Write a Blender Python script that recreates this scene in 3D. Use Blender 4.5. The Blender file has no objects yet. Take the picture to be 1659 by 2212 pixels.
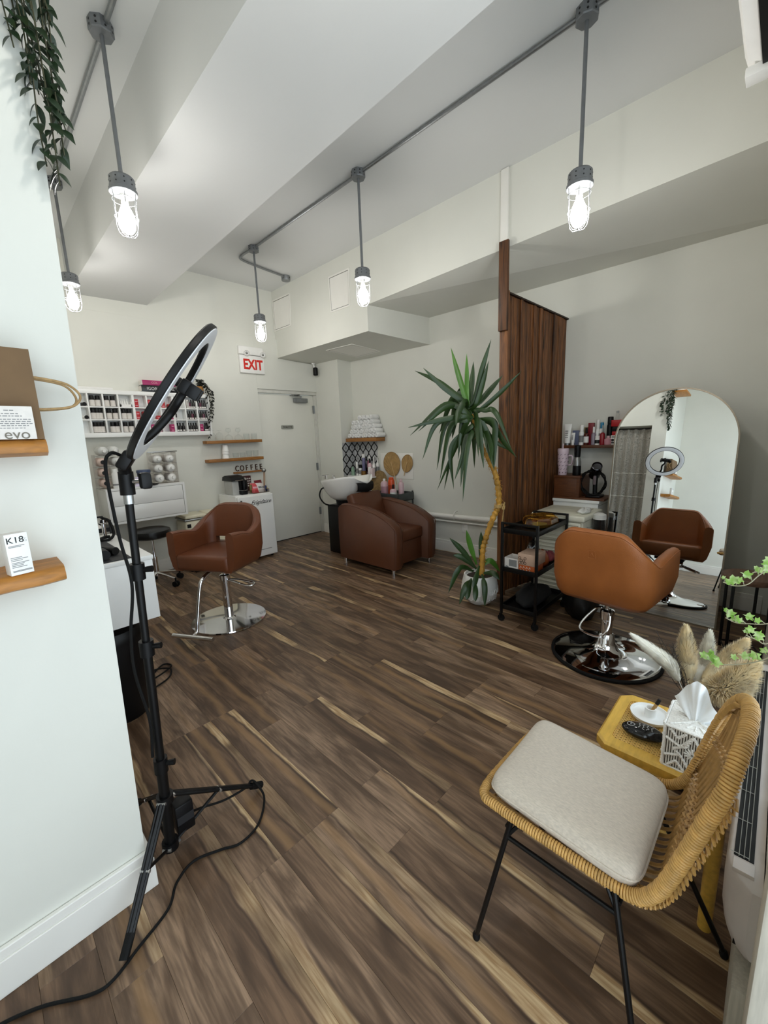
import bpy, bmesh, math, random
from mathutils import Vector, Matrix, Euler
random.seed(7)
S = bpy.context.scene
COL = S.collection
pi = math.pi
V = Vector

# ------------------------------------------------------------------ camera
cd = bpy.data.cameras.new('camera')
cam = bpy.data.objects.new('camera', cd)
COL.objects.link(cam)
RW = ((0.6962, -0.1567, 0.7006), (-0.7168, -0.0992, 0.6902), (-0.0386, -0.9827, -0.1814))
m = Matrix(((RW[0][0], -RW[0][1], -RW[0][2], 0), (RW[1][0], -RW[1][1], -RW[1][2], 0),
            (RW[2][0], -RW[2][1], -RW[2][2], 1.40), (0, 0, 0, 1)))
cam.matrix_world = m
cd.sensor_fit = 'HORIZONTAL'
cd.sensor_width = 36.0
cd.lens = 36.0 * 876.3 / 1659.0
cd.clip_start = 0.02
cd.clip_end = 60
S.camera = cam

# ------------------------------------------------------------------ daylight and exposure
S.view_settings.view_transform = 'Standard'
S.view_settings.look = 'None'
S.view_settings.gamma = 1.0
S.view_settings.use_curve_mapping = False
S.view_settings.exposure = 0.08
w = bpy.data.worlds.new('overcast_daylight')
S.world = w
w.use_nodes = True
bg = w.node_tree.nodes['Background']
bg.inputs[0].default_value = (0.80, 0.915, 1.0, 1)
bg.inputs[1].default_value = 2.9
BULB_STRENGTH = 128.0
BULB_COLOR = (1.0, 0.97, 0.92)
S.cycles.max_bounces = 10
S.cycles.diffuse_bounces = 6
S.cycles.transparent_max_bounces = 16
S.cycles.sample_clamp_indirect = 6.0
S.cycles.caustics_reflective = False
S.cycles.caustics_refractive = False
S.cycles.use_denoising = True

# ------------------------------------------------------------------ helpers
def lin(h):
    h = h.lstrip('#')
    out = []
    for i in (0, 2, 4):
        c = int(h[i:i + 2], 16) / 255.0
        out.append(c / 12.92 if c <= 0.04045 else ((c + 0.055) / 1.055) ** 2.4)
    return (out[0], out[1], out[2], 1.0)

MATS = {}
def mat(name, hexc=None, rough=0.5, metal=0.0, var=0.06, scale=14.0, bump=0.0, bscale=80.0, stretch=(1, 1, 1), emit=None, strength=0.0, coat=0.0, spec=0.5, sheen=0.0):
    """principled material whose colour and relief come from a noise texture"""
    if name in MATS:
        return MATS[name]
    M = bpy.data.materials.new(name)
    MATS[name] = M
    M.use_nodes = True
    nt = M.node_tree
    b = nt.nodes['Principled BSDF']
    b.inputs['Roughness'].default_value = rough
    b.inputs['Metallic'].default_value = metal
    b.inputs['Specular IOR Level'].default_value = spec
    b.inputs['Coat Weight'].default_value = coat
    b.inputs['Sheen Weight'].default_value = sheen
    c = lin(hexc)
    tc = nt.nodes.new('ShaderNodeTexCoord')
    mp = nt.nodes.new('ShaderNodeMapping')
    mp.inputs['Scale'].default_value = stretch
    nt.links.new(tc.outputs['Object'], mp.inputs[0])
    n = nt.nodes.new('ShaderNodeTexNoise')
    n.inputs['Scale'].default_value = scale
    n.inputs['Detail'].default_value = 3.0
    nt.links.new(mp.outputs[0], n.inputs['Vector'])
    r = nt.nodes.new('ShaderNodeMapRange')
    r.inputs[1].default_value = 0.3
    r.inputs[2].default_value = 0.7
    r.inputs[3].default_value = 1.0 - var
    r.inputs[4].default_value = 1.0 + var
    nt.links.new(n.outputs['Fac'], r.inputs[0])
    mx = nt.nodes.new('ShaderNodeVectorMath')
    mx.operation = 'SCALE'
    mx.inputs[0].default_value = c[:3]
    nt.links.new(r.outputs[0], mx.inputs['Scale'])
    nt.links.new(mx.outputs[0], b.inputs['Base Color'])
    if bump:
        n2 = nt.nodes.new('ShaderNodeTexNoise')
        n2.inputs['Scale'].default_value = bscale
        n2.inputs['Detail'].default_value = 4.0
        nt.links.new(mp.outputs[0], n2.inputs['Vector'])
        bp = nt.nodes.new('ShaderNodeBump')
        bp.inputs['Strength'].default_value = bump
        bp.inputs['Distance'].default_value = 0.004
        nt.links.new(n2.outputs['Fac'], bp.inputs['Height'])
        nt.links.new(bp.outputs[0], b.inputs['Normal'])
    if emit:
        b.inputs['Emission Color'].default_value = emit + (1,)
        b.inputs['Emission Strength'].default_value = strength
    return M

def clear(name, tint=(0.97, 0.98, 0.98), gloss=0.06, rough=0.02):
    """clear glass or acrylic that lets light straight through"""
    M = bpy.data.materials.new(name)
    M.use_nodes = True
    nt = M.node_tree
    nt.nodes.remove(nt.nodes['Principled BSDF'])
    out = nt.nodes['Material Output']
    t = nt.nodes.new('ShaderNodeBsdfTransparent')
    t.inputs[0].default_value = tint + (1,)
    g = nt.nodes.new('ShaderNodeBsdfGlossy')
    g.inputs['Roughness'].default_value = rough
    lw = nt.nodes.new('ShaderNodeLayerWeight')
    lw.inputs[0].default_value = 0.35
    mp = nt.nodes.new('ShaderNodeMapRange')
    mp.inputs[3].default_value = gloss
    mp.inputs[4].default_value = 0.75
    nt.links.new(lw.outputs['Facing'], mp.inputs[0])
    pw = nt.nodes.new('ShaderNodeMath')
    pw.operation = 'POWER'
    pw.inputs[1].default_value = 2.0
    nt.links.new(mp.outputs[0], pw.inputs[0])
    mx = nt.nodes.new('ShaderNodeMixShader')
    nt.links.new(pw.outputs[0], mx.inputs[0])
    nt.links.new(t.outputs[0], mx.inputs[1])
    nt.links.new(g.outputs[0], mx.inputs[2])
    nt.links.new(mx.outputs[0], out.inputs[0])
    MATS[name] = M
    return M

MW = {}
def link(o, parent=None, world=True):
    COL.objects.link(o)
    if parent is not None:
        o.parent = parent
        if world and parent.name in MW:
            o.matrix_parent_inverse = MW[parent.name].inverted()
    return o

class MB:
    """collects shapes and builds them as one mesh object"""
    def __init__(s):
        s.bm = bmesh.new()
    def _done(s, vs, M):
        if M is not None:
            bmesh.ops.transform(s.bm, matrix=M, verts=vs)
        return s
    def box(s, x0, y0, z0, x1, y1, z1, bev=0.0, M=None, seg=2):
        r = bmesh.ops.create_cube(s.bm, size=1.0)
        vs = r['verts']
        for v in vs:
            v.co = V((x0 + (v.co.x + .5) * (x1 - x0), y0 + (v.co.y + .5) * (y1 - y0), z0 + (v.co.z + .5) * (z1 - z0)))
        if bev > 0:
            es = list({e for v in vs for e in v.link_edges})
            rr = bmesh.ops.bevel(s.bm, geom=es, offset=bev, segments=seg, affect='EDGES', profile=0.5)
            fs = rr['faces']
            vs = list({v for f in fs for v in f.verts} | {v for v in vs if v.is_valid})
        return s._done(vs, M)
    def lathe(s, prof, n=20, c=(0, 0, 0), M=None, ends=True):
        rings = []
        vs = []
        for (r, z) in prof:
            if r < 1e-6:
                ring = [s.bm.verts.new((c[0], c[1], c[2] + z))]
            else:
                ring = [s.bm.verts.new((c[0] + r * math.cos(2 * pi * k / n), c[1] + r * math.sin(2 * pi * k / n), c[2] + z)) for k in range(n)]
            rings.append(ring)
            vs += ring
        for a, b in zip(rings, rings[1:]):
            for k in range(n):
                k2 = (k + 1) % n
                if len(a) == 1 and len(b) > 1:
                    s.bm.faces.new((a[0], b[k2], b[k]))
                elif len(b) == 1 and len(a) > 1:
                    s.bm.faces.new((a[k], a[k2], b[0]))
                elif len(a) > 1:
                    s.bm.faces.new((a[k], a[k2], b[k2], b[k]))
        if ends:
            if len(rings[0]) > 1:
                s.bm.faces.new(rings[0][::-1])
            if len(rings[-1]) > 1:
                s.bm.faces.new(rings[-1])
        return s._done(vs, M)
    def cyl(s, p0, p1, r, r1=None, n=14):
        p0, p1 = V(p0), V(p1)
        d = p1 - p0
        q = d.to_track_quat('Z', 'Y').to_matrix().to_4x4()
        return s.lathe([(r, 0), (r if r1 is None else r1, d.length)], n, M=Matrix.Translation(p0) @ q)
    def tube(s, pts, r, n=8, closed=False, cap=True):
        pts = [V(p) for p in pts]
        N = len(pts)
        rs = r if isinstance(r, (list, tuple)) else [r] * N
        rings = []
        up = None
        for i, p in enumerate(pts):
            if closed:
                t = pts[(i + 1) % N] - pts[i - 1]
            else:
                t = pts[min(i + 1, N - 1)] - pts[max(i - 1, 0)]
            if t.length < 1e-9:
                t = V((0, 0, 1))
            t.normalize()
            if up is None:
                up = t.orthogonal().normalized()
            else:
                up = (up - t * up.dot(t))
                up = up.normalized() if up.length > 1e-6 else t.orthogonal().normalized()
            w_ = t.cross(up)
            rings.append([s.bm.verts.new(p + (up * math.cos(2 * pi * k / n) + w_ * math.sin(2 * pi * k / n)) * rs[i]) for k in range(n)])
        pr = list(zip(rings, rings[1:]))
        if closed:
            a, b = rings[-1], rings[0]
            sh = min(range(n), key=lambda q: (a[0].co - b[q].co).length)
            pr.append((a, b[sh:] + b[:sh]))
        for a, b in pr:
            for k in range(n):
                s.bm.faces.new((a[k], a[(k + 1) % n], b[(k + 1) % n], b[k]))
        if cap and not closed:
            s.bm.faces.new(rings[0][::-1])
            s.bm.faces.new(rings[-1])
        return s
    def prism(s, pts, z0, z1, M=None, bev=0.0):
        lo = [s.bm.verts.new((p[0], p[1], z0)) for p in pts]
        hi = [s.bm.verts.new((p[0], p[1], z1)) for p in pts]
        fs = [s.bm.faces.new(lo[::-1]), s.bm.faces.new(hi)]
        n = len(pts)
        for k in range(n):
            fs.append(s.bm.faces.new((lo[k], lo[(k + 1) % n], hi[(k + 1) % n], hi[k])))
        vs = lo + hi
        if bev > 0:
            es = list({e for f in fs[:2] for e in f.edges})
            rr = bmesh.ops.bevel(s.bm, geom=es, offset=bev, segments=2, affect='EDGES', profile=0.5)
            vs = list({v for f in rr['faces'] for v in f.verts} | {v for v in vs if v.is_valid})
        return s._done(vs, M)
    def poly(s, pts):
        s.bm.faces.new([s.bm.verts.new(p) for p in pts])
        return s
    def hexa(s, lo, hi):
        a = [s.bm.verts.new(p) for p in lo]
        b = [s.bm.verts.new(p) for p in hi]
        s.bm.faces.new(a[::-1])
        s.bm.faces.new(b)
        n = len(lo)
        for k in range(n):
            s.bm.faces.new((a[k], a[(k + 1) % n], b[(k + 1) % n], b[k]))
        return s
    def grid(s, rows, closed_u=False):
        vv = [[s.bm.verts.new(p) for p in r] for r in rows]
        for a, b in zip(vv, vv[1:]):
            n = len(a)
            for k in range(n if closed_u else n - 1):
                s.bm.faces.new((a[k], a[(k + 1) % n], b[(k + 1) % n], b[k]))
        return vv
    def build(s, name, material, parent=None, world=True, smooth=True, angle=35, loc=None, sub=0, fix=True):
        if fix:
            bmesh.ops.recalc_face_normals(s.bm, faces=s.bm.faces[:])
        me = bpy.data.meshes.new(name)
        s.bm.to_mesh(me)
        s.bm.free()
        if isinstance(material, (list, tuple)):
            for q in material:
                me.materials.append(q)
        else:
            me.materials.append(material)
        if smooth:
            me.polygons.foreach_set('use_smooth', [True] * len(me.polygons))
            me.set_sharp_from_angle(angle=math.radians(angle))
        o = bpy.data.objects.new(name, me)
        if loc is not None:
            o.location = loc
        link(o, parent, world)
        if sub:
            md = o.modifiers.new('subdivision', 'SUBSURF')
            md.levels = sub
            md.render_levels = sub
        return o

def tag(o, label=None, cat=None, group=None, kind=None):
    if label: o['label'] = label
    if cat: o['category'] = cat
    if group: o['group'] = group
    if kind: o['kind'] = kind
    return o
def thing(name, label, cat, loc=(0, 0, 0), rz=0.0, group=None):
    o = bpy.data.objects.new(name, None)
    COL.objects.link(o)
    o.location = loc
    o.rotation_euler = (0, 0, rz)
    o.empty_display_size = 0.05
    MW[o.name] = Matrix.Translation(loc) @ Matrix.Rotation(rz, 4, 'Z')
    return tag(o, label, cat, group)
def struct(o):
    o['kind'] = 'structure'
    return o
def dup(root, loc=None, rz=None, label=None, group=None, M=None):
    """a copy of a thing with copies of its parts and sub-parts"""
    r = root.copy()
    COL.objects.link(r)
    if loc is not None: r.location = loc
    if rz is not None: r.rotation_euler = (0, 0, rz)
    if label: r['label'] = label
    if group: r['group'] = group
    for ch in list(root.children):
        c = ch.copy()
        COL.objects.link(c)
        c.parent = r
        for g in list(ch.children):
            d = g.copy()
            COL.objects.link(d)
            d.parent = c
    return r
def text(name, s, size, M, material, parent, extrude=0.0006, align='CENTER', shear=0.0, world=True, bold=0.0, sx=1.0):
    cu = bpy.data.curves.new(name, 'FONT')
    cu.body = s
    cu.size = size
    cu.extrude = extrude
    cu.align_x = align
    cu.align_y = 'CENTER'
    cu.shear = shear
    cu.offset = bold
    cu.materials.append(material)
    tmp = bpy.data.objects.new('tmp', cu)
    me = bpy.data.meshes.new_from_object(tmp)
    bpy.data.objects.remove(tmp)
    bpy.data.curves.remove(cu)
    if not me.materials:
        me.materials.append(material)
    o = bpy.data.objects.new(name, me)
    link(o, parent, world)
    o.matrix_basis = M @ Matrix.Diagonal((sx, 1, 1, 1))
    return o
def face_m(p, right, up):
    """matrix for flat lettering at p, reading along right, with its top towards up"""
    r = V(right).normalized(); u = V(up).normalized(); n = r.cross(u)
    return Matrix(((r.x, u.x, n.x, p[0]), (r.y, u.y, n.y, p[1]), (r.z, u.z, n.z, p[2]), (0, 0, 0, 1)))
def bez(pts, n=24):
    """smooth path through the points"""
    P = [V(p) for p in pts]
    P = [P[0] * 2 - P[1]] + P + [P[-1] * 2 - P[-2]]
    out = []
    for i in range(1, len(P) - 2):
        a, b, c, d = P[i - 1], P[i], P[i + 1], P[i + 2]
        for k in range(n):
            t = k / n
            out.append(0.5 * ((2 * b) + (c - a) * t + (2 * a - 5 * b + 4 * c - d) * t * t + (3 * b - a - 3 * c + d) * t ** 3))
    out.append(P[-2].copy())
    return out
def sm(a, b, t):
    t = max(0.0, min(1.0, (t - a) / (b - a)))
    return t * t * (3 - 2 * t)

# ------------------------------------------------------------------ materials
PAINT = mat('wall_paint', '#dcdcd4', 0.55, var=0.02, scale=3.0, bump=0.12, bscale=35, spec=0.35)
CEIL = mat('ceiling_paint', '#d6d7d6', 0.6, var=0.015, scale=2.0, bump=0.08, bscale=30, spec=0.3)
TRIM = mat('trim_paint', '#eceae4', 0.4, var=0.02, scale=6)
DOORP = mat('door_paint', '#e2e1d8', 0.4, var=0.02, scale=4)
WHITE = mat('white_lacquer', '#eeeeec', 0.25, var=0.015, scale=5)
WHITEP = mat('white_plastic', '#ecebe8', 0.4, var=0.02)
CREAM = mat('cream_enamel', '#e6dfc6', 0.35, var=0.02)
BLACK = mat('black_plastic', '#08080a', 0.45, var=0.2, spec=0.28)
BLACKM = mat('black_metal', '#070708', 0.42, metal=0.0, var=0.15, spec=0.3)
RUBBER = mat('black_rubber', '#080808', 0.7, var=0.2, spec=0.25)
CHROME = mat('chrome', '#e6e6e8', 0.06, metal=1.0, var=0.02)
STEEL = mat('brushed_steel', '#a9aaa9', 0.35, metal=1.0, var=0.06, stretch=(1, 1, 12))
GALV = mat('galvanised_metal', '#8f9294', 0.42, metal=0.85, var=0.1, scale=40)
LAMPGREY = mat('grey_lamp_enamel', '#74777a', 0.45, metal=0.3, var=0.08, scale=30)
TAN = mat('tan_leather', '#a05e2d', 0.42, var=0.07, scale=9, bump=0.25, bscale=260)
BROWN = mat('brown_leather', '#683920', 0.40, var=0.06, scale=9, bump=0.25, bscale=260)
DBROWN = mat('dark_brown_leather', '#58301a', 0.48, var=0.06, scale=7, bump=0.2, bscale=200)
OAK = mat('oiled_shelf_wood', '#97642c', 0.5, var=0.22, scale=9, stretch=(1.5, 12, 12), bump=0.1, bscale=40)
WALNUT = mat('walnut_wood', '#5a3218', 0.45, var=0.25, scale=9, stretch=(12, 1.5, 12), bump=0.1, bscale=30)
PANEW = mat('pane_clear_frame', '#d9d9d6', 0.4)
GLASS = clear('clear_glass')
JAR = clear('lamp_glass', (0.98, 0.98, 0.98), 0.05)
ACRYL = clear('clear_acrylic', (0.9, 0.88, 0.87), 0.12)
RED = mat('red_card', '#b3141d', 0.4, var=0.05)
MAGENTA = mat('magenta_card', '#a3165e', 0.4, var=0.05)
INK = mat('black_ink', '#161616', 0.6, var=0.02)
GREYINK = mat('grey_ink', '#7d7d7d', 0.6, var=0.02)
SILVERINK = mat('silver_ink', '#c9c9c9', 0.4, var=0.02)
LEAF = mat('dark_leaf', '#1c2f1a', 0.4, var=0.25, scale=25)
YLEAF = mat('yucca_leaf', '#263f17', 0.38, var=0.25, scale=6)
YLEAF2 = mat('young_yucca_leaf', '#4b7a28', 0.4, var=0.2, scale=6)

def floor_mat():
    M = bpy.data.materials.new('walnut_plank')
    M.use_nodes = True
    nt = M.node_tree
    N = nt.nodes.new
    L = nt.links.new
    b = nt.nodes['Principled BSDF']
    tc = N('ShaderNodeTexCoord'); oi = N('ShaderNodeObjectInfo')
    off = N('ShaderNodeVectorMath'); off.operation = 'SCALE'; off.inputs[0].default_value = (37.0, 91.0, 13.0)
    L(oi.outputs['Random'], off.inputs['Scale'])
    ad = N('ShaderNodeVectorMath'); ad.operation = 'ADD'
    L(tc.outputs['Object'], ad.inputs[0]); L(off.outputs[0], ad.inputs[1])
    def noise(sc, stretch, det=4.0, dist=0.0):
        mp = N('ShaderNodeMapping'); mp.inputs['Scale'].default_value = stretch
        L(ad.outputs[0], mp.inputs[0])
        n = N('ShaderNodeTexNoise'); n.inputs['Scale'].default_value = sc; n.inputs['Detail'].default_value = det
        n.inputs['Distortion'].default_value = dist
        L(mp.outputs[0], n.inputs['Vector'])
        return n.outputs['Fac']
    def math_(op, a, c):
        q = N('ShaderNodeMath'); q.operation = op
        for i, x in enumerate((a, c)):
            if isinstance(x, (int, float)): q.inputs[i].default_value = x
            else: L(x, q.inputs[i])
        return q.outputs[0]
    def rng(x, a, c, d=0.0, e=1.0):
        q = N('ShaderNodeMapRange'); q.interpolation_type = 'SMOOTHSTEP'
        L(x, q.inputs[0])
        for i, v in zip((1, 2, 3, 4), (a, c, d, e)): q.inputs[i].default_value = v
        return q.outputs[0]
    def mix(f, c0, c1, ty='MIX'):
        q = N('ShaderNodeMix'); q.data_type = 'RGBA'; q.blend_type = ty
        if isinstance(f, (int, float)): q.inputs[0].default_value = f
        else: L(f, q.inputs[0])
        for i, x in ((6, c0), (7, c1)):
            if isinstance(x, tuple): q.inputs[i].default_value = x
            else: L(x, q.inputs[i])
        return q.outputs[2]
    fig = noise(5.0, (3.2, 0.55, 1), 5, 0.8)          # broad figure along the plank
    grain = noise(14.0, (9.0, 0.55, 1), 6, 0.3)       # fine grain
    base = mix(rng(fig, 0.32, 0.68), lin('#5c4838'), lin('#a08670'))
    tone = mix(rng(oi.outputs['Random'], 0.0, 1.0), lin('#bfb2a4'), lin('#fffaf2'))
    base = mix(1.0, base, tone, 'MULTIPLY')
    base = mix(rng(grain, 0.35, 0.65, 0.0, 0.5), base, lin('#48372a'))
    sx = N('ShaderNodeSeparateXYZ'); L(tc.outputs['Object'], sx.inputs[0])
    rnd2 = math_('FRACT', math_('MULTIPLY', oi.outputs['Random'], 57.3), 0.0)
    rnd3 = math_('FRACT', math_('MULTIPLY', oi.outputs['Random'], 191.7), 0.0)
    side = math_('SUBTRACT', math_('MULTIPLY', math_('GREATER_THAN', rnd3, 0.35), 2.0), 1.0)
    u = math_('MULTIPLY', math_('MULTIPLY', sx.outputs[0], 8.0), side)       # -0.5..0.5 across the plank
    wav = noise(1.7, (0.5, 0.75, 1), 4, 0.6)
    uu = math_('ADD', u, math_('MULTIPLY', math_('SUBTRACT', wav, 0.5), 1.0))
    amount = rng(rnd2, 0.45, 0.75)
    rnd4 = math_('FRACT', math_('MULTIPLY', oi.outputs['Random'], 911.3), 0.0)
    band = math_('SUBTRACT', 1.0, rng(math_('ABSOLUTE', math_('ADD', math_('SUBTRACT', uu, 0.0), math_('MULTIPLY', math_('SUBTRACT', rnd4, 0.5), 0.6)), 0.0), 0.03, 0.20))
    base = mix(math_('MULTIPLY', band, math_('MULTIPLY', rng(rnd3, 0.5, 0.85), 0.45)), base, lin('#a07c54'))
    uu = math_('ADD', uu, math_('MULTIPLY', math_('SUBTRACT', rnd4, 0.65), 0.22))                    # only some planks carry sapwood
    sap = rng(uu, 0.21, 0.28)
    patch = rng(noise(1.5, (0.8, 1.5, 1), 2, 0.4), 0.40, 0.56)
    sap = math_('MULTIPLY', math_('MULTIPLY', sap, amount), math_('ADD', math_('MULTIPLY', patch, 0.8), 0.2))
    sapc = mix(rng(grain, 0.3, 0.7), lin('#d2b78f'), lin('#a17f57'))
    col = mix(math_('MULTIPLY', sap, 0.92), base, sapc)
    vein = math_('SUBTRACT', 1.0, rng(math_('ABSOLUTE', math_('SUBTRACT', uu, 0.19), 0.0), 0.0, 0.05))
    col = mix(math_('MULTIPLY', math_('MULTIPLY', vein, amount), 0.6), col, lin('#2a1c13'))
    L(col, b.inputs['Base Color'])
    L(rng(grain, 0.3, 0.7, 0.34, 0.5), b.inputs['Roughness'])
    b.inputs['Specular IOR Level'].default_value = 0.42
    bp = N('ShaderNodeBump'); bp.inputs['Strength'].default_value = 0.18; bp.inputs['Distance'].default_value = 0.002
    L(grain, bp.inputs['Height']); L(bp.outputs[0], b.inputs['Normal'])
    MATS['walnut_plank'] = M
    return M
PLANK = floor_mat()

# ------------------------------------------------------------------ room shell
ZC = 3.31
fl = struct(MB().box(-0.8, -0.25, -0.05, 4.0, 5.1, -0.009).build('floor', mat('subfloor', '#241a14', 0.8)))
pw, pl_ = 0.1255, 0.876
pm = {}
def plank(x, y0, y1):
    L = round(y1 - y0, 3)
    if L not in pm:
        q = MB().box(-pw / 2 + .0002, -L / 2 + .0002, -0.008, pw / 2 - .0002, L / 2 - .0002, 0, bev=0.0005, seg=1)
        o = q.build('plank', PLANK, fl, smooth=False)
        pm[L] = o.data
    else:
        o = bpy.data.objects.new('plank', pm[L])
        link(o, fl, False)
    o.location = (x, (y0 + y1) / 2, 0)
offs = [0.225, 0.828, 0.53, 0.22, 0.68, 0.84, 0.39]
for i in range(-6, 31):
    x = 0.045 + pw / 2 + pw * i
    ya, yb = -0.1, (5.0 if x > 0.2 else 1.4)
    o_ = offs[i % 7] if i not in (11, 12, 13, 14) else (0.225, 0.829, 0.225, 0.22)[i - 11]
    if i in (4, 5, 6): o_ = (0.22, 0.22, 0.834)[i - 4]
    y = o_ - pl_ * 2
    while y < yb:
        a, c = max(y, ya), min(y + pl_, yb)
        if c - a > 0.03: plank(x, a, c)
        y += pl_
struct(MB().box(-0.9, -0.3, ZC, 4.1, 5.2, ZC + 0.1).build('ceiling', CEIL))
struct(MB().box(3.96, -0.25, -0.05, 4.1, 5.2, ZC).build('wall_right', PAINT))
b = MB()
b.box(-0.8, 4.97, -0.05, 2.78, 5.12, ZC).box(2.78, 4.97, 2.08, 3.72, 5.12, ZC).box(3.72, 4.97, -0.05, 3.97, 5.12, ZC)
b.box(-0.8, 4.94, -0.05, 2.78, 4.97, 2.72, bev=.002).box(2.78, 4.94, 2.08, 3.12, 4.97, 2.72).box(3.12, 4.94, 2.08, 3.72, 4.97, 2.46)
struct(b.build('wall_back', PAINT, smooth=False))
struct(MB().box(3.72, 4.44, -0.05, 3.97, 4.96, 2.47).build('wall_column', PAINT))
def tb(z): return 0.205 + 0.02 * z
def slab(b, y0, y1, z0, z1, x0=-0.78):
    b.hexa([(x0, y0, z0), (tb(z0), y0, z0), (tb(z0), y1, z0), (x0, y1, z0)], [(x0, y0, z1), (tb(z1), y0, z1), (tb(z1), y1, z1), (x0, y1, z1)])
b = MB()
slab(b, 1.335, 1.52, -.05, ZC); slab(b, 1.52, 2.08, 2.1, ZC); slab(b, 2.08, 4.97, -.05, ZC)
b.box(-0.78, 1.52, -0.05, 0.0, 2.08, 2.1)
struct(b.build('wall_left', PAINT, smooth=False))
struct(MB().box(-0.9, -0.3, -0.05, -0.75, 1.34, ZC).build('wall_entry', PAINT))
b = MB()      # front wall: doorway where the photographer stands, window to the right
b.box(0.74, -0.2, -0.05, 0.93, -0.06, ZC).box(0.93, -0.2, -0.05, 2.25, -0.06, 0.52).box(0.93, -0.2, 2.5, 2.25, -0.06, ZC)
b.box(2.25, -0.2, -0.05, 3.97, -0.06, ZC).box(-0.9, -0.2, 2.25, 0.74, -0.06, ZC).box(-0.9, -0.2, -0.05, -0.66, -0.06, 2.25)  # unseen pier narrows the window to keep daylight off the right wall
struct(b.build('wall_front', PAINT, smooth=False))
wn = tag(thing('window_1', None, None, (1.6, -0.13, 0.52))); wn['kind'] = 'structure'
b = MB()
for x in (0.93, 1.57, 2.205): b.box(x, -0.16, 0.565, x + 0.045, -0.1, 2.455, bev=.004)
b.box(0.93, -0.16, 0.52, 2.25, -0.1, 0.565, bev=.004).box(0.93, -0.16, 2.455, 2.25, -0.1, 2.5, bev=.004)
b.build('window_frame', TRIM, wn)
for x in (0.975, 1.615): MB().box(x, -0.132, 0.565, x + 0.59, -0.128, 2.455).build('pane', GLASS, wn)
MB().box(0.93, -0.10, 0.505, 2.25, -0.061, 0.525, bev=.004).build('window_sill', TRIM, wn)
dj = mat('pale_jamb_wood', '#b9b3a6', 0.55, var=0.12, scale=12, stretch=(14, 14, 1.2))
d2 = thing('door_2', None, None, (0.72, -0.1, 0)); d2['kind'] = 'structure'
MB().box(0.70, -0.2, 0, 0.76, -0.045, 2.28, bev=.006).build('jamb', dj, d2)
MB().box(-0.68, -0.2, 2.22, 0.76, -0.045, 2.28, bev=.006).build('head', dj, d2)
MB().box(-0.70, -0.2, 0, -0.64, -0.045, 2.28, bev=.006).build('jamb', dj, d2)
# ceiling beam and the two soffits
b = MB()
b.hexa([(.89, -.2, 2.865), (1.50, -.2, 2.865), (1.6, 4.98, 2.865), (.93, 4.98, 2.85)], [(.89, -.2, ZC), (1.50, -.2, ZC), (1.6, 4.98, ZC), (.93, 4.98, ZC)])
struct(b.build('ceiling_beam', CEIL, smooth=False))
b = MB()
b.hexa([(3.12, -.2, 2.825), (3.97, -.2, 2.69), (3.97, 3.05, 2.722), (3.12, 3.20, 2.738)], [(3.12, -.2, ZC), (3.97, -.2, ZC), (3.97, 3.05, ZC), (3.12, 3.20, ZC)])
struct(b.build('ceiling_soffit', PAINT, smooth=False))
b = MB()
b.hexa([(3.12, 3.20, 2.485), (3.97, 3.05, 2.43), (3.97, 5.0, 2.455), (3.12, 5.0, 2.49)], [(3.12, 3.20, ZC), (3.97, 3.05, ZC), (3.97, 5.0, ZC), (3.12, 5.0, ZC)])
lows = struct(b.build('ceiling_box', PAINT, smooth=False))
def hatch(ps, name, out, nrm):
    t = thing(name, None, None, ps[0]); t['kind'] = 'structure'
    c = sum((V(p) for p in ps), V()) / 4
    n = V(nrm)
    def ring(f): return [V(p) + (c - V(p)) * f for p in ps]
    b = MB(); o, i = ring(0), ring(0.09)
    for k in range(4):
        k2 = (k + 1) % 4
        b.hexa([o[k], o[k2], i[k2], i[k]], [p + n * out for p in (o[k], o[k2], i[k2], i[k])])
    b.build('hatch_frame', TRIM, t, smooth=False)
    j = ring(0.12)
    MB().hexa(j, [p + n * out * .7 for p in j]).build('hatch_door', TRIM, t, smooth=False)
    MB().hexa(ring(0.085), [p + n * 0.002 for p in ring(0.085)]).build('hatch_gap', INK, t, smooth=False)
    return t
h1 = hatch([(3.12, 4.96, 3.20), (3.12, 4.55, 3.195), (3.12, 4.58, 2.815), (3.12, 4.96, 2.82)], 'trim_1', 0.008, (-1, 0, 0))
h2 = hatch([(3.12, 3.79, 3.16), (3.12, 3.44, 3.155), (3.12, 3.46, 2.785), (3.12, 3.78, 2.79)], 'trim_2', 0.008, (-1, 0, 0))
h3 = hatch([(3.29, 4.13, 2.473), (3.33, 3.69, 2.473), (3.78, 3.67, 2.443), (3.80, 4.13, 2.443)], 'trim_3', 0.004, (0, 0, -1))
# strip of painted timber running up the soffit from the partition post
struct(MB().box(3.098, 1.64, 2.815, 3.122, 1.70, ZC - .005, bev=.002).build('trim_4', TRIM))
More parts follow.
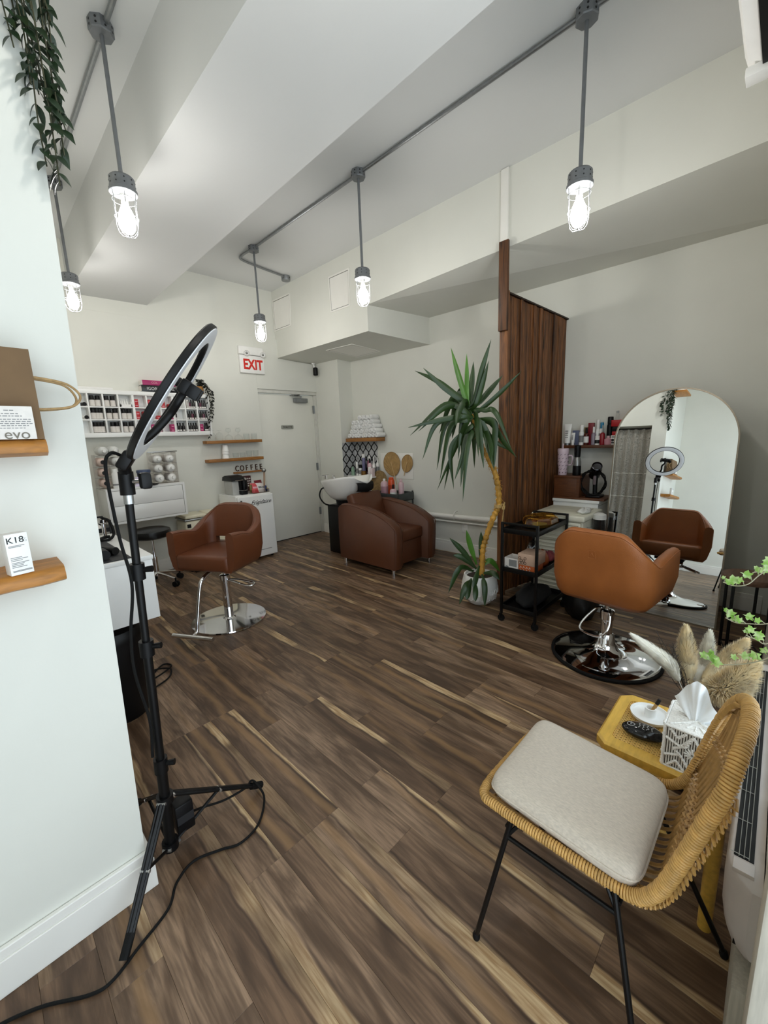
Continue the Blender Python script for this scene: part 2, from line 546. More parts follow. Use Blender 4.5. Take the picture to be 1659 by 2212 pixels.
# baseboards
def base(name, boxes):
    b = MB()
    for (x0, y0, x1, y1) in boxes:
        b.box(x0, y0, 0, x1, y1, 0.105, bev=.002).box(x0 + (.004 if x1 - x0 < .05 else 0), y0 + (.004 if y1 - y0 < .05 else 0), 0.105, x1 - (.004 if x1 - x0 < .05 else 0), y1 - (.004 if y1 - y0 < .05 else 0), 0.135, bev=.003)
    return struct(b.build(name, TRIM, smooth=False))
base('baseboard_left', [(-0.75, 1.315, 0.225, 1.337), (0.203, 1.316, 0.225, 1.52), (0.203, 2.08, 0.225, 4.94)])
base('baseboard_right', [(3.94, 0.0, 3.962, 4.44)])
base('baseboard_column', [(3.698, 4.418, 3.722, 4.94), (3.698, 4.418, 3.94, 4.442)])
base('baseboard_back', [(0.225, 4.918, 2.78, 4.942)])
base('baseboard_entry', [(-0.752, -0.05, -0.73, 1.315)])
# toilet door
d = thing('door_1', None, None, (3.25, 5.0, 0)); d['kind'] = 'structure'
MB().box(2.80, 5.0, 0.012, 3.685, 5.045, 2.03, bev=.003).build('door_leaf', DOORP, d)
b = MB().box(2.745, 4.985, 0, 2.80, 5.1, 2.06, bev=.002).box(3.688, 4.985, 0, 3.74, 5.1, 2.06, bev=.002).box(2.745, 4.96, 2.035, 3.74, 5.1, 2.085, bev=.002)
b.build('door_frame', mat('frame_paint', '#d2d1c9', 0.45), d)
for z in (0.28, 0.95, 1.78): MB().box(3.668, 4.985, z, 3.70, 5.003, z + .11, bev=.002).cyl((3.687, 4.982, z), (3.687, 4.982, z + .11), .007).build('hinge', GALV, d)
MB().box(2.80, 5.02, 0, 3.69, 5.09, 0.014).build('door_gap', INK, d)
c = thing('door_closer', 'grey hydraulic closer at the top of the toilet door', 'door closer', (3.42, 4.98, 1.96))
MB().box(3.34, 4.945, 1.925, 3.56, 5.0, 1.985, bev=.008).build('closer_body', GALV, c)
MB().cyl((3.45, 4.955, 1.985), (3.45, 4.955, 2.01), .012).box(3.27, 4.945, 2.008, 3.46, 4.965, 2.016, bev=.002).box(3.27, 4.90, 2.018, 3.40, 4.92, 2.026, M=None).box(3.36, 4.90, 2.018, 3.40, 4.99, 2.026).build('closer_arm', GALV, c)
c = thing('door_sign', 'small grey TOILETTE plaque on the toilet door', 'sign', (3.215, 4.99, 1.59))
MB().prism([(-.098, -.018), (-.088, -.026), (.088, -.026), (.098, -.018), (.098, .018), (.088, .026), (-.088, .026), (-.098, .018)], -.004, .004, M=face_m((3.215, 4.994, 1.59), (1, 0, 0), (0, 0, 1))).build('plaque', mat('pewter', '#a5a69d', 0.4, metal=0.3), c)
text('lettering', 'TOILETTE', .036, face_m((3.215, 4.9885, 1.589), (1, 0, 0), (0, 0, 1)), INK, c, bold=.0006)
# heating pipes and socket low on the right wall
p = thing('heating_pipe', 'white painted heating pipes along the foot of the right wall', 'pipe', (3.9, 2.9, .4))
MB().cyl((3.905, 1.7, .475), (3.905, 4.40, .405), .03).build('pipe', TRIM, p)
MB().cyl((3.92, 1.7, .405), (3.92, 4.40, .35), .011).build('thin_pipe', TRIM, p)
for y, z in ((2.68, .45), (3.6, .425), (1.95, .468)):
    MB().tube(bez([(3.95, y, z + .06), (3.90, y, z + .055), (3.868, y, z + .01), (3.885, y, z - .03)], 6), .007).build('pipe_clip', TRIM, p)
o = MB().box(3.953, 2.54, .255, 3.961, 2.62, .37, bev=.003).build('wall_socket', WHITEP)
tag(o, 'white wall socket below the pipe on the right wall', 'socket')
b = MB()
for z in (.285, .335): b.box(3.9515, 2.565, z - .016, 3.954, 2.595, z + .016, bev=.004)
b.build('socket_face', TRIM, o, world=False)

# ------------------------------------------------------------------ pendant lamps and conduit
BULB = mat('lit_bulb', '#ffffff', 0.4, emit=BULB_COLOR, strength=BULB_STRENGTH)
def make_pendant():
    t = thing('pendant_lamp', 'x', 'lamp', (0, 0, 0), 0, 'caged pendant lamps')
    b = MB().lathe([(.0, ZC), (.052, ZC), (.052, ZC - .045), (.048, ZC - .05), (0, ZC - .05)], 8)
    o = b.build('ceiling_box', LAMPGREY, t, world=False)
    b = MB()
    for k in range(8):
        a = pi / 8 + k * pi / 4
        for dz in (.014, .034): b.cyl((.046 * math.cos(a), .046 * math.sin(a), ZC - dz), (.0492 * math.cos(a), .0492 * math.sin(a), ZC - dz), .005, n=6)
    b.build('knockout', INK, o, world=False)['kind'] = 'stuff'
    MB().cyl((0, 0, 2.63), (0, 0, ZC - .045), .0095).lathe([(.014, 2.635), (.014, 2.66), (.0095, 2.665)], 8).build('rod', LAMPGREY, t, world=False)
    h = MB().lathe([(0, 2.645), (.05, 2.645), (.056, 2.638), (.056, 2.592), (.062, 2.588), (.062, 2.574), (.054, 2.57), (0, 2.57)], 20).build('lamp_head', LAMPGREY, t, world=False)
    b = MB()
    for k in range(10):
        a = k * pi / 5
        for dz in (.012, .032): b.cyl((.05 * math.cos(a), .05 * math.sin(a), 2.594 + dz), (.0568 * math.cos(a), .0568 * math.sin(a), 2.594 + dz), .0035, n=6)
    b.build('screw_hole', INK, h, world=False)['kind'] = 'stuff'
    MB().lathe([(.044, 2.57), (.046, 2.55), (.0475, 2.48), (.047, 2.435), (.040, 2.41), (.025, 2.395), (0, 2.39)], 24, ends=False).build('glass_jar', JAR, t, world=False)
    b = MB()
    for k in range(6):
        a = k * pi / 3 + .3
        c, s = math.cos(a), math.sin(a)
        b.tube([(c * r, s * r, z) for r, z in ((.055, 2.585), (.0525, 2.54), (.0525, 2.44), (.045, 2.408), (.028, 2.388), (0, 2.382))], .0014, 6)
    for z, r in ((2.545, .0525), (2.47, .0525)):
        b.tube([(r * math.cos(2 * pi * k / 24), r * math.sin(2 * pi * k / 24), z) for k in range(24)], .0013, 6, closed=True)
    b.build('wire_cage', GALV, t, world=False)
    MB().lathe([(0, 2.57), (.016, 2.57), (.016, 2.535), (0, 2.535)], 14).build('socket', WHITEP, t, world=False)
    MB().lathe([(.012, 2.536), (.017, 2.52), (.033, 2.485), (.038, 2.458), (.035, 2.43), (.022, 2.408), (0, 2.402)], 18).build('bulb', BULB, t, world=False)
    return t
LP = [(2.33, .85, 0, 'caged pendant lamp in front of the soffit above the right-hand styling chair'),
      (2.325, 2.42, .01, 'caged pendant lamp in the middle of the long conduit, left of the shampoo corner'),
      (2.33, 3.97, .03, 'caged pendant lamp nearest the EXIT sign, farthest along the long conduit'),
      (.745, 2.43, .04, 'caged pendant lamp hanging left of the wide beam, large in view'),
      (.76, 3.95, .04, 'caged pendant lamp half hidden by the corner of the left wall'),
      (.75, .76, .05, 'caged pendant lamp left of the wide beam, seen only in the arched mirror')]
p0 = make_pendant()
for i, (x, y, dz, lb) in enumerate(LP):
    o = p0 if i == 0 else dup(p0)
    o.location = (x, y, 0)
    o.rotation_euler = (0, 0, .7 * i)
    o['label'] = lb
    if dz:       # shorter rods farther back: move everything below the ceiling box up a little
        for ch in o.children:
            if not ch.name.startswith('ceiling_box'):
                ch.location.z = dz if not ch.name.startswith('rod') else 0
cz = ZC - .016
tag(MB().tube([(2.33, -.2, cz), (2.33, 3.95, cz)] + [V(p) for p in bez([(2.33, 4.0, cz), (2.325, 4.19, cz), (2.40, 4.30, cz), (2.94, 4.392, cz)], 8)], .0115, 10).build('long_conduit', GALV), 'long steel conduit on the ceiling feeding three pendant lamps', 'conduit')
tag(MB().tube([(.75, -.2, cz), (.76, 3.95, cz)], .0115, 10).build('short_conduit', GALV), 'steel conduit on the ceiling left of the wide beam', 'conduit')
t = thing('junction_box', 'round steel junction box on the ceiling where the conduit ends', 'junction box', (2.98, 4.41, ZC - .05))
MB().lathe([(0, 0), (.05, 0), (.052, .006), (.052, .05), (0, .05)], 16, c=(2.98, 4.41, ZC - .05)).build('box', GALV, t)
b = MB()
for k in range(4): b.cyl((2.98 + .052 * math.cos(k * 1.57 + .4), 4.41 + .052 * math.sin(k * 1.57 + .4), ZC - .024), (2.98 + .049 * math.cos(k * 1.57 + .4), 4.41 + .049 * math.sin(k * 1.57 + .4), ZC - .024), .007)
b.build('knockout', INK, t)['kind'] = 'stuff'

# ------------------------------------------------------------------ exit sign, camera, air conditioner
EX = mat('exit_red', '#cf2418', 0.4, var=0.03)
t = thing('exit_sign', 'white EXIT sign with red letters and two emergency lamps', 'sign', (2.71, 4.93, 2.4))
yb_ = 4.94
MB().box(2.555, 4.90, 2.255, 2.885, yb_, 2.47, bev=.006).build('sign_box', WHITEP, t)
MB().box(2.55, 4.895, 2.475, 2.88, yb_, 2.575, bev=.01).build('lamp_housing', WHITEP, t)
text('lettering', 'EXIT', .165, face_m((2.727, 4.8992, 2.355), (1, 0, 0), (0, 0, 1)), EX, t, bold=.006, sx=.78)
for x in (2.645, 2.865):
    q = V((-.45, -1, -.15)).normalized()
    Mx = Matrix.Translation((x, 4.885, 2.49)) @ q.to_track_quat('Z', 'Y').to_matrix().to_4x4()
    h = MB().lathe([(0, -.03), (.02, -.03), (.033, -.01), (.036, .02), (.03, .03), (.022, .018), (0, .012)], 18, M=Mx).build('lamp_head', WHITEP, t)
    MB().lathe([(0, .014), (.012, .02), (.014, .03), (.008, .036), (0, .038)], 12, M=Mx).build('lens', STEEL, h)
t = thing('security_camera', 'small black and white camera under the low ceiling box', 'camera', (3.66, 4.86, 2.4))
MB().cyl((3.66, 4.9, 2.465), (3.66, 4.88, 2.40), .012).cyl((3.66, 4.9, 2.468), (3.66, 4.9, 2.452), .026).build('bracket', WHITEP, t)
MB().box(3.625, 4.82, 2.29, 3.685, 4.88, 2.405, bev=.02, seg=3).build('camera_body', BLACK, t)
t = thing('wall_air_conditioner', 'white air conditioner high on the window wall with dark outlet', 'air conditioner', (1.7, -.05, 2.75))
b = MB()
prof = [(-.055, 2.745), (.205, 2.745), (.245, 2.765), (.262, 2.82), (.262, 3.0), (.225, 3.03), (-.055, 3.03)]
b.grid([[(x, y, z) for y, z in prof] for x in (1.40, 2.40)])
for x in (1.40, 2.40): b.poly([(x, y, z) for y, z in prof])
b.build('casing', WHITEP, t, angle=25)
MB().box(1.44, .05, 2.730, 2.335, .20, 2.748).build('air_outlet', BLACK, t)
MB().box(1.44, .10, 2.722, 2.335, .108, 2.742, bev=.001).box(2.337, -.02, 2.712, 2.41, .25, 2.746, bev=.004).build('louvre', WHITEP, t)

# ------------------------------------------------------------------ slatted partition
def slat_mat():
    M = mat('stained_slat', '#5b3216', 0.55, var=0.0, bump=0.25, bscale=30, stretch=(10, 10, .9))
    nt = M.node_tree
    b = nt.nodes['Principled BSDF']
    oi = nt.nodes.new('ShaderNodeObjectInfo')
    tc = nt.nodes.new('ShaderNodeTexCoord')
    ad = nt.nodes.new('ShaderNodeVectorMath'); ad.operation = 'ADD'
    sc = nt.nodes.new('ShaderNodeVectorMath'); sc.operation = 'SCALE'; sc.inputs[0].default_value = (17, 31, 53)
    nt.links.new(oi.outputs['Random'], sc.inputs['Scale'])
    nt.links.new(tc.outputs['Object'], ad.inputs[0]); nt.links.new(sc.outputs[0], ad.inputs[1])
    mp = nt.nodes.new('ShaderNodeMapping'); mp.inputs['Scale'].default_value = (14, 14, 1.1)
    nt.links.new(ad.outputs[0], mp.inputs[0])
    n = nt.nodes.new('ShaderNodeTexNoise'); n.inputs['Scale'].default_value = 3.0; n.inputs['Detail'].default_value = 5; n.inputs['Distortion'].default_value = 1.0
    nt.links.new(mp.outputs[0], n.inputs['Vector'])
    cr = nt.nodes.new('ShaderNodeValToRGB')
    cr.color_ramp.elements[0].position = .3; cr.color_ramp.elements[0].color = lin('#2c1709')
    cr.color_ramp.elements[1].position = .7; cr.color_ramp.elements[1].color = lin('#84532c')
    nt.links.new(n.outputs['Fac'], cr.inputs[0])
    hv = nt.nodes.new('ShaderNodeHueSaturation')
    mr = nt.nodes.new('ShaderNodeMapRange'); mr.inputs[3].default_value = .55; mr.inputs[4].default_value = 1.25
    nt.links.new(oi.outputs['Random'], mr.inputs[0]); nt.links.new(mr.outputs[0], hv.inputs['Value'])
    nt.links.new(cr.outputs[0], hv.inputs['Color'])
    nt.links.new(hv.outputs[0], b.inputs['Base Color'])
    return M
SLAT = slat_mat()
t = thing('slatted_partition', 'dark stained partition of upright wooden slats behind the black trolley', 'partition', (3.11, 1.665, 0))
ang = math.atan2(1.515 - 1.665, 3.955 - 3.115)
Lp = math.hypot(3.955 - 3.115, .15)
PM = Matrix.Translation((3.115, 1.665, 0)) @ Matrix.Rotation(ang, 4, 'Z')
def ztop(u): return 2.462 - .09 * u / Lp
MB().hexa([PM @ V(p) for p in ((0, .006, .02), (Lp, .006, .02), (Lp, .02, .02), (0, .02, .02))], [PM @ V(p) for p in ((0, .006, ztop(0)), (Lp, .006, ztop(Lp)), (Lp, .02, ztop(Lp)), (0, .02, ztop(0)))]).build('backing', mat('dark_backing', '#1d0e06', .7), t)
u = .0
k = 0
while u < Lp - .01:
    wd = min(random.choice((.028, .032, .036, .04)), Lp - u)
    pr = random.choice((.0, .004, .010, .014))
    za = 2.462 if k < 0 else ztop(u) - .006
    mb = MB().box(u + .001, -.012 - pr, .02, u + wd - .001, .006, ztop(u + wd) - .006, bev=.0015, seg=1, M=PM)
    mb.build('slat', SLAT, t, smooth=False)
    u += wd + .001
    k += 1
MB().hexa([PM @ V(p) for p in ((-.005, -.03, ztop(0) - .006), (Lp, -.03, ztop(Lp) - .006), (Lp, .024, ztop(Lp) - .006), (-.005, .024, ztop(0) - .006))], [PM @ V(p) for p in ((-.005, -.03, ztop(0) + .006), (Lp, -.03, ztop(Lp) + .006), (Lp, .024, ztop(Lp) + .006), (-.005, .024, ztop(0) + .006))]).build('top_cap', mat('dark_cap', '#23140a', .5), t)
MB().box(3.098, 1.625, 0, 3.122, 1.695, 2.47, bev=.002).build('edge_post', SLAT, t)
MB().box(3.075, 1.622, 2.18, 3.10, 1.697, 2.815, bev=.002).build('hanger_post', SLAT, t)
MB().box(3.085, 1.69, 1.40, 3.11, 1.715, 1.44, bev=.004).build('cleat', SLAT, t)

# ------------------------------------------------------------------ cube shelf on the back wall
FY, BY = 4.83, 4.94
cx = [.79, .915, 1.041, 1.170, 1.302, 1.429, 1.558, 1.686, 1.813, 1.942, 2.066]
cz_ = [1.552, 1.674, 1.797, 1.922]
t = thing('cube_shelf', 'white wall shelf of thirty small cubbies holding colour bottles', 'shelf', (1.43, BY, 1.5))
MB().box(.765, FY, 1.505, 2.085, BY, 1.549, bev=.002).build('bottom_board', WHITE, t)
MB().box(.765, FY, 1.923, 2.085, BY, 1.963, bev=.002).build('top_board', WHITE, t)
for x in (.765, 2.066): MB().box(x, FY + .001, 1.549, x + .02, BY, 1.923, bev=.001).build('side_board', WHITE, t)
MB().box(.785, BY - .006, 1.549, 2.066, BY, 1.923).build('back_board', WHITE, t)
for z in cz_[1:3]: MB().box(.785, FY + .003, z - .006, 2.066, BY - .006, z + .006, bev=.001).build('shelf_board', WHITE, t)
for i, x in enumerate(cx[1:-1]):
    h = .011 if i in (3,) or i == 6 else .0065
    MB().box(x - h, FY + .002, 1.549, x + h, BY - .006, 1.923, bev=.001).build('divider', WHITE, t)
BOTT = mat('dark_bottle', '#17120f', .35, var=.1)
LABEL = mat('white_label', '#dcd6d0', .6, var=.05, scale=60)
PLUM = mat('plum_bottle', '#561733', .35, var=.1)
PINKB = mat('pink_label', '#d79aa5', .5, var=.1)
ROWS = ('bottom', 'middle', 'top'); ORD = ('', 'first', 'second', 'third', 'fourth', 'fifth', 'sixth', 'seventh', 'eighth', 'ninth', 'tenth')
proto = {}
def tube_bottle():
    t = thing('colour_bottle', 'x', 'bottle', (0, 0, 0), 0, 'labelled colour bottles in the cube shelf')
    MB().lathe([(0, 0), (.0225, 0), (.0235, .003), (.0235, .068), (.02, .072), (0, .072)], 14).build('bottle_body', BOTT, t, world=False)
    MB().lathe([(.0238, .004), (.0238, .062)], 14, ends=False).build('label_band', LABEL, t, world=False)
    MB().lathe([(0, .072), (.020, .072), (.020, .102), (.018, .105), (0, .105)], 12).build('cap', BLACK, t, world=False)
    return t
def gloss_bottle(bm_):
    t = thing('toner_bottle', 'x', 'bottle', (0, 0, 0), 0, 'slim toner bottles in the cube shelf')
    MB().box(-.012, -.012, 0, .012, .012, .066, bev=.003).build('bottle_body', bm_, t, world=False)
    MB().box(-.0105, -.0128, .006, .0105, -.0118, .022).build('label_band', LABEL, t, world=False)
    MB().lathe([(0, .066), (.008, .066), (.007, .095), (0, .097)], 10).build('cap', BLACK, t, world=False)
    return t
def small_box(m_):
    t = thing('colour_box', 'x', 'box', (0, 0, 0), 0, 'small colour boxes in the cube shelf')
    MB().box(-.018, -.03, 0, .018, .03, .040, bev=.001).build('carton', m_, t, world=False)
    MB().box(-.012, -.0312, .012, .012, -.0298, .02).build('print', PINKB, t, world=False)
    return t
KIND = {'t': (tube_bottle, (), .0242, 'white-labelled dark bottle'), 'g': (gloss_bottle, (BOTT,), .0125, 'slim black bottle'), 'p': (gloss_bottle, (PLUM,), .0125, 'slim plum bottle'),
        'r': (small_box, (RED,), .019, 'small red box'), 'm': (small_box, (MAGENTA,), .019, 'small magenta box')}
def place(kind, col, row, fx, dz=0.0, rz=0.0, where=''):
    fn, ar, hw, nm = KIND[kind]
    x0, x1 = cx[col - 1] + .011 + hw, cx[col] - .011 - hw
    loc = (x0 + (x1 - x0) * fx, FY + .038, cz_[row] + .0062 - (.009 if row == 0 else 0) + dz)
    lb = '%s in the %s row, %s cubby from the left%s' % (nm, ROWS[row], ORD[col], where)
    if kind not in proto:
        o = fn(*ar); proto[kind] = o
    else:
        o = dup(proto[kind])
    o.location = loc
    o.rotation_euler = (0, 0, rz)
    o['label'] = lb
    return o
def fill(col, row, s, xs=None):
    n = len(s)
    pos = ('',) if n == 1 else ((', left one', ', right one') if n == 2 else (', left one', ', middle one', ', right one') if n == 3 else (', leftmost', ', second from its left', ', third from its left', ', rightmost'))
    for k, ch in enumerate(s):
        place(ch, col, row, (xs[k] if xs else (k / (n - 1) if n > 1 else .5)), where=pos[k], rz=random.uniform(-.15, .15))
fill(2, 2, 'tt', (.1, .95)); fill(2, 1, 'ttt', (.0, .55, 1)); fill(2, 0, 'ttt')
fill(3, 2, 'tt', (.0, .9)); fill(3, 1, 'tt', (.1, 1)); fill(3, 0, 'tt', (.35, 1))
fill(4, 1, 'tt', (.1, .85)); fill(4, 0, 'tt', (.05, .9))
fill(8, 1, 'g', (.0,)); fill(8, 0, 'ggg', (.1, .45, .85))
fill(9, 2, 'pgg', (.4, .7, 1)); fill(9, 1, 'ggpg', (.0, .35, .65, 1)); fill(9, 0, 'gggg')
fill(10, 2, 'gpgg'); fill(10, 1, 'ggpg'); fill(10, 0, 'gg', (.75, 1))
def boxes(col, row, lst):
    for k, (kd, fx, lev) in enumerate(lst):
        o = place(kd, col, row, fx, dz=.0402 * lev, where=(', lower' if lev == 0 else ', upper') + (' left' if fx < .5 else ' right'))
boxes(5, 2, [('r', 0, 0), ('r', 0, 1)]); boxes(5, 1, [('r', 0, 0), ('r', 0, 1), ('r', 1, 0), ('r', 1, 1)]); boxes(6, 2, [('m', 0, 0), ('r', 0, 1)])
boxes(6, 1, [('r', 1, 0)]); boxes(6, 0, [('m', .9, 0), ('m', 0, 0), ('m', 0, 1)]); boxes(7, 2, [('r', 0, 0), ('r', 0, 1), ('r', 1, 0)]); boxes(7, 1, [('m', 1, 0)]); boxes(7, 0, [('m', 1, 0), ('m', 1, 1)])
boxes(10, 0, [('m', 0, 0), ('m', 0, 1)])
# white display carton, striped carton, lying tubes
t = thing('display_carton', 'white open carton of small vials in the top row', 'box', (1.236, FY + .03, cz_[2] + .0062))
q = cz_[2] + .0062
MB().box(1.188, FY + .008, q, 1.290, FY + .06, q + .026, bev=.001).box(1.188, FY + .008, q, 1.196, FY + .06, q + .055).box(1.282, FY + .008, q, 1.290, FY + .06, q + .055).build('carton', WHITEP, t)
b = MB()
for x in (1.212, 1.232, 1.255): b.lathe([(0, 0), (.008, 0), (.008, .03), (.004, .034), (.004, .05), (0, .052)], 10, c=(x, FY + .035, q + .026))
b.build('vial', WHITEP, t)
o = tag(MB().box(1.832, FY + .012, q, 1.858, FY + .06, q + .092, bev=.001).build('label_carton', LABEL), 'upright white printed carton in the top row, ninth cubby', 'box')
b = MB()
for k in range(5): b.box(1.836, FY + .0112, q + .012 + .015 * k, 1.854, FY + .0125, q + .019 + .015 * k)
b.build('print', GREYINK, o, world=False)['kind'] = 'stuff'
for row, nm in ((2, 'top'), (1, 'middle')):
    t = thing('lying_tube', 'dark tube lying on its side in the %s row, leftmost cubby' % nm, 'tube', (.875, FY + .05, cz_[row] + .024))
    MB().cyl((.885, FY + .005, cz_[row] + .0245), (.86, FY + .075, cz_[row] + .0245), .017).build('tube_body', WHITEP if row == 1 else BOTT, t)
    MB().cyl((.886, FY - .001, cz_[row] + .0245), (.8845, FY + .006, cz_[row] + .0245), .018).build('cap', BLACK, t)
# swatch books and pots on top of the shelf
zt = 1.964
t = thing('swatch_book', 'black swatch book lying under the magenta one on the cube shelf', 'book', (1.58, 4.885, zt))
MB().box(1.40, 4.835, zt, 1.752, 4.94, zt + .066, bev=.003).build('cover', mat('black_book_cover', '#101012', .3), t)
MB().box(1.398, 4.842, zt + .006, 1.402, 4.938, zt + .06).build('pages', LABEL, t)
text('lettering', 'IGORA ROYAL', .042, face_m((1.585, 4.8343, zt + .032), (1, 0, 0), (0, 0, 1)), SILVERINK, t)
t = thing('swatch_book', 'magenta swatch book on top of the black one on the cube shelf', 'book', (1.57, 4.885, zt + .067))
MB().box(1.415, 4.838, zt + .067, 1.742, 4.94, zt + .118, bev=.003).build('cover', MAGENTA, t)
MB().box(1.406, 4.842, zt + .071, 1.418, 4.938, zt + .114).build('pages', LABEL, t)
text('lettering', 'COL', .03, face_m((1.53, 4.8373, zt + .094), (1, 0, 0), (0, 0, 1)), PINKB, t)
t = thing('spray_bottle', 'small clear bottle with white pump behind the swatch books', 'bottle', (1.79, 4.90, zt))
MB().lathe([(0, 0), (.016, 0), (.016, .06), (.007, .07), (.007, .08), (0, .08)], 12, c=(1.79, 4.90, zt)).build('bottle_body', GLASS, t)
MB().lathe([(.009, .08), (.009, .095), (.004, .1), (.004, .115), (0, .116)], 10, c=(1.79, 4.90, zt)).build('pump', WHITEP, t)
o = tag(MB().box(.80, 4.836, zt, 1.14, 4.938, zt + .022, bev=.003).build('folded_towel', WHITEP), 'flat white folded cloth on top of the cube shelf at left', 'towel')
t = thing('trailing_plant', 'small trailing plant in a woven pot on the cube shelf end', 'plant', (2.01, 4.885, zt))
MB().lathe([(0, 0), (.046, 0), (.05, .03), (.052, .085), (.046, .088), (.044, .07), (0, .07)], 18, c=(2.005, 4.885, zt)).build('pot', mat('woven_pot', '#9a6a2c', .7, var=.3, scale=60, bump=.6, bscale=90), t)
def leaf(b, p, d, up, L, W, fold=.18, n=4):
    """pointed leaf with a folded midrib"""
    d = V(d).normalized(); s_ = d.cross(V(up))
    s_ = s_.normalized() if s_.length > 1e-5 else d.orthogonal()
    nn = s_.cross(d)
    rows = []
    for i in range(n + 1):
        f = i / n
        wd = W * math.sin(pi * min(1, f ** .75 * .97 + .03)) * .5
        c = V(p) + d * L * f - nn * L * .25 * f * f
        rows.append([c - s_ * wd + nn * wd * fold * 2, c, c + s_ * wd + nn * wd * fold * 2])
    b.grid(rows)
def vine(b, sb, pts, n, L, W, r=.0016, spread=.8):
    P = bez(pts, 10)
    sb.tube(P, r, 5)
    for k in range(n):
        i = min(len(P) - 2, int((k + random.random()) / n * (len(P) - 1)))
        d0 = (P[i + 1] - P[i]).normalized()
        a = random.uniform(0, 2 * pi)
        q = d0.orthogonal().normalized()
        q.rotate(Matrix.Rotation(a, 3, d0))
        l_ = L * random.uniform(.7, 1.2)
        leaf(b, P[i], d0 * .55 + q * spread + V((0, 0, -.15)), V((0, 0, .5)) + q * .6 + V((-.4, -.7, 0)), l_, W * l_ / L, fold=.12, n=6)
b, sb = MB(), MB()
for (x, y, zb) in ((2.06, 4.83, 1.46), (2.10, 4.85, 1.62), (2.13, 4.87, 1.68), (2.09, 4.80, 1.74), (2.12, 4.84, 1.85), (2.07, 4.80, 1.66)):
    vine(b, sb, [(2.02, 4.885, zt + .07), (2.04, 4.87, zt + .13), (x, y, zt + .05), (x + .012, y, (zt + zb) / 2), (x - .01, y, zb)], 26, .034, .02)
for k in range(5): vine(b, sb, [(2.01, 4.885, zt + .07), (2.02 + random.uniform(-.05, .06), 4.86, zt + .14 + random.uniform(0, .03))], 7, .034, .02)
b.build('foliage', mat('black_leaf', '#10150f', .45, var=.2), t, angle=60, fix=False)['kind'] = 'stuff'
sb.build('stem', mat('dark_stem', '#2c2a18', .7), t)

# ------------------------------------------------------------------ coffee corner on the back wall
WY = 4.94
def wshelf(name, label, x0, y0, z0, x1, y1, z1, m_=OAK):
    return tag(MB().box(x0, y0, z0, x1, y1, z1, bev=.004).build(name, m_), label, 'shelf')
wshelf('wall_shelf', 'upper wooden shelf of upturned glasses above the white fridge', 2.0, 4.82, 1.40, 2.712, WY, 1.436)
wshelf('wall_shelf', 'lower wooden shelf of tumblers and paper cups above the white fridge', 2.0, 4.82, 1.18, 2.712, WY, 1.216)
def glass(name, label, x, z, prof, y=4.87, grp=None):
    t = tag(MB().lathe(prof, 18, c=(0, 0, 0), ends=False).build(name, GLASS, loc=(x, y, z + .0004)), label, 'glass', grp)
    return t
snift = [(.047, 0), (.052, .02), (.045, .042), (.02, .062), (.006, .07), (.0045, .082), (.012, .092), (.026, .10), (.033, .117), (.028, .135), (.010, .143), (.03, .146), (.032, .148), (.0, .148)]
wine = [(.036, 0), (.043, .03), (.042, .06), (.03, .085), (.008, .095), (.004, .1), (.004, .112), (.03, .116), (.032, .118), (0, .118)]
tumb = [(.0, .078), (.034, .078), (.037, .07), (.037, 0), (.034, 0), (.034, .066), (.0, .068)]
low = [(.0, .004), (.030, .004), (.034, .012), (.037, .062), (.035, .062), (.031, .014), (0, .01)]
glass('snifter_glass', 'upturned stemmed glass half hidden by the trailing vine, leftmost on the upper shelf', 2.09, 1.436, wine)
glass('snifter_glass', 'small upturned wine glass on the upper shelf, left of the two bulbous glasses', 2.18, 1.436, wine)
glass('snifter_glass', 'left of the two tall upturned glasses with a ring-shaped stem', 2.295, 1.436, snift)
glass('snifter_glass', 'right of the two tall upturned glasses with a ring-shaped stem', 2.42, 1.436, snift)
glass('tumbler_glass', 'upturned tumbler on the upper shelf, beside the ring-stemmed glasses', 2.525, 1.436, tumb)
glass('tumbler_glass', 'upturned tumbler at the right end of the upper shelf', 2.63, 1.436, tumb)
glass('tumbler_glass', 'short ribbed tumbler beside the paper cups on the lower shelf', 2.36, 1.216, low)
glass('tumbler_glass', 'short ribbed tumbler second from the paper cups on the lower shelf', 2.45, 1.216, low)
tl = [(r, z * 1.32) for r, z in low]
glass('tumbler_glass', 'taller tumbler third from the paper cups on the lower shelf', 2.54, 1.216, tl)
glass('tumbler_glass', 'taller tumbler at the right end of the lower shelf', 2.63, 1.216, tl)
t = thing('paper_cups', 'stack of white paper cups upside down on the lower shelf', 'cups', (2.235, 4.88, 1.216))
for k, z in enumerate((0, .055, .085)):
    r0 = .040 - .0
    MB().lathe([(.041, 0), (.0425, .003), (.041, .006), (.031, .075), (.0295, .078), (0, .076)], 20, c=(2.235 + .002 * k, 4.88, 1.2164 + z)).build('cup', WHITEP, t)
t = thing('letter_board', 'small wooden ledge with cut-out letters spelling COFFEE', 'sign', (2.55, WY - .02, 1.03))
MB().box(2.335, WY - .04, 1.018, 2.755, WY, 1.038, bev=.002).build('ledge', OAK, t)
BRZ = mat('rusty_letter', '#4a2f1d', .5, metal=.3, var=.2)
for k, ch in enumerate('COFFEE'):
    text('letter', ch, .10, face_m((2.385 + .066 * k, WY - .018, 1.078), (1, 0, 0), (0, 0, 1)), BRZ, t, extrude=.006, sx=.75)
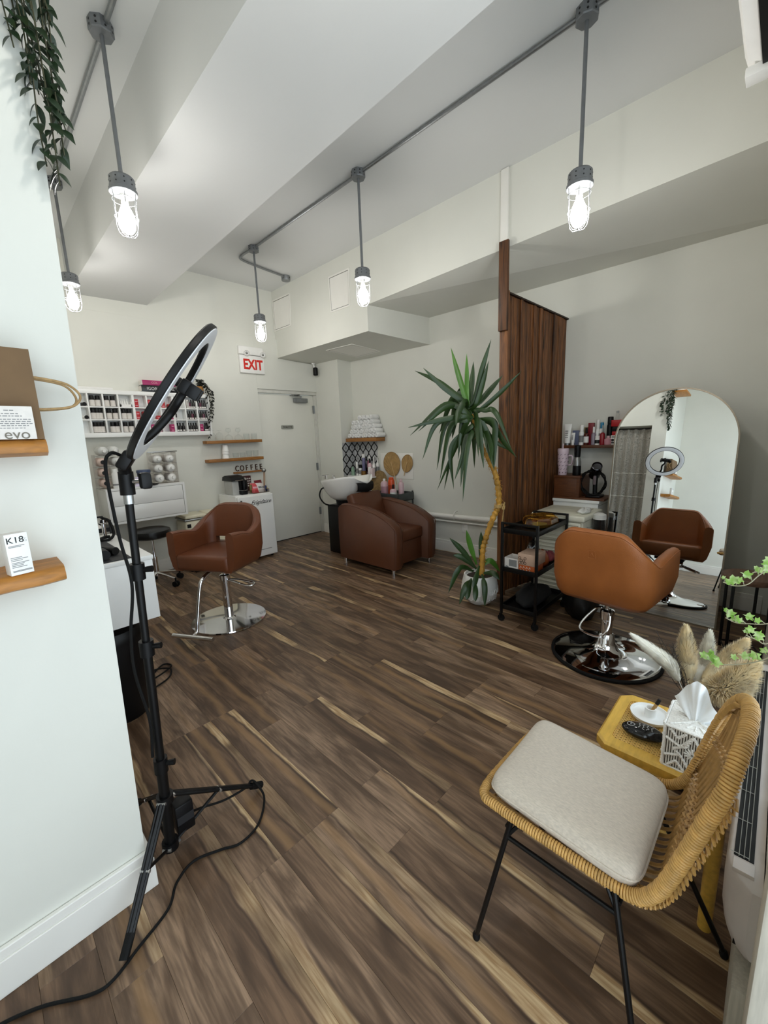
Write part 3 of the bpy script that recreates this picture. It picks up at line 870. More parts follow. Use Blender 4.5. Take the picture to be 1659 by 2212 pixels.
# fridge
t = thing('mini_fridge', 'small white retro fridge with a script badge beside the toilet door', 'fridge', (2.38, 4.6, 0))
x0, x1, yf, zf = 2.10, 2.555, 4.40, .795
MB().box(x0, yf + .05, .03, x1, 4.90, zf, bev=.012).build('cabinet', WHITE, t)
dd = MB().box(x0 + .002, yf, .035, x1 - .002, yf + .045, zf - .01, bev=.012, seg=3).build('fridge_door', WHITE, t)
MB().box(x0 + .01, yf - .002, .115, x1 - .08, yf + .002, .122, bev=.001).build('groove', GREYINK, dd)
text('lettering', 'Frigidaire', .068, face_m((2.385, yf - .0015, .70), (1, 0, 0), (0, 0, 1)), INK, dd, shear=.45, sx=1.02)
MB().tube([(2.25, yf - .0015, .682), (2.52, yf - .0015, .684)], .0016, 6).build('badge_line', INK, dd)
MB().cyl((x0 + .03, yf + .001, .735), (x0 + .03, yf - .012, .735), .014, .010).box(x0 + .016, yf - .016, .715, x0 + .046, yf - .010, .75, bev=.003).build('latch', CHROME, dd)
for x in (x0 + .04, x1 - .04):
    for y in (yf + .08, 4.86): MB().cyl((x, y, 0), (x, y, .032), .016).build('foot', BLACK, t)
# coffee machine
zt2 = .7955
t = thing('coffee_machine', 'black and grey capsule coffee machine on the white fridge', 'coffee machine', (2.22, 4.62, zt2))
MB().box(2.13, 4.56, zt2, 2.21, 4.78, zt2 + .175, bev=.008).build('side_panel', mat('silver_plastic', '#b7b7b4', .35), t)
b = MB()
pr = [(4.535, .165), (4.55, .20), (4.60, .222), (4.70, .228), (4.77, .21), (4.79, .165)]
b.grid([[(x, y, zt2 + z) for y, z in pr] for x in (2.115, 2.135, 2.255, 2.275)])
for x in (2.115, 2.275): b.poly([(x, y, zt2 + z) for y, z in pr])
b.poly([(x, y, zt2 + .165) for x, y in ((2.115, 4.535), (2.275, 4.535), (2.275, 4.79), (2.115, 4.79))])
b.build('head', BLACK, t, angle=50)
MB().box(2.213, 4.60, zt2, 2.265, 4.78, zt2 + .168, bev=.006).build('body', BLACK, t)
MB().box(2.205, 4.50, zt2, 2.285, 4.60, zt2 + .05, bev=.008).build('drip_tray', BLACK, t)
MB().box(2.209, 4.503, zt2 + .05, 2.281, 4.60, zt2 + .055, bev=.001).build('tray_grille', CHROME, t)
MB().box(2.16, 4.535, zt2 + .163, 2.26, 4.545, zt2 + .168).tube([(2.16, 4.54, zt2 + .17), (2.17, 4.525, zt2 + .172), (2.25, 4.525, zt2 + .172), (2.26, 4.54, zt2 + .17)], .004, 8).build('lever', CHROME, t)
t = thing('milk_frother', 'black milk frother jug with steel lid beside the coffee machine', 'milk frother', (2.36, 4.74, zt2))
MB().lathe([(0, 0), (.043, 0), (.043, .145), (.04, .15), (0, .15)], 20, c=(2.36, 4.74, zt2)).build('jug', BLACK, t)
MB().lathe([(.036, .15), (.036, .175), (.03, .18), (0, .18)], 20, c=(2.36, 4.74, zt2)).build('lid', CHROME, t)
t = thing('capsule_box', 'upright patterned dark box of coffee capsules at the back of the fridge top', 'box', (2.46, 4.84, zt2))
MB().box(2.42, 4.82, zt2, 2.505, 4.87, zt2 + .19, bev=.002).build('carton', mat('dark_maroon_card', '#3a1013', .45), t)
b = MB()
for i in range(3):
    for j in range(4): b.lathe([(0, 0), (.009, 0), (.009, .001), (0, .001)], 10, M=face_m((2.437 + .025 * i, 4.8195, zt2 + .065 + .03 * j), (1, 0, 0), (0, 0, 1)))
b.build('print', LABEL, t)['kind'] = 'stuff'
o = tag(MB().box(2.50, 4.835, zt2, 2.545, 4.87, zt2 + .135, bev=.002).build('sugar_box', WHITEP), 'plain white carton behind the snack basket on the fridge', 'box')
# snack basket
t = thing('snack_tray', 'clear tray of snack packets on the right side of the fridge top', 'tray', (2.45, 4.52, zt2))
b = MB().box(2.33, 4.46, zt2, 2.545, 4.60, zt2 + .004)
for a in ((2.33, 4.46, 2.545, 4.463), (2.33, 4.597, 2.545, 4.60), (2.33, 4.463, 2.333, 4.597), (2.542, 4.463, 2.545, 4.597)): b.box(a[0], a[1], zt2 + .004, a[2], a[3], zt2 + .045)
b.build('tray', ACRYL, t)
def packet(name, label, x, y, z, wd, h, m_, tilt, rz, mark=None):
    rows = []
    for j in range(7):
        f = j / 6
        bul = .012 * math.sin(pi * f) ** .6 + .0008
        rows.append([((u - .5) * wd * (1 + .03 * math.sin(9 * f)), -bul * math.sin(pi * u) ** .5, f * h) for u in [k / 6 for k in range(7)]])
    rows2 = [[(p[0], -p[1] * .8 + .0008, p[2]) for p in r] for r in rows]
    b = MB(); b.grid(rows); b.grid(rows2)
    M_ = Matrix.Translation((x, y, z)) @ Matrix.Rotation(rz, 4, 'Z') @ Matrix.Rotation(tilt, 4, 'X')
    bmesh.ops.transform(b.bm, matrix=M_, verts=b.bm.verts[:])
    bmesh.ops.remove_doubles(b.bm, verts=b.bm.verts[:], dist=.0018)
    o = tag(b.build(name, m_, angle=60), label, 'packet')
    if mark:
        q = MB().box(-wd * .3, -.0142, h * .4, wd * .3, -.0134, h * .6, M=M_).build('print', mark, o, world=False)
    return o
packet('snack_packet', 'coral red snack packet in the clear tray', 2.385, 4.50, zt2 + .006, .085, .125, mat('coral_foil', '#c8454c', .35), -.5, -.15, PINKB)
packet('snack_packet', 'white snack packet in the middle of the clear tray', 2.455, 4.50, zt2 + .006, .075, .12, mat('white_foil', '#ddd7d4', .35), -.45, .1, GREYINK)
packet('snack_packet', 'pale snack packet leaning right in the clear tray', 2.505, 4.515, zt2 + .006, .06, .11, mat('pale_foil', '#cfc4be', .35), -.4, .35, GREYINK)
packet('snack_packet', 'dark red snack packet behind the white ones', 2.48, 4.565, zt2 + .03, .11, .12, mat('darkred_foil', '#6d1420', .35), -.3, .2, LABEL)
packet('snack_packet', 'blue and yellow packet at the right end of the clear tray', 2.532, 4.50, zt2 + .006, .04, .075, mat('blue_foil', '#26305e', .4), -.2, .5, mat('yellow_foil', '#c7b15a', .4))
packet('tea_packet', 'small olive packet at the left end of the clear tray', 2.343, 4.53, zt2 + .006, .03, .10, mat('olive_foil', '#6d6335', .5), -.1, -.3)
t = thing('scoop_pot', 'round steel ball scoop on wooden stems rising from the tray', 'scoop', (2.535, 4.58, zt2))
MB().lathe([(0, -.028), (.017, -.022), (.027, -.006), (.027, .006), (.02, .02), (0, .026)], 16, c=(2.585, 4.62, 1.052)).build('scoop_head', STEEL, t)
MB().tube([(2.535, 4.575, zt2 + .005), (2.56, 4.60, .93), (2.58, 4.618, 1.03)], .004, 6).build('stem', OAK, t)
MB().tube([(2.538, 4.57, zt2 + .005), (2.572, 4.595, .93), (2.59, 4.612, 1.03)], .004, 6).build('stem', OAK, t)

# ------------------------------------------------------------------ floating drawer cabinet and its bottle racks
t = thing('drawer_cabinet', 'white floating cabinet with two wide drawers under the cube shelf', 'cabinet', (1.24, WY, .83))
a0, a1, ay, b0, b1 = .885, 1.60, 4.55, .665, 1.012
MB().box(a0, ay + .012, b1 - .02, a1, WY - .001, b1, bev=.001).build('top_panel', WHITE, t)
MB().box(a0, ay + .012, b0, a1, WY - .001, b0 + .02, bev=.001).build('bottom_panel', WHITE, t)
for x in (a0, a1 - .02): MB().box(x, ay + .012, b0 + .02, x + .02, WY - .001, b1 - .02, bev=.001).build('side_panel', WHITE, t)
MB().box(a0 + .02, ay + .035, b0 + .02, a1 - .02, WY - .01, b1 - .02).build('dark_gap', INK, t)
zm = (b0 + b1) / 2
b = MB().box(a0, ay, b1 - .022, a1, ay + .012, b1).box(a0, ay, b0, a1, ay + .012, b0 + .022).box(a0, ay, b0 + .022, a0 + .022, ay + .012, b1 - .022).box(a1 - .022, ay, b0 + .022, a1, ay + .012, b1 - .022)
b.build('front_frame', WHITE, t)
for z0_, z1_ in ((b0 + .025, zm - .0015), (zm + .0015, b1 - .025)):
    MB().box(a0 + .026, ay + .001, z0_, a1 - .026, ay + .02, z1_, bev=.001).build('drawer', WHITE, t)
def rack(name, label, x0, x1, cols, rows, y=4.62):
    t = thing(name, label, 'rack', ((x0 + x1) / 2, y + .08, b1))
    z0_ = b1 + .0005
    for k in range(rows + 1):
        z = z0_ + .004 + k * .102
        if k: MB().tube(bez([(x0 + (x1 - x0) * i / (cols * 4), y, z + .012 * (math.cos(2 * pi * i / 4) - 1) * -.5) for i in range(cols * 4 + 1)], 3), .0022, 6).build('front_rail', STEEL, t)
        MB().box(x0, y, z - .002, x1, y + .15, z + .001).build('tier_sheet', ACRYL, t)
    for x in (x0, x1 - .004): MB().box(x, y, z0_, x + .004, y + .15, z0_ + .102 * rows + .02).build('side_sheet', ACRYL, t)
    for x in [x0 + (x1 - x0) * i / cols for i in range(1, cols)]: MB().box(x - .002, y, z0_, x + .002, y + .15, z0_ + .102 * rows).build('partition_sheet', ACRYL, t)
rack('bottle_rack', 'clear bottle rack at the left end of the drawer cabinet', .855, 1.075, 2, 3)
rack('bottle_rack', 'clear bottle rack of six white bottles, right of the blue tub', 1.335, 1.575, 2, 3)
MB().box(1.30, 4.60, 1.335, 1.585, 4.612, 1.347, bev=.003).build('label_bar', STEEL, bpy.data.objects['bottle_rack.001'])
PINKW = mat('blush_plastic', '#dcc3b8', .4, var=.03)
GRW = mat('translucent_white', '#d5d6d4', .35, var=.03)
def lying(label, x, z, y, m_, capm, r=.043, big=False):
    t = thing('developer_bottle', label, 'bottle', (x, y, z))
    Mx = Matrix.Translation((x, y, z)) @ Matrix.Rotation(pi / 2, 4, 'X')
    MB().lathe([(0, -.17), (r - .004, -.17), (r, -.165), (r, -.02), (r * .93, -.008), (r * .6, .006), (.016, .012), (0, .013)], 22, M=Mx).build('bottle_body', m_, t)
    c = .020 if capm is BLACK else .016
    MB().lathe([(c, .0135), (c, .038), (c - .002, .041), (0, .041)], 18, M=Mx).build('cap', capm, t)
    return t
col_ = ('left', 'right'); rw = ('top', 'middle', 'bottom')
for r_ in range(3):
    for c_ in range(2):
        lying('white bottle lying in the right-hand rack, %s row, %s side' % (rw[r_], col_[c_]), 1.395 + .12 * c_, 1.265 - .099 * r_ + .002, 4.62, WHITEP, WHITEP)
lying('white bottle lying on top of the left rack, left one', .935, 1.372, 4.63, GRW, WHITEP)
lying('white bottle lying on top of the left rack, right one', 1.025, 1.372, 4.63, GRW, WHITEP)
lying('white bottle lying in the right column of the left rack, top row', 1.03, 1.268, 4.62, GRW, WHITEP)
for r_ in range(3):
    lying('blush pink bottle with a black cap in the left rack, %s row' % rw[r_], .912, 1.268 - .101 * r_, 4.62, PINKW, BLACK)
def upright(name, label, cat, x, y, z, prof, m_, cap, capm, grp=None, n=18, lab=None):
    t = thing(name, label, cat, (x, y, z), 0, grp)
    z += .0004
    MB().lathe(prof, n, c=(x, y, z)).build('bottle_body', m_, t)
    if cap: MB().lathe(cap, n, c=(x, y, z)).build('cap', capm, t)
    if lab:
        r, za, zb, lm = lab
        MB().lathe([(r, za), (r, zb)], n, c=(x, y, z), ends=False).build('label_band', lm, t)
    return t
upright('spray_can', 'white bottle with grey print standing in front of the left rack', 'bottle', .99, 4.585, b1, [(0, 0), (.03, 0), (.031, .004), (.031, .14), (.02, .158), (0, .16)], WHITEP, [(.022, .155), (.022, .183), (.019, .188), (0, .188)], WHITEP, lab=(.0314, .03, .045, GREYINK))
upright('spray_can', 'second white bottle just behind the front one by the left rack', 'bottle', 1.055, 4.60, b1, [(0, 0), (.028, 0), (.029, .004), (.029, .15), (.02, .168), (0, .17)], WHITEP, [(.02, .165), (.02, .19), (0, .193)], WHITEP, lab=(.0294, .05, .06, GREYINK))
upright('bleach_tub', 'slate blue lidded tub of powder on the drawer cabinet', 'tub', 1.245, 4.62, b1, [(0, 0), (.055, 0), (.058, .005), (.06, .13), (0, .13)], mat('slate_blue_plastic', '#3c4560', .4), [(.064, .13), (.064, .152), (.06, .157), (0, .157)], mat('slate_lid', '#4a5673', .4), lab=(.0594, .05, .10, mat('navy_label', '#252c4a', .4)))
o = tag(MB().box(1.15, 4.575, b1 + .0005, 1.20, 4.58, b1 + .095, bev=.001).box(1.14, 4.57, b1 + .0005, 1.21, 4.60, b1 + .012, bev=.002).build('card_holder', mat('lilac_card', '#cfc6da', .5)), 'small lilac card in a stand on the drawer cabinet', 'card')
o = tag(MB().lathe([(0, 0), (.045, 0), (.06, .012), (.055, .012), (.042, .004), (0, .004)], 20, c=(1.30, 4.57, b1 + .0005)).build('mixing_dish', BLACK), 'black mixing dish in front of the blue tub', 'dish')
# pedal bin, stool, trolley, work table under and beside the cabinet
t = thing('pedal_bin', 'wide cream pedal bin with two lids left of the fridge', 'bin', (1.83, 4.72, 0))
MB().box(1.575, 4.60, .02, 2.075, 4.90, .575, bev=.03, seg=3).build('bin_body', CREAM, t)
MB().box(1.57, 4.595, .575, 2.08, 4.905, .592, bev=.006).build('rim', STEEL, t)
for x in (1.575, 1.83): MB().box(x + .004, 4.60, .592, x + .243, 4.90, .632, bev=.016, seg=3).build('lid', CREAM, t)
MB().box(1.59, 4.592, .50, 1.63, 4.602, .54, bev=.003).build('handle_recess', BLACK, t)
MB().box(1.60, 4.54, .0, 2.05, 4.62, .022, bev=.004).build('pedal', BLACK, t)
MB().box(1.58, 4.605, 0, 2.07, 4.89, .022).build('plinth', BLACK, t)
t = thing('rolling_stool', 'black round rolling stool tucked under the drawer cabinet', 'stool', (1.19, 4.46, 0))
MB().lathe([(0, .50), (.15, .50), (.175, .515), (.182, .545), (.175, .575), (.14, .592), (0, .598)], 28, c=(1.19, 4.46, 0)).build('seat', mat('black_vinyl', '#0b0b0c', .35, bump=.1), t)
MB().cyl((1.19, 4.46, .22), (1.19, 4.46, .5), .014).cyl((1.19, 4.46, .1), (1.19, 4.46, .3), .025).build('gas_lift', CHROME, t)
for k in range(5):
    a = k * 2 * pi / 5 - 1.1
    c_, s_ = math.cos(a), math.sin(a)
    MB().tube([(1.19 + .02 * c_, 4.46 + .02 * s_, .13), (1.19 + .23 * c_, 4.46 + .23 * s_, .085)], [.016, .010], 10).build('base_arm', CHROME, t)
    w_ = MB().cyl((1.19 + .23 * c_, 4.46 + .23 * s_, .05), (1.19 + .23 * c_, 4.46 + .23 * s_, .09), .008).build('caster', BLACK, t)
    b = MB()
    for d_ in (-.014, .014): b.cyl((1.19 + .23 * c_ - s_ * (d_ - .009), 4.46 + .23 * s_ + c_ * (d_ - .009), .029), (1.19 + .23 * c_ - s_ * (d_ + .009), 4.46 + .23 * s_ + c_ * (d_ + .009), .029), .029)
    b.build('wheel', RUBBER, w_)
def frame_cart(name, label, x0, y0, x1, y1, trays, zh, m_, M=None):
    t = thing(name, label, 'trolley', ((x0 + x1) / 2, (y0 + y1) / 2, 0)) if M is None else None
    return t
t = thing('towel_trolley', 'black metal trolley with a white towel left of the drawer cabinet', 'trolley', (.66, 4.2, 0))
for x in (.54, .78):
    for y in (4.05, 4.34): MB().box(x - .01, y - .01, .03, x + .01, y + .01, .80, bev=.002).build('post', BLACKM, t)
for z in (.2, .46, .70):
    b = MB().box(.54, 4.05, z, .78, 4.34, z + .012)
    for a in ((.54, 4.045, .78, 4.055), (.54, 4.335, .78, 4.345), (.535, 4.05, .545, 4.34), (.775, 4.05, .785, 4.34)): b.box(a[0], a[1], z, a[2], a[3], z + .035)
    b.build('tray', BLACKM, t)
MB().box(.54, 4.04, .785, .78, 4.05, .80).box(.54, 4.34, .785, .78, 4.35, .80).build('handle', BLACKM, t)
for x in (.54, .78):
    for y in (4.05, 4.34): MB().cyl((x - .008, y, .02), (x + .008, y, .02), .02).build('wheel', RUBBER, t)
rows = []
for j in range(9):
    rows.append([(.555 + .21 * i / 8, 4.07 + .24 * j / 8, .716 + .05 * math.sin(pi * i / 8) * math.sin(pi * j / 8) * (1 + .5 * math.sin(i * 2.3 + j * 1.7))) for i in range(9)])
b = MB(); b.grid(rows); b.grid([[(p[0], p[1], .7125) for p in r] for r in rows]); bmesh.ops.remove_doubles(b.bm, verts=b.bm.verts[:], dist=.004)
tag(b.build('crumpled_towel', WHITEP, angle=60), 'crumpled white towel on the black trolley top', 'towel')
t = thing('work_table', 'white floating cabinet jutting from the left wall behind the ring light', 'table', (.4, 2.6, .7))
MB().box(.2245, 2.235, .53, .585, 3.02, .84, bev=.003).build('carcass', WHITE, t)
MB().box(.2245, 2.23, .84, .59, 3.025, .862, bev=.003).build('table_top', WHITE, t)
o = tag(MB().box(.225, 2.25, .8625, .50, 2.78, .867, bev=.001).build('black_mat', mat('black_mat', '#15161a', .6)), 'black rubber mat on the white floating table', 'mat')
def tool(name, label, p0, p1, r, cat):
    t = thing(name, label, cat, p0)
    MB().tube([p0, V(p0).lerp(V(p1), .6)], r, 12).build('grip', BLACK, t)
    MB().tube([V(p0).lerp(V(p1), .6), p1], [r * 1.15, r * .9], 12).build('barrel', BLACKM, t)
    return t
tool('hair_clipper', 'black hair clipper lying at the front edge of the black mat', (.40, 2.29, .892), (.40, 2.44, .892), .024, 'clipper')
tool('hair_straightener', 'long black styling iron lying across the black mat', (.46, 2.36, .888), (.34, 2.60, .888), .020, 'styling iron')
tool('hair_trimmer', 'slim black trimmer beside the clipper on the mat', (.305, 2.30, .885), (.31, 2.44, .885), .017, 'clipper')
t = thing('tool_holder', 'chrome tool holder with curled black cable at the back of the white table', 'tool holder', (.5, 2.86, .863))
MB().lathe([(0, 0), (.04, 0), (.04, .006), (.012, .01), (.010, .09), (.03, .1), (.032, .12), (0, .12)], 18, c=(.52, 2.88, .8625)).build('stand', CHROME, t)
MB().tube(bez([(.52, 2.88, .99), (.545, 2.84, .97), (.55, 2.80, .90), (.52, 2.78, .872), (.48, 2.80, .872), (.50, 2.85, .875), (.54, 2.87, .875)], 8), .008, 8).build('cable', RUBBER, t)
t = thing('floor_bin', 'tall black bin with a domed top below the white floating table', 'bin', (.382, 2.42, 0))
MB().lathe([(0, 0), (.135, 0), (.142, .01), (.15, .43), (0, .43)], 36, c=(.382, 2.42, 0)).build('bin_body', BLACK, t)
MB().lathe([(.154, .43), (.154, .455), (.14, .482), (.08, .502), (0, .508)], 36, c=(.382, 2.42, 0)).build('lid', BLACKM, t)
tag(MB().tube(bez([(.50, 2.55, .006), (.60, 2.66, .008), (.69, 2.74, .008), (.72, 2.68, .010), (.64, 2.62, .012), (.56, 2.60, .012), (.62, 2.70, .014), (.70, 2.64, .015), (.66, 2.55, .008), (.56, 2.5, .008), (.50, 2.48, .006)], 10), .005, 8).build('coiled_cable', RUBBER), 'coil of black cable on the floor beside the black bin', 'cable')

# ------------------------------------------------------------------ styling chairs (built facing +x about their own column)
def make_shell(b, w, df, db, hb, ha, t=.062, rc=.13, slot=0.0, z0=0.0, dip=.115, drop=.37):
    """U-shaped padded shell; half width w, front at +df, back at -db; hb back height, ha arm height"""
    path = []
    def add(x, y, nx, ny): path.append((x, y, nx, ny))
    n1 = 12
    for i in range(n1): add(df - (df + db - rc) * i / n1, -w, 0, -1)
    for i in range(9):
        a = pi / 2 * i / 8
        add(-db + rc - rc * math.sin(a), -w + rc - rc * math.cos(a), -math.sin(a), -math.cos(a))
    n2 = 18
    for i in range(1, n2): add(-db, -w + rc + (2 * w - 2 * rc) * i / n2, -1, 0)
    for i in range(9):
        a = pi / 2 * i / 8
        add(-db + rc - rc * math.cos(a), w - rc + rc * math.sin(a), -math.cos(a), math.sin(a))
    for i in range(1, n1 + 1): add(-db + rc + (df + db - rc) * i / n1, w, 0, 1)
    d = [0]
    for p, q in zip(path, path[1:]): d.append(d[-1] + math.hypot(q[0] - p[0], q[1] - p[1]))
    mid = d[-1] / 2
    rows = []
    fr = (0, .04, .125, .175, .32, .5, .7, .85, .94)
    info = []
    for (x, y, nx, ny), s_ in zip(path, d):
        u = abs(s_ - mid)
        f = sm(dip, drop, u)
        h = hb * (1 - f) + ha * f + .022 * sm(drop, mid, u) - .01 * math.sin(pi * sm(drop - .08, drop + .1, u))
        lean = .05 * (1 - sm(.1, .45, u))            # the back leans out towards its top
        ring = []
        def P(off, z):
            k = max(0, (z - .15) / max(hb, .01)) * lean
            tuck = .045 * max(0, 1 - z / .10) ** 2
            o_ = off - tuck
            return V((x + nx * (o_ + k * (1 if nx < -.01 else 0)), y + ny * o_, z0 + z))
        zs = [.0, .03, .125, .172] + [.172 + (h - .03 - .172) * q for q in (.25, .5, .75, 1)]
        for z in zs: ring.append(P(0, z))
        for q in (30, 60, 90, 120, 150):
            a = math.radians(q)
            ring.append(P(-t / 2 + t / 2 * math.cos(a), h - .03 + .03 * math.sin(a)))
        for z in zs[::-1]: ring.append(P(-t, z))
        rows.append(ring)
        info.append(u)
    vv = [[b.bm.verts.new(p) for p in r] for r in rows]
    m_ = len(vv[0])
    io = m_ - 1
    for i in range(len(vv) - 1):
        hole = slot > 0 and max(info[i], info[i + 1]) < slot
        for k in range(m_ - 1):
            if hole and (k == 2 or k == m_ - 4): continue
            b.bm.faces.new((vv[i][k], vv[i][k + 1], vv[i + 1][k + 1], vv[i + 1][k]))
        b.bm.faces.new((vv[i][m_ - 1], vv[i][0], vv[i + 1][0], vv[i + 1][m_ - 1]))
        if hole:
            for ka, kb in ((2, m_ - 3), (3, m_ - 4)):
                b.bm.faces.new((vv[i][ka], vv[i][kb], vv[i + 1][kb], vv[i + 1][ka]))
    if slot > 0:
        ids = [i for i in range(len(vv) - 1) if max(info[i], info[i + 1]) < slot]
        for i in (ids[0], ids[-1] + 1): b.bm.faces.new((vv[i][2], vv[i][3], vv[i][m_ - 4], vv[i][m_ - 3]))
    for r in (vv[0], vv[-1]): b.bm.faces.new(r)
    return path, rows
def styling_chair(label, loc, heading, leather, zs, slot, domed, foot=True, dip=.115, drop=.37, col_r=.032):
    t = thing('styling_chair', label, 'chair', (loc[0], loc[1], 0), heading)
    W, DF, DB = .285, .235, .225
    b = MB()
    path, rows = make_shell(b, W, DF, DB, .445, .275, slot=slot, z0=zs, dip=dip, drop=drop)
    sh = b.build('shell', leather, t, world=False, angle=60)
    # piping along the top edge
    for kk, nm in ((8, 'outer'), (12, 'inner')):
        MB().tube([r[kk] for r in rows], .0032, 6).build('piping', leather, sh, world=False)
    e = W - .06
    b = MB().box(-DB + .05, -e, zs + .0, DF + .012, e, zs + .125, bev=.03, seg=3)
    b.build('seat', leather, t, world=False, angle=60)
    if slot == 0:
        q = MB()
        fm = face_m((-DB - .041, .0, zs + .31), (0, -1, 0), (0, 0, 1))
        for a in ((-.022, -.022, .022, -.019), (-.022, .019, .022, .022), (-.022, -.022, -.019, .022), (.019, -.022, .022, .022)): q.box(a[0], a[1], -.003, a[2], a[3], .0006, M=fm)
        q.tube([fm @ V((-.01, -.01, .0)), fm @ V((0, .012, .0)), fm @ V((.01, -.01, .0))], .0012, 5)
        q.build('stamped_mark', leather, sh, world=False)['kind'] = 'stuff'
    MB().box(-.11, -.11, zs - .03, .11, .11, zs + .004, bev=.006).build('mounting_plate', BLACKM, t, world=False)
    MB().lathe([(col_r * .5, .2), (col_r * .5, zs - .028)], 16).build('piston', CHROME, t, world=False)
    MB().lathe([(col_r * 1.05, .012), (col_r * 1.05, zs - .16), (col_r * 1.25, zs - .155), (col_r * 1.25, zs - .10), (col_r, zs - .095), (0, zs - .095)], 24).build('column', CHROME, t, world=False)
    if domed:
        MB().lathe([(0, .0), (.305, 0), (.31, .006), (.31, .016), (.298, .02), (0, .02)], 56).build('base_rim', RUBBER, t, world=False)
        MB().lathe([(.297, .019), (.285, .024), (.20, .032), (.13, .042), (.075, .066), (.052, .10), (.045, .15), (.034, .16)], 56, ends=False).build('base_dome', CHROME, t, world=False, angle=60)
    else:
        MB().lathe([(0, 0), (.282, 0), (.286, .004), (.284, .012), (.05, .018), (.04, .03), (.034, .03)], 56).build('base_plate', CHROME, t, world=False, angle=25)
    lz = zs - .11
    MB().tube(bez([(.015, .03, lz - .03), (.03, .10, lz - .03), (.035, .20, lz - .05), (.02, .255, lz - .055), (-.03, .24, lz - .055), (-.035, .18, lz - .045), (-.02, .10, lz - .03), (-.015, .03, lz - .03)], 6) if not domed else
              bez([(-.02, .02, lz + .03), (-.05, .05, lz + .02), (-.10, .10, lz - .06), (-.125, .105, lz - .105), (-.14, .05, lz - .115), (-.13, -.02, lz - .11), (-.09, -.045, lz - .06), (-.05, -.035, lz + .02), (-.02, -.02, lz + .03)], 6), .0065, 8).build('pump_lever', CHROME, t, world=False)
    if domed:
        for d_ in (-.012, .012): MB().tube([(.02, -.05 + d_, zs - .055), (.29, -.215 + d_, zs - .085)], .008, 10).build('tilt_lever', CHROME, t, world=False)
        MB().lathe([(0, -.02), (.03, -.02), (.034, -.012), (.034, .012), (.03, .02), (0, .02)], 16, M=Matrix.Translation((.08, -.085, zs - .06)) @ Matrix.Rotation(pi / 2, 4, 'X')).build('lever_hub', CHROME, t, world=False)
    if foot:
        fz = .05
        MB().tube(bez([(.14, 0, zs - .015), (.25, 0, zs - .05), (.29, 0, zs - .12), (.35, 0, fz + .09), (.37, 0, fz + .02), (.41, 0, fz)], 8), .0145, 12).build('footrest_arm', CHROME, t, world=False)
        MB().cyl((.415, -.17, fz), (.415, .17, fz), .016).build('footrest_bar', CHROME, t, world=False)
    return t
styling_chair('brown leather styling chair on flat round chrome base left of the shampoo unit', (1.30, 3.085), math.radians(209), BROWN, .475, .20, False, dip=.085, drop=.45)
ch2 = styling_chair('tan leather styling chair seen from behind, facing the arched mirror', (2.605, .675), math.radians(-6), TAN, .405, 0.0, True, foot=False)

# ------------------------------------------------------------------ shampoo unit
t = thing('shampoo_chair', 'low dark brown leather shampoo armchair under the white wash basin', 'chair', (3.2, 3.1, 0))
def arm(x0, x1):
    b = MB()
    prof = [(2.70, .06), (2.685, .20), (2.675, .42), (2.70, .50), (2.78, .555), (2.95, .62), (3.15, .665), (3.35, .685), (3.50, .68), (3.56, .64), (3.57, .4), (3.56, .06)]
    n = len(prof)
    lay = []
    for x, ins in ((x0, .02), (x0 + .022, 0), ((x0 + x1) / 2, -.006), (x1 - .022, 0), (x1, .02)):
        cy, czc = 3.12, .36
        lay.append([(x, y + (cy - y) * ins * 1.2, z + (czc - z) * ins * 1.6 if z > .07 else z) for y, z in prof])
    b.grid(lay, closed_u=True)
    for r in (lay[0], lay[-1]): b.poly(r)
    bmesh.ops.remove_doubles(b.bm, verts=b.bm.verts[:], dist=.0005)
    return b
arm(2.865, 2.985).build('arm', DBROWN, t, angle=75)
arm(3.41, 3.53).build('arm', DBROWN, t, angle=75)
for x in (2.985, 3.41):
    for x_ in ((x - .118, x) if x < 3 else (x, x + .118)):
        MB().tube(bez([(x_, 2.70, .08), (x_, 2.685, .42), (x_, 2.71, .50), (x_, 2.95, .615), (x_, 3.35, .678), (x_, 3.52, .66)], 6), .004, 6).build('piping', DBROWN, t)
b = MB().box(2.985, 2.76, .30, 3.41, 3.36, .43, bev=.03, seg=3)
b.build('seat_cushion', DBROWN, t, angle=60)
MB().box(2.985, 2.79, .06, 3.41, 3.5, .31, bev=.006).build('front_panel', DBROWN, t)
BM_ = Matrix.Translation((3.195, 3.33, .40)) @ Matrix.Rotation(math.radians(-22), 4, 'X')
MB().box(-.235, -.055, 0, .235, .055, .40, bev=.028, seg=3, M=BM_).build('back_cushion', DBROWN, t, angle=60)
MB().box(-.236, -.006, .05, .236, -.002, .39, M=Matrix.Translation((3.195, 3.33, .40)) @ Matrix.Rotation(math.radians(-22), 4, 'X') @ Matrix.Translation((0, -.0, 0))).build('back_seam', DBROWN, t)
for x in (2.90, 3.49):
    for y in (2.75, 3.50): MB().cyl((x, y, 0), (x, y, .062), .02).build('foot', CHROME, t)
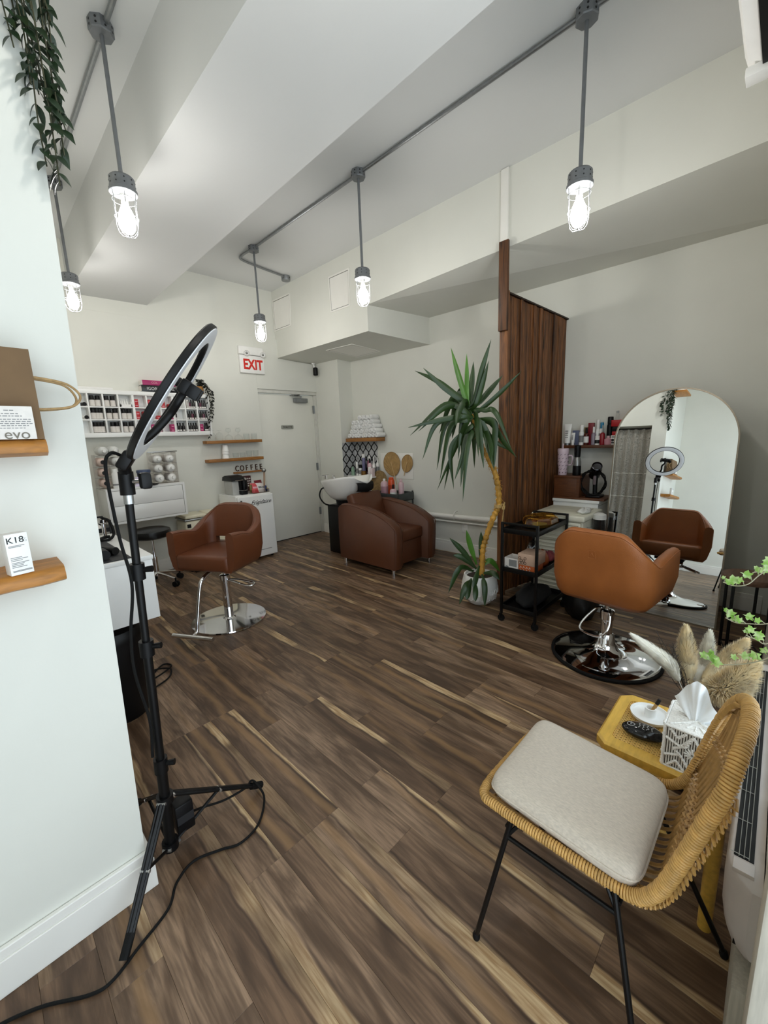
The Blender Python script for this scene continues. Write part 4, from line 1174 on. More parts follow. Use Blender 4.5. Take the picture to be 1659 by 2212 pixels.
# wash basin
PORC = mat('white_porcelain', '#efeeeb', .12, var=.01, coat=.5)
t = thing('wash_basin', 'white porcelain wash basin tipped over the shampoo chair back', 'basin', (3.24, 3.85, .6))
bcx, bcy = 3.22, 3.80
def brow(f, zz, off=0.0, inner=False):
    out = []
    for k in range(40):
        a = 2 * pi * k / 40
        rx, ry = .255 * f, (.40 if math.sin(a) > 0 else .38) * f
        x, y = bcx + rx * math.cos(a), bcy + ry * math.sin(a) * 1.0
        g = max(0, -math.sin(a)) ** 6               # scoop for the neck at the front
        z = zz + .055 * (-(y - bcy) / .38) * f
        if zz > .88: z -= .10 * g * max(0, (zz - .88) / .05) * (1 if abs(x - bcx) < .12 else .3)
        y2 = y + (1 - f) * .05
        out.append((x, y2, z))
    return out
b = MB()
lv = [(.22, .655), (.42, .66), (.60, .70), (.76, .765), (.90, .84), (.985, .905), (1.0, .925), (.985, .935), (.94, .925), (.86, .86), (.70, .78), (.45, .735), (.12, .728)]
vv = b.grid([brow(f, z) for f, z in lv], closed_u=True)
b.bm.faces.new(vv[0]); b.bm.faces.new(vv[-1])
b.build('bowl', PORC, t, angle=70)
nk = []
for i in range(9):
    a = -pi / 2 + (i - 4) * .13
    x, y = bcx + .257 * math.cos(a), bcy + .38 * math.sin(a) - .004
    g = 1 - abs(i - 4) / 5.5
    nk.append([(x, y + .03, .90 - .02 * g), (x, y - .006, .895 - .02 * g), (x, y - .014, .86), (x, y - .008, .82 - .03 * g), (x, y + .018, .80 - .02 * g)])
b = MB(); b.grid(nk); b.build('neck_rest', RUBBER, t, angle=80)
MB().cyl((bcx, bcy + .02, .40), (bcx, bcy + .02, .66), .10, .13).build('basin_post', BLACKM, t)
MB().box(3.06, 3.60, 0, 3.38, 4.0, .60, bev=.01).build('pedestal', BLACKM, t)
b = MB().cyl((3.16, 4.12, .905), (3.16, 4.12, .955), .018).cyl((3.10, 4.13, .95), (3.19, 4.11, .955), .009).lathe([(.02, 0), (.022, .03), (.012, .04), (0, .04)], 12, c=(3.28, 4.12, .9))
b.build('faucet', CHROME, t)
MB().tube(bez([(3.06, 4.0, .82), (3.00, 4.02, .80), (2.94, 3.98, .72), (2.97, 3.92, .63), (3.08, 3.86, .60), (3.14, 3.82, .61)], 8), .009, 8).build('spray_hose', RUBBER, t)
# patterned splashback on the column and right wall
t = thing('splashback', 'black and white ogee patterned tile splashback behind the wash basin', 'splashback', (3.93, 4.3, 1.15))
TILE = mat('grey_tile', '#b9babb', .35, var=.03)
TINK = mat('black_glaze', '#101011', .3)
def tile(M_, wd, hg):
    o = MB().box(-wd / 2 + .0005, -hg / 2 + .0005, 0, wd / 2 - .0005, hg / 2 - .0005, .004, bev=.0006, seg=1, M=M_).build('tile', TILE, t)
    b = MB()
    for s_ in (-1, 1):
        pts = []
        for i in range(17):
            f = i / 16
            x = s_ * wd * .5 * (.5 - .5 * math.cos(2 * pi * f)) * .97
            pts.append((x, (f - .5) * hg))
        L_ = []; R_ = []
        for i, (x, y) in enumerate(pts):
            L_.append(V((x - .0115 * (1 if 0 < i < 16 else .4), y, .0046))); R_.append(V((x + .0115 * (1 if 0 < i < 16 else .4), y, .0046)))
        b.grid([[M_ @ p for p in L_], [M_ @ p for p in R_]])
    for k in range(8):
        a = k * pi / 4
        r1 = .030 if k % 2 == 0 else .011
        a2 = a + pi / 4
        r2 = .030 if k % 2 else .011
        b.poly([M_ @ V((math.cos(a) * r1 * .6, math.sin(a) * r1, .0047)), M_ @ V((math.cos(a2) * r2 * .6, math.sin(a2) * r2, .0047)), M_ @ V((math.cos(a2) * r2 * .35, math.sin(a2) * r2 * .6, .0047)), M_ @ V((math.cos(a) * r1 * .35, math.sin(a) * r1 * .6, .0047))])
    b.build('glaze', TINK, o, fix=False, smooth=False)['kind'] = 'stuff'
tw, th_ = .116, .155
for j in range(3):
    for i in range(4):
        tile(face_m((3.9598, 4.44 - tw * (i + .5), 1.345 - th_ * (j + .5)), (0, -1, 0), (0, 0, 1)), tw, th_)
    for i in range(2):
        tile(face_m((3.96 - .118 * (i + .5), 4.4398, 1.345 - th_ * (j + .5)), (1, 0, 0), (0, 0, 1)), .116, th_)
# ledge with product bottles
wshelf('ledge_shelf', 'narrow white ledge behind the wash basin carrying hair products', 3.78, 3.93, .862, 3.958, 4.43, .882, WHITE)
zl = .8824
def bot(name, label, x, y, h, r, m_, capm, cap_h=.03, cap_r=None, shoulder=.6, z=zl, lab=None, cat='bottle'):
    cr = cap_r or r * .5
    body = h - cap_h
    t = thing(name, label, cat, (x, y, z))
    MB().lathe([(0, 0), (r * .94, 0), (r, .004), (r, body * .86), (r * shoulder, body * .97), (cr * .8, body), (0, body)], 16, c=(x, y, z)).build('bottle_body', m_, t)
    MB().lathe([(cr, body), (cr, body + cap_h * .9), (cr * .85, h), (0, h)], 14, c=(x, y, z)).build('cap', capm, t)
    if lab: MB().lathe([(r * 1.012, body * .2), (r * 1.012, body * .7)], 16, c=(x, y, z), ends=False).build('label_band', lab, t)
    return t
SAGE = mat('sage_plastic', '#8fae98', .4); LILAC = mat('lilac_plastic', '#6e6c8e', .35); MAUVE = mat('mauve_plastic', '#8d4a63', .35); BLUSH = mat('pale_pink_plastic', '#d9b8bf', .35); GOLD = mat('gold_tin', '#8a6630', .35, metal=.6)
bot('shampoo_bottle', 'short sage green tube at the left end of the ledge', 3.83, 4.36, .12, .026, SAGE, SAGE, .03, .02)
bot('shampoo_bottle', 'slim white tube beside the green one on the ledge', 3.85, 4.29, .19, .018, WHITEP, WHITEP, .05, .017, .95, lab=GREYINK)
bot('hair_mask_jar', 'white tub with a black lid, third along the ledge', 3.86, 4.235, .15, .026, WHITEP, BLACK, .045, .024, .95, lab=GREYINK)
bot('shampoo_bottle', 'tall dark bottle behind the white tub on the ledge', 3.93, 4.21, .22, .021, BLACK, BLACK, .05)
bot('shampoo_bottle', 'tall lilac grey tube with white top on the ledge', 3.87, 4.17, .30, .024, LILAC, WHITEP, .05, .024, .95)
bot('wax_tin', 'low gold jar in front of the lilac tube', 3.82, 4.125, .07, .036, GOLD, GOLD, .02, .036, .98, cat='jar')
bot('shampoo_bottle', 'mauve pump bottle with white nozzle on the ledge', 3.88, 4.075, .265, .025, MAUVE, WHITEP, .05, .006)
bot('shampoo_bottle', 'pale pink bottle with black neck and white nozzle on the ledge', 3.84, 4.02, .24, .027, BLUSH, BLACK, .06, .011, lab=WHITEP)
MB().lathe([(.016, 0), (.005, .02), (.003, .045), (0, .046)], 12, c=(3.84, 4.02, zl + .2402)).build('nozzle', WHITEP, bpy.data.objects['shampoo_bottle.005'])
for k, (x, y, h) in enumerate(((3.875, 3.975, .235), (3.925, 4.03, .26), (3.925, 3.955, .25))):
    nm = ('white nozzle bottle with grey print in front, near the right end of the ledge', 'white nozzle bottle partly behind the pink one on the ledge', 'white nozzle bottle at the right end of the ledge, by the wall')[k]
    bot('tint_bottle', nm, x, y, h, .022, WHITEP, WHITEP, .07, .007, .5, lab=GREYINK)
o = tag(MB().box(3.80, 3.935, zl, 3.85, 3.985, zl + .11, bev=.004).build('pink_carton', mat('rose_white_card', '#e0cfd2', .5)), 'small pale carton at the right end of the ledge front', 'box')
# towel shelf and rolled towels
wshelf('towel_shelf', 'short wooden shelf piled with rolled white towels', 3.79, 3.825, 1.352, 3.958, 4.435, 1.40)
TOWEL = mat('white_terry', '#efefee', .95, var=.03, bump=.8, bscale=350, sheen=.3)
def roll(seed):
    random.seed(seed)
    b = MB()
    n = 16
    L_ = .15
    def ring(r, x):
        return [(x + .003 * math.sin(k * 2.1 + seed), r * math.cos(2 * pi * k / n) * (1.06), r * math.sin(2 * pi * k / n)) for k in range(n)]
    b.grid([ring(.004, -.072), ring(.012, -.069), ring(.0135, -.078), ring(.020, -.079), ring(.0215, -.072), ring(.0275, -.075), ring(.033, -.070), ring(.0335, -.03), ring(.0325, .03), ring(.031, .07), ring(.02, .074), ring(.004, .074)], closed_u=True)
    b.tube([(-.06, .005, .0335), (0, .0055, .0338), (.06, .005, .0325)], .0028, 5)
    return b
tp = [roll(k).build('rolled_towel', TOWEL, angle=70) for k in range(3)]
random.seed(11)
cnt = 0
rowsn = (9, 8, 7, 6, 4)
lv_nm = ('bottom', 'second', 'third', 'fourth', 'top')
for lv_, n in enumerate(rowsn):
    sp = .0672
    y0 = 4.09 + (n - 1) * sp / 2 - .0 if lv_ < 4 else 4.03 + (n - 1) * sp / 2
    for k in range(n):
        src = tp[cnt % 3]
        o = src if cnt < 3 else src.copy()
        if cnt >= 3: COL.objects.link(o)
        y = y0 - k * sp
        o.scale = (1, .94, .94)
        o.location = (3.868 + random.uniform(-.012, .012), min(4.40, y + random.uniform(-.003, .003)), 1.4332 + lv_ * .0585)
        o.rotation_euler = (random.uniform(-3, 3), 0, random.uniform(-.03, .03))
        tag(o, 'rolled white towel, %s layer of the shelf pile, %s' % (lv_nm[lv_], ('leftmost' if k == 0 else 'rightmost' if k == n - 1 else ORD[k + 1] + ' from the left')), 'towel', 'rolled towels on the shelf')
        cnt += 1
# palm fans, access panel and grey cart beside the basin
def fan(name, label, c, wd, hg, tilt, stem):
    t = thing(name, label, 'fan', c)
    FM = Matrix.Translation(c) @ face_m((0, 0, 0), (0, -1, 0), (0, 0, 1)) @ Matrix.Rotation(tilt, 4, 'Z')
    rows = []
    n = 24
    m = 36
    b = MB()
    ctr = V((0, -hg * .42, .004))
    for j in range(5):
        f = (j + 1) / 5
        r = []
        for k in range(m):
            a = 2 * pi * k / m
            e = V((math.cos(a) * wd / 2 * (1 - .18 * max(0, -math.sin(a))), math.sin(a) * hg / 2, 0))
            p = ctr.lerp(e, f)
            p.z = .003 + (.004 if k % 2 else 0) * f + .012 * f * (1 - f)
            r.append(FM @ p)
        rows.append(r)
    b.grid(rows, closed_u=True)
    c0 = b.bm.verts.new(FM @ ctr)
    b.bm.verts.ensure_lookup_table()
    first = b.bm.verts[0:m]
    for k in range(m): b.bm.faces.new((first[k], first[(k + 1) % m], c0))
    b.build('blade', mat('dried_palm', '#a98856', .8, var=.18, scale=20), t, smooth=False)
    MB().tube([FM @ V((math.cos(2 * pi * k / m) * wd / 2 * (1 - .18 * max(0, -math.sin(2 * pi * k / m))), math.sin(2 * pi * k / m) * hg / 2, .005)) for k in range(m)], .0035, 6, closed=True).build('binding', mat('palm_binding', '#8f6f42', .8), t)
    MB().tube([FM @ V((0, hg * .1, .012)), FM @ V((0, -hg * .45, .012)), FM @ V((0, -hg * .5 - stem, .010))], .005, 8).build('handle', mat('pale_cane', '#c9ab7c', .7), t)
fan('palm_fan', 'larger round dried palm fan on the wall above the grey cart', (3.945, 3.70, 1.045), .30, .32, .30, .12)
fan('palm_fan', 'smaller dried palm fan on the wall, right of the larger one', (3.945, 3.435, 1.055), .185, .23, -.32, .05)
o = tag(MB().box(3.952, 3.345, .855, 3.962, 3.915, 1.185, bev=.002).build('access_panel', TRIM), 'flush white access panel in the wall behind the palm fans', 'panel')
CARTM = mat('graphite_metal', '#3c403f', .45, var=.1)
t = thing('salon_cart', 'dark grey metal salon cart between the basin and right wall', 'cart', (3.74, 3.5, 0))
cx0, cx1, cy0, cy1 = 3.56, 3.855, 3.26, 3.72
for z in (.12, .40, .62):
    b = MB().box(cx0, cy0, z, cx1, cy1, z + .008)
    for a in ((cx0, cy0, cx1, cy0 + .006), (cx0, cy1 - .006, cx1, cy1), (cx0, cy0, cx0 + .006, cy1), (cx1 - .006, cy0, cx1, cy1)): b.box(a[0], a[1], z, a[2], a[3], z + .095, bev=.002)
    b.build('tray', CARTM, t)
for x in (cx0 + .012, cx1 - .012):
    for y in (cy0 + .012, cy1 - .012):
        MB().cyl((x, y, .05), (x, y, .73), .011).build('post', CARTM, t)
        MB().cyl((x - .01, y, .025), (x + .01, y, .025), .025).build('wheel', RUBBER, t)
z_ = .6284
bot('shampoo_bottle', 'large pale pink bottle standing on its cap in the grey cart', 3.70, 3.62, .25, .048, BLUSH, WHITEP, .03, .016, .7, z=z_, lab=mat('pink_print', '#b98f99', .5))
bot('shampoo_bottle', 'bright orange bottle in the grey cart', 3.71, 3.505, .27, .042, mat('orange_plastic', '#d4501e', .35), mat('orange_cap', '#d4501e', .35), .02, .03, .9, z=z_, lab=mat('dark_orange_print', '#a83a12', .5))
bot('pump_bottle', 'pink and white bottle with a black pump at the cart front', 3.66, 3.43, .19, .042, BLUSH, BLACK, .055, .011, .75, z=z_, lab=WHITEP)
bot('shampoo_bottle', 'pale pink bottle behind the pump bottle in the cart', 3.80, 3.42, .24, .036, BLUSH, BLUSH, .03, .016, .7, z=z_)
# round woven tray standing behind the basin
wv = mat('woven_straw', '#8b7148', .85, var=.25, scale=40, bump=.8, bscale=120)
t = tag(MB().lathe([(0, 0), (.05, .002), (.11, .0), (.15, .004), (.162, .016), (.155, .022), (.11, .012), (0, .012)], 36, M=Matrix.Translation((3.86, 3.87, .80)) @ Matrix.Rotation(math.radians(-78), 4, 'Y')).build('woven_tray', wv), 'round woven straw tray leaning on the wall right of the basin', 'tray')

# ------------------------------------------------------------------ yucca in the white pot
YUCCA_TOP=[((2.779,1.791,1.646),(2.734,1.836,1.853),(2.694,1.876,2.045)),((2.779,1.791,1.667),(2.779,1.791,1.831),(2.778,1.792,2.000)),((2.794,1.776,1.646),(2.805,1.765,1.799),(2.815,1.755,1.940)),((2.824,1.746,1.665),(2.861,1.709,1.877),(2.909,1.661,2.094)),((2.832,1.738,1.623),(2.869,1.701,1.786),(2.897,1.673,1.941)),((2.840,1.730,1.633),(2.907,1.663,1.732),(2.974,1.596,1.831)),((2.855,1.715,1.580),(2.968,1.602,1.709),(3.075,1.495,1.856)),((2.764,1.806,1.647),(2.651,1.919,1.766),(2.544,2.026,1.906)),((2.756,1.814,1.653),(2.629,1.941,1.798),(2.499,2.071,1.888)),((2.786,1.784,1.563),(2.658,1.912,1.632),(2.464,2.106,1.406)),((2.786,1.784,1.552),(2.673,1.897,1.611),(2.510,2.060,1.435)),((2.779,1.791,1.542),(2.641,1.929,1.518),(2.454,2.116,1.467)),((2.786,1.784,1.531),(2.614,1.956,1.488),(2.529,2.041,1.216)),((2.794,1.776,1.520),(2.664,1.906,1.485),(2.608,1.962,1.128)),((2.779,1.791,1.511),(2.687,1.883,1.463),(2.625,1.945,1.044)),((2.786,1.784,1.500),(2.732,1.838,1.343),(2.609,1.961,0.967)),((2.771,1.799,1.647),(2.733,1.837,1.566),(2.717,1.853,1.461)),((2.794,1.776,1.510),(2.756,1.814,1.501),(2.728,1.842,1.203)),((2.802,1.768,1.457),(2.709,1.861,1.323),(2.648,1.922,0.965)),((2.798,1.772,1.436),(2.693,1.877,1.292),(2.703,1.867,0.967)),((2.802,1.768,1.393),(2.771,1.799,1.287),(2.708,1.862,1.039)),((2.794,1.776,1.436),(2.763,1.807,1.288),(2.743,1.827,0.982)),((2.809,1.761,1.414),(2.778,1.792,1.265),(2.754,1.816,0.863)),((2.824,1.746,1.561),(2.832,1.738,1.434),(2.844,1.726,1.213)),((2.840,1.730,1.497),(2.856,1.714,1.337),(2.874,1.696,1.124)),((2.879,1.691,1.389),(2.902,1.668,1.280),(2.935,1.635,1.104)),((2.875,1.695,1.421),(2.910,1.660,1.301),(2.915,1.655,1.171)),((2.924,1.646,1.492),(2.933,1.637,1.332),(2.931,1.639,1.109)),((2.870,1.700,1.579),(2.939,1.631,1.555),(3.030,1.540,1.262)),((2.909,1.661,1.472),(2.987,1.583,1.319),(3.058,1.512,1.201)),((2.855,1.715,1.496),(2.917,1.653,1.355),(3.027,1.543,1.252))]
YUCCA_LOW=[((2.826,1.744,0.304),(2.753,1.817,0.452),(2.677,1.893,0.565)),((2.834,1.736,0.328),(2.798,1.772,0.485),(2.774,1.796,0.627)),((2.859,1.711,0.326),(2.863,1.707,0.469),(2.860,1.710,0.610)),((2.835,1.735,0.292),(2.753,1.817,0.393),(2.696,1.874,0.420)),((2.818,1.752,0.269),(2.737,1.833,0.298),(2.666,1.904,0.089)),((2.802,1.768,0.197),(2.769,1.801,0.138),(2.731,1.839,-0.020)),((2.806,1.764,0.209),(2.785,1.785,0.088),(2.777,1.793,0.020)),((2.851,1.719,0.315),(2.831,1.739,0.195),(2.814,1.756,0.117)),((2.827,1.743,0.195),(2.831,1.739,0.085),(2.828,1.742,-0.001)),((2.867,1.703,0.241),(2.884,1.686,0.131),(2.885,1.685,-0.049)),((2.859,1.711,0.302),(2.916,1.654,0.359),(2.974,1.596,0.259)),((2.876,1.694,0.253),(2.933,1.637,0.249),(2.973,1.597,0.186))]
YUCCA_TRUNK=[(2.867,1.703,0.278),(2.871,1.699,0.445),(2.890,1.680,0.561),(2.930,1.640,0.721),(2.961,1.609,0.822),(2.955,1.615,0.969),(2.935,1.635,1.093),(2.903,1.667,1.182),(2.864,1.706,1.304),(2.817,1.753,1.498),(2.794,1.776,1.583)]
t = thing('potted_yucca', 'tall yucca on a bent yellow trunk in a white embossed pot', 'plant', (2.85, 1.715, 0))
PX, PY = 2.85, 1.715
pot = MB().lathe([(0, 0), (.075, 0), (.095, .012), (.135, .07), (.148, .12), (.145, .18), (.132, .235), (.128, .25), (.118, .25), (.12, .23), (.0, .225)], 44, c=(PX, PY, 0)).build('pot', mat('white_ceramic', '#e9e8e4', .4, var=.03), t, angle=60)
b = MB()
for row, (z, r) in enumerate(((.075, .1375), (.125, .1482))):
    for k in range(18):
        a = 2 * pi * (k + .5 * row) / 18
        pts = []
        for i in range(12):
            q = 2 * pi * i / 12
            du, dz = .017 * math.sin(q) * (1 - .35 * math.cos(q)), .021 * math.cos(q)
            zz = z + dz
            rr = r + (-.10 * max(0, .12 - zz) ** 1.0 if row == 0 else -.01 * abs(dz)) * .6 + .001
            pts.append((PX + rr * math.cos(a + du / r), PY + rr * math.sin(a + du / r), zz))
        b.tube(pts, .0026, 5, closed=True)
b.build('embossed_drop', MATS['white_ceramic'], pot, world=False)['kind'] = 'stuff'
MB().lathe([(.1185, .228), (.05, .236), (0, .238)], 24, c=(PX, PY, 0), ends=False).build('soil', mat('potting_soil', '#2a1d13', .9, var=.4, scale=60, bump=.8), t)
TRP = bez(YUCCA_TRUNK, 10)
TRP = [V((PX + .01, PY - .01, .22))] + TRP[:-5]
BARK = mat('yellow_bark', '#b98a36', .6, var=.35, scale=18, bump=.5, bscale=40)
tk = MB().tube(TRP, [.022 + .0035 * math.sin(i * 1.9) if i < 60 else max(.014, .021 - .0003 * (i - 60)) + .002 * math.sin(i * 2.1) for i in range(len(TRP))], 12).build('trunk', BARK, t)
b = MB()
random.seed(3)
for i in range(6, len(TRP) - 12):
    for _ in range(3):
        a = random.uniform(0, 2 * pi)
        d_ = (TRP[i + 1] - TRP[i]).normalized()
        q = d_.orthogonal().normalized()
        q.rotate(Matrix.Rotation(a, 3, d_))
        p_ = TRP[i].lerp(TRP[i + 1], random.random()) + q * .019
        leaf(b, p_, q + d_ * random.uniform(-.6, .9), d_, random.uniform(.012, .028), .014, n=2)
b.build('bark_scale', BARK, tk, world=False, fix=False)['kind'] = 'stuff'
def blade(pts, W, m_, depth):
    P = bez(pts, 9)
    n = len(P)
    rows = []
    for i, p in enumerate(P):
        f = i / (n - 1)
        d_ = (P[min(i + 1, n - 1)] - P[max(i - 1, 0)]).normalized()
        view = (p - V((0, 0, 1.4))).normalized()
        side = d_.cross(view)
        side = side.normalized() if side.length > 1e-4 else d_.orthogonal()
        tw = depth * .9
        side.rotate(Matrix.Rotation(tw, 3, d_))
        nn = side.cross(d_)
        wd = W * .5 * (.40 + .60 * sm(0, .45, f)) * (1 if f < .6 else max(.02, 1 - ((f - .6) / .4) ** 1.8))
        rows.append([p - side * wd + nn * wd * .35, p - nn * .0012, p + side * wd + nn * wd * .35])
    b = MB(); b.grid(rows)
    back = [[q - (r[0] - r[2]).cross(V((0, 0, 1))).normalized() * 0 + V((0, 0, -.0012)) for q in r] for r in rows]
    b.grid(back)
    return b
random.seed(5)
EYE = V((0, 0, 1.4))
for k, (a, c, e) in enumerate(YUCCA_TOP):
    lo_ = k >= 9
    sa = random.uniform(.965, .99) if lo_ else random.uniform(.98, 1.01)
    sc_ = random.uniform(.93, .985) if lo_ else random.uniform(.96, 1.04)
    if k in (13, 14, 15, 18, 19): sc_ = random.uniform(1.0, 1.04)
    pts = [EYE + (V(a) - EYE) * sa, EYE + (V(c) - EYE) * (sa + sc_) / 2, EYE + (V(e) - EYE) * sc_]
    zc_ = max(1.36, min(1.60, pts[0].z + (-.04 if k < 9 else .02)))
    f_ = (zc_ - 1.30) / .28
    pts = [V((2.864 - .07 * f_, 1.706 + .077 * f_, zc_))] + pts
    lm = YLEAF2 if k in (0, 1) else YLEAF
    blade(pts, random.uniform(.036, .046), lm, random.uniform(-.5, .5)).build('leaf', lm, t, angle=70, fix=False)
for k in range(14):      # leaves at the far side of the crown
    az = math.radians(45) + random.uniform(-1.1, 1.1)
    d_ = V((math.cos(az), math.sin(az), 0))
    A = V((2.80, 1.77, 1.50 + .01 * k))
    up = random.uniform(-.1, .35)
    blade([A, A + d_ * .15 + V((0, 0, up * .5)), A + d_ * random.uniform(.2, .30) + V((0, 0, up - random.uniform(.15, .4)))], .045, YLEAF, random.uniform(-.5, .5)).build('leaf', YLEAF, t, angle=70, fix=False)
for k, (a, c, e) in enumerate(YUCCA_LOW):
    pts = [V(a), V(c), V(e)]
    cam_ = V((0, 0, 1.4))
    if e[2] < .2:
        pts[0] = cam_ + (pts[0] - cam_) * .97
        pts = [pts[0], cam_ + (pts[1] - cam_) * .943, cam_ + (pts[2] - cam_) * .932]
    blade(pts, .045, YLEAF2 if k in (1, 10) else YLEAF, random.uniform(-.5, .5)).build('leaf', YLEAF2 if k in (1, 10) else YLEAF, t, angle=70, fix=False)
ROPE = mat('jute_rope', '#b89a63', .9, var=.25, scale=90, bump=.8, bscale=200)
rp = []
for k in range(40):
    a = 2 * pi * k / 13
    rp.append((2.956 + .026 * math.cos(a), 1.612 + .026 * math.sin(a), .80 + .0007 * k))
tag(MB().tube(rp + [V(p) for p in bez([(2.975, 1.59, .832), (2.99, 1.575, .815), (2.975, 1.57, .79), (2.96, 1.575, .80), (2.985, 1.575, .83), (3.02, 1.59, .835), (3.05, 1.61, .79), (3.065, 1.625, .72), (3.07, 1.632, .66)], 8)], .006, 8).build('plant_rope', ROPE), 'jute rope tying the yucca trunk to the partition', 'rope')

# ------------------------------------------------------------------ black trolley by the partition
t = thing('black_trolley', 'black metal three-tier trolley in front of the slatted partition', 'trolley', (2.91, 1.27, 0))
TX0, TX1, TY0, TY1 = 2.645, 3.175, 1.145, 1.405
for x in (TX0, TX1):
    for y in (TY0, TY1):
        MB().box(x - .009, y - .009, .06, x + .009, y + .009, .765, bev=.002).build('post', BLACKM, t)
        c_ = MB().box(x - .011, y - .004, .03, x + .011, y + .014, .062, bev=.003).build('caster', BLACKM, t)
        MB().cyl((x - .008, y, .025), (x + .008, y, .025), .025).build('wheel', RUBBER, c_)
for z in (.10, .395, .685):
    b = MB().box(TX0, TY0, z, TX1, TY1, z + .006)
    for a in ((TX0, TY0 - .004, TX1, TY0 + .004), (TX0, TY1 - .004, TX1, TY1 + .004), (TX0 - .004, TY0, TX0 + .004, TY1), (TX1 - .004, TY0, TX1 + .004, TY1)): b.box(a[0], a[1], z, a[2], a[3], z + .036, bev=.0015)
    b.build('tray', BLACKM, t)
for x in (TX0, TX1): MB().box(x - .008, TY0, .749, x + .008, TY1, .765, bev=.002).build('handle', BLACKM, t)
AMB = clear('amber_plastic', (.72, .52, .16), .25, .08)
t = thing('gold_platter', 'eight-sided gold platter under a clear amber lid on the trolley top', 'platter', (2.99, 1.27, .692))
octo = [V((2.985 + .175 * math.cos(pi / 8 + k * pi / 4), 1.272 + .118 * math.sin(pi / 8 + k * pi / 4), 0)) for k in range(8)]
def oc(f, z): return [V((2.985 + (p.x - 2.985) * f, 1.272 + (p.y - 1.272) * f, z)) for p in octo]
b = MB(); vv = b.grid([oc(.8, .692), oc(1, .702), oc(1.02, .722), oc(.97, .722), oc(.8, .700)], closed_u=True); b.bm.faces.new(vv[-1]); b.bm.faces.new(vv[0])
b.build('platter', mat('gold_foil', '#b98a33', .22, metal=.9), t, smooth=False)
b = MB(); vv = b.grid([oc(1.0, .7225), oc(.95, .752), oc(.82, .764), oc(.3, .768)], closed_u=True); b.bm.faces.new(vv[-1])
b.build('lid', AMB, t, smooth=False)
b = MB()
for k in range(8): b.tube([oc(1.0, .7245)[k], oc(.95, .754)[k], oc(.82, .766)[k], oc(.3, .770)[k]], .0016, 5)
b.tube(oc(.82, .766), .0016, 5, closed=True)
b.build('lid_rib', MATS['gold_foil'], t)['kind'] = 'stuff'
tag(MB().lathe([(0, 0), (.05, 0), (.052, .004), (.052, .022), (0, .024)], 20, c=(2.92, 1.25, .7005)).build('wax_disc', mat('lime_wax', '#a7b052', .4)), 'pale green disc inside the gold platter', 'disc')
zt3 = .4015
t = thing('open_carton', 'open white and grey carton at the left end of the middle tray', 'box', (2.70, 1.33, zt3))
b = MB()
for a in ((2.665, 1.29, 2.668, 1.395), (2.78, 1.29, 2.783, 1.395), (2.668, 1.29, 2.78, 1.293), (2.668, 1.392, 2.78, 1.395)): b.box(a[0], a[1], zt3, a[2], a[3], zt3 + .095)
b.box(2.668, 1.293, zt3, 2.78, 1.392, zt3 + .003)
b.build('carton', LABEL, t)
MB().box(2.6642, 1.30, zt3 + .035, 2.6652, 1.36, zt3 + .085).build('grey_panel', GREYINK, t)
MB().lathe([(0, 0), (.014, 0), (.014, .001), (0, .001)], 14, M=face_m((2.6648, 1.375, zt3 + .02), (0, -1, 0), (0, 0, 1))).build('print', GREYINK, t)
o = tag(MB().box(2.665, 1.165, zt3, 2.80, 1.285, zt3 + .062, bev=.002).build('orange_carton', mat('orange_card', '#b8561d', .5, var=.1)), 'orange patterned carton under the kraft box on the middle tray', 'box')
b = MB()
for k in range(4):
    for j in range(2): b.tube([(2.6642, 1.275 - .022 * k, zt3 + .014 + .022 * j), (2.6642, 1.268 - .022 * k, zt3 + .030 + .022 * j), (2.6642, 1.262 - .022 * k, zt3 + .018 + .022 * j)], .002, 5)
b.build('print', LABEL, o, world=False)['kind'] = 'stuff'
KRAFT = mat('pink_kraft_card', '#bfa08b', .6, var=.05)
o = tag(MB().box(2.66, 1.16, zt3 + .0625, 2.83, 1.29, zt3 + .145, bev=.002).build('kraft_carton', KRAFT), 'pinkish kraft box printed with honeycomb rings on the middle tray', 'box')
b = MB()
for (u_, v_) in ((0, 0), (1, 0), (2, 0), (.5, .87), (1.5, .87), (.0, 1.74), (2, 1.74)):
    cy_, cz2 = 1.275 - .020 * u_, zt3 + .078 + .020 * v_
    b.tube([(2.6592, cy_ + .0095 * math.cos(pi / 3 * k), cz2 + .0095 * math.sin(pi / 3 * k)) for k in range(6)], .0016, 5, closed=True)
b.build('print', mat('dark_brown_ink', '#2a1a12', .6), o, world=False)['kind'] = 'stuff'
def bag(name, label, c, sx, sy, sz, m_, seed, cat='bag'):
    rnd = random.Random(seed)
    rows = []
    ph = [rnd.uniform(0, 6) for _ in range(4)]
    for j in range(10):
        f = j / 9
        prof_ = (math.sin(pi * (.12 + .88 * f)) ** .45) if f < .98 else .2
        r = []
        for k in range(20):
            a = 2 * pi * k / 20
            w_ = 1 + .10 * math.sin(3 * a + ph[0] + 2 * f) + .06 * math.sin(7 * a + ph[1] - 5 * f)
            r.append((c[0] + sx * prof_ * w_ * math.cos(a), c[1] + sy * prof_ * w_ * math.sin(a), c[2] + sz * f + .012 * math.sin(4 * a + ph[2]) * f))
        rows.append(r)
    b = MB(); vv = b.grid(rows, closed_u=True); b.bm.faces.new(vv[0]); b.bm.faces.new(vv[-1])
    return tag(b.build(name, m_, angle=80), label, cat)
bag('orange_pouch', 'crumpled dark orange pouch at the right of the middle tray', (2.90, 1.22, zt3), .06, .05, .12, mat('burnt_orange_foil', '#9c4a20', .35), 2, 'pouch')
bag('red_pouch', 'dusty red pouch beside the orange one on the middle tray', (3.05, 1.24, zt3), .08, .06, .07, mat('dusty_red_cloth', '#93414a', .7), 4, 'pouch')
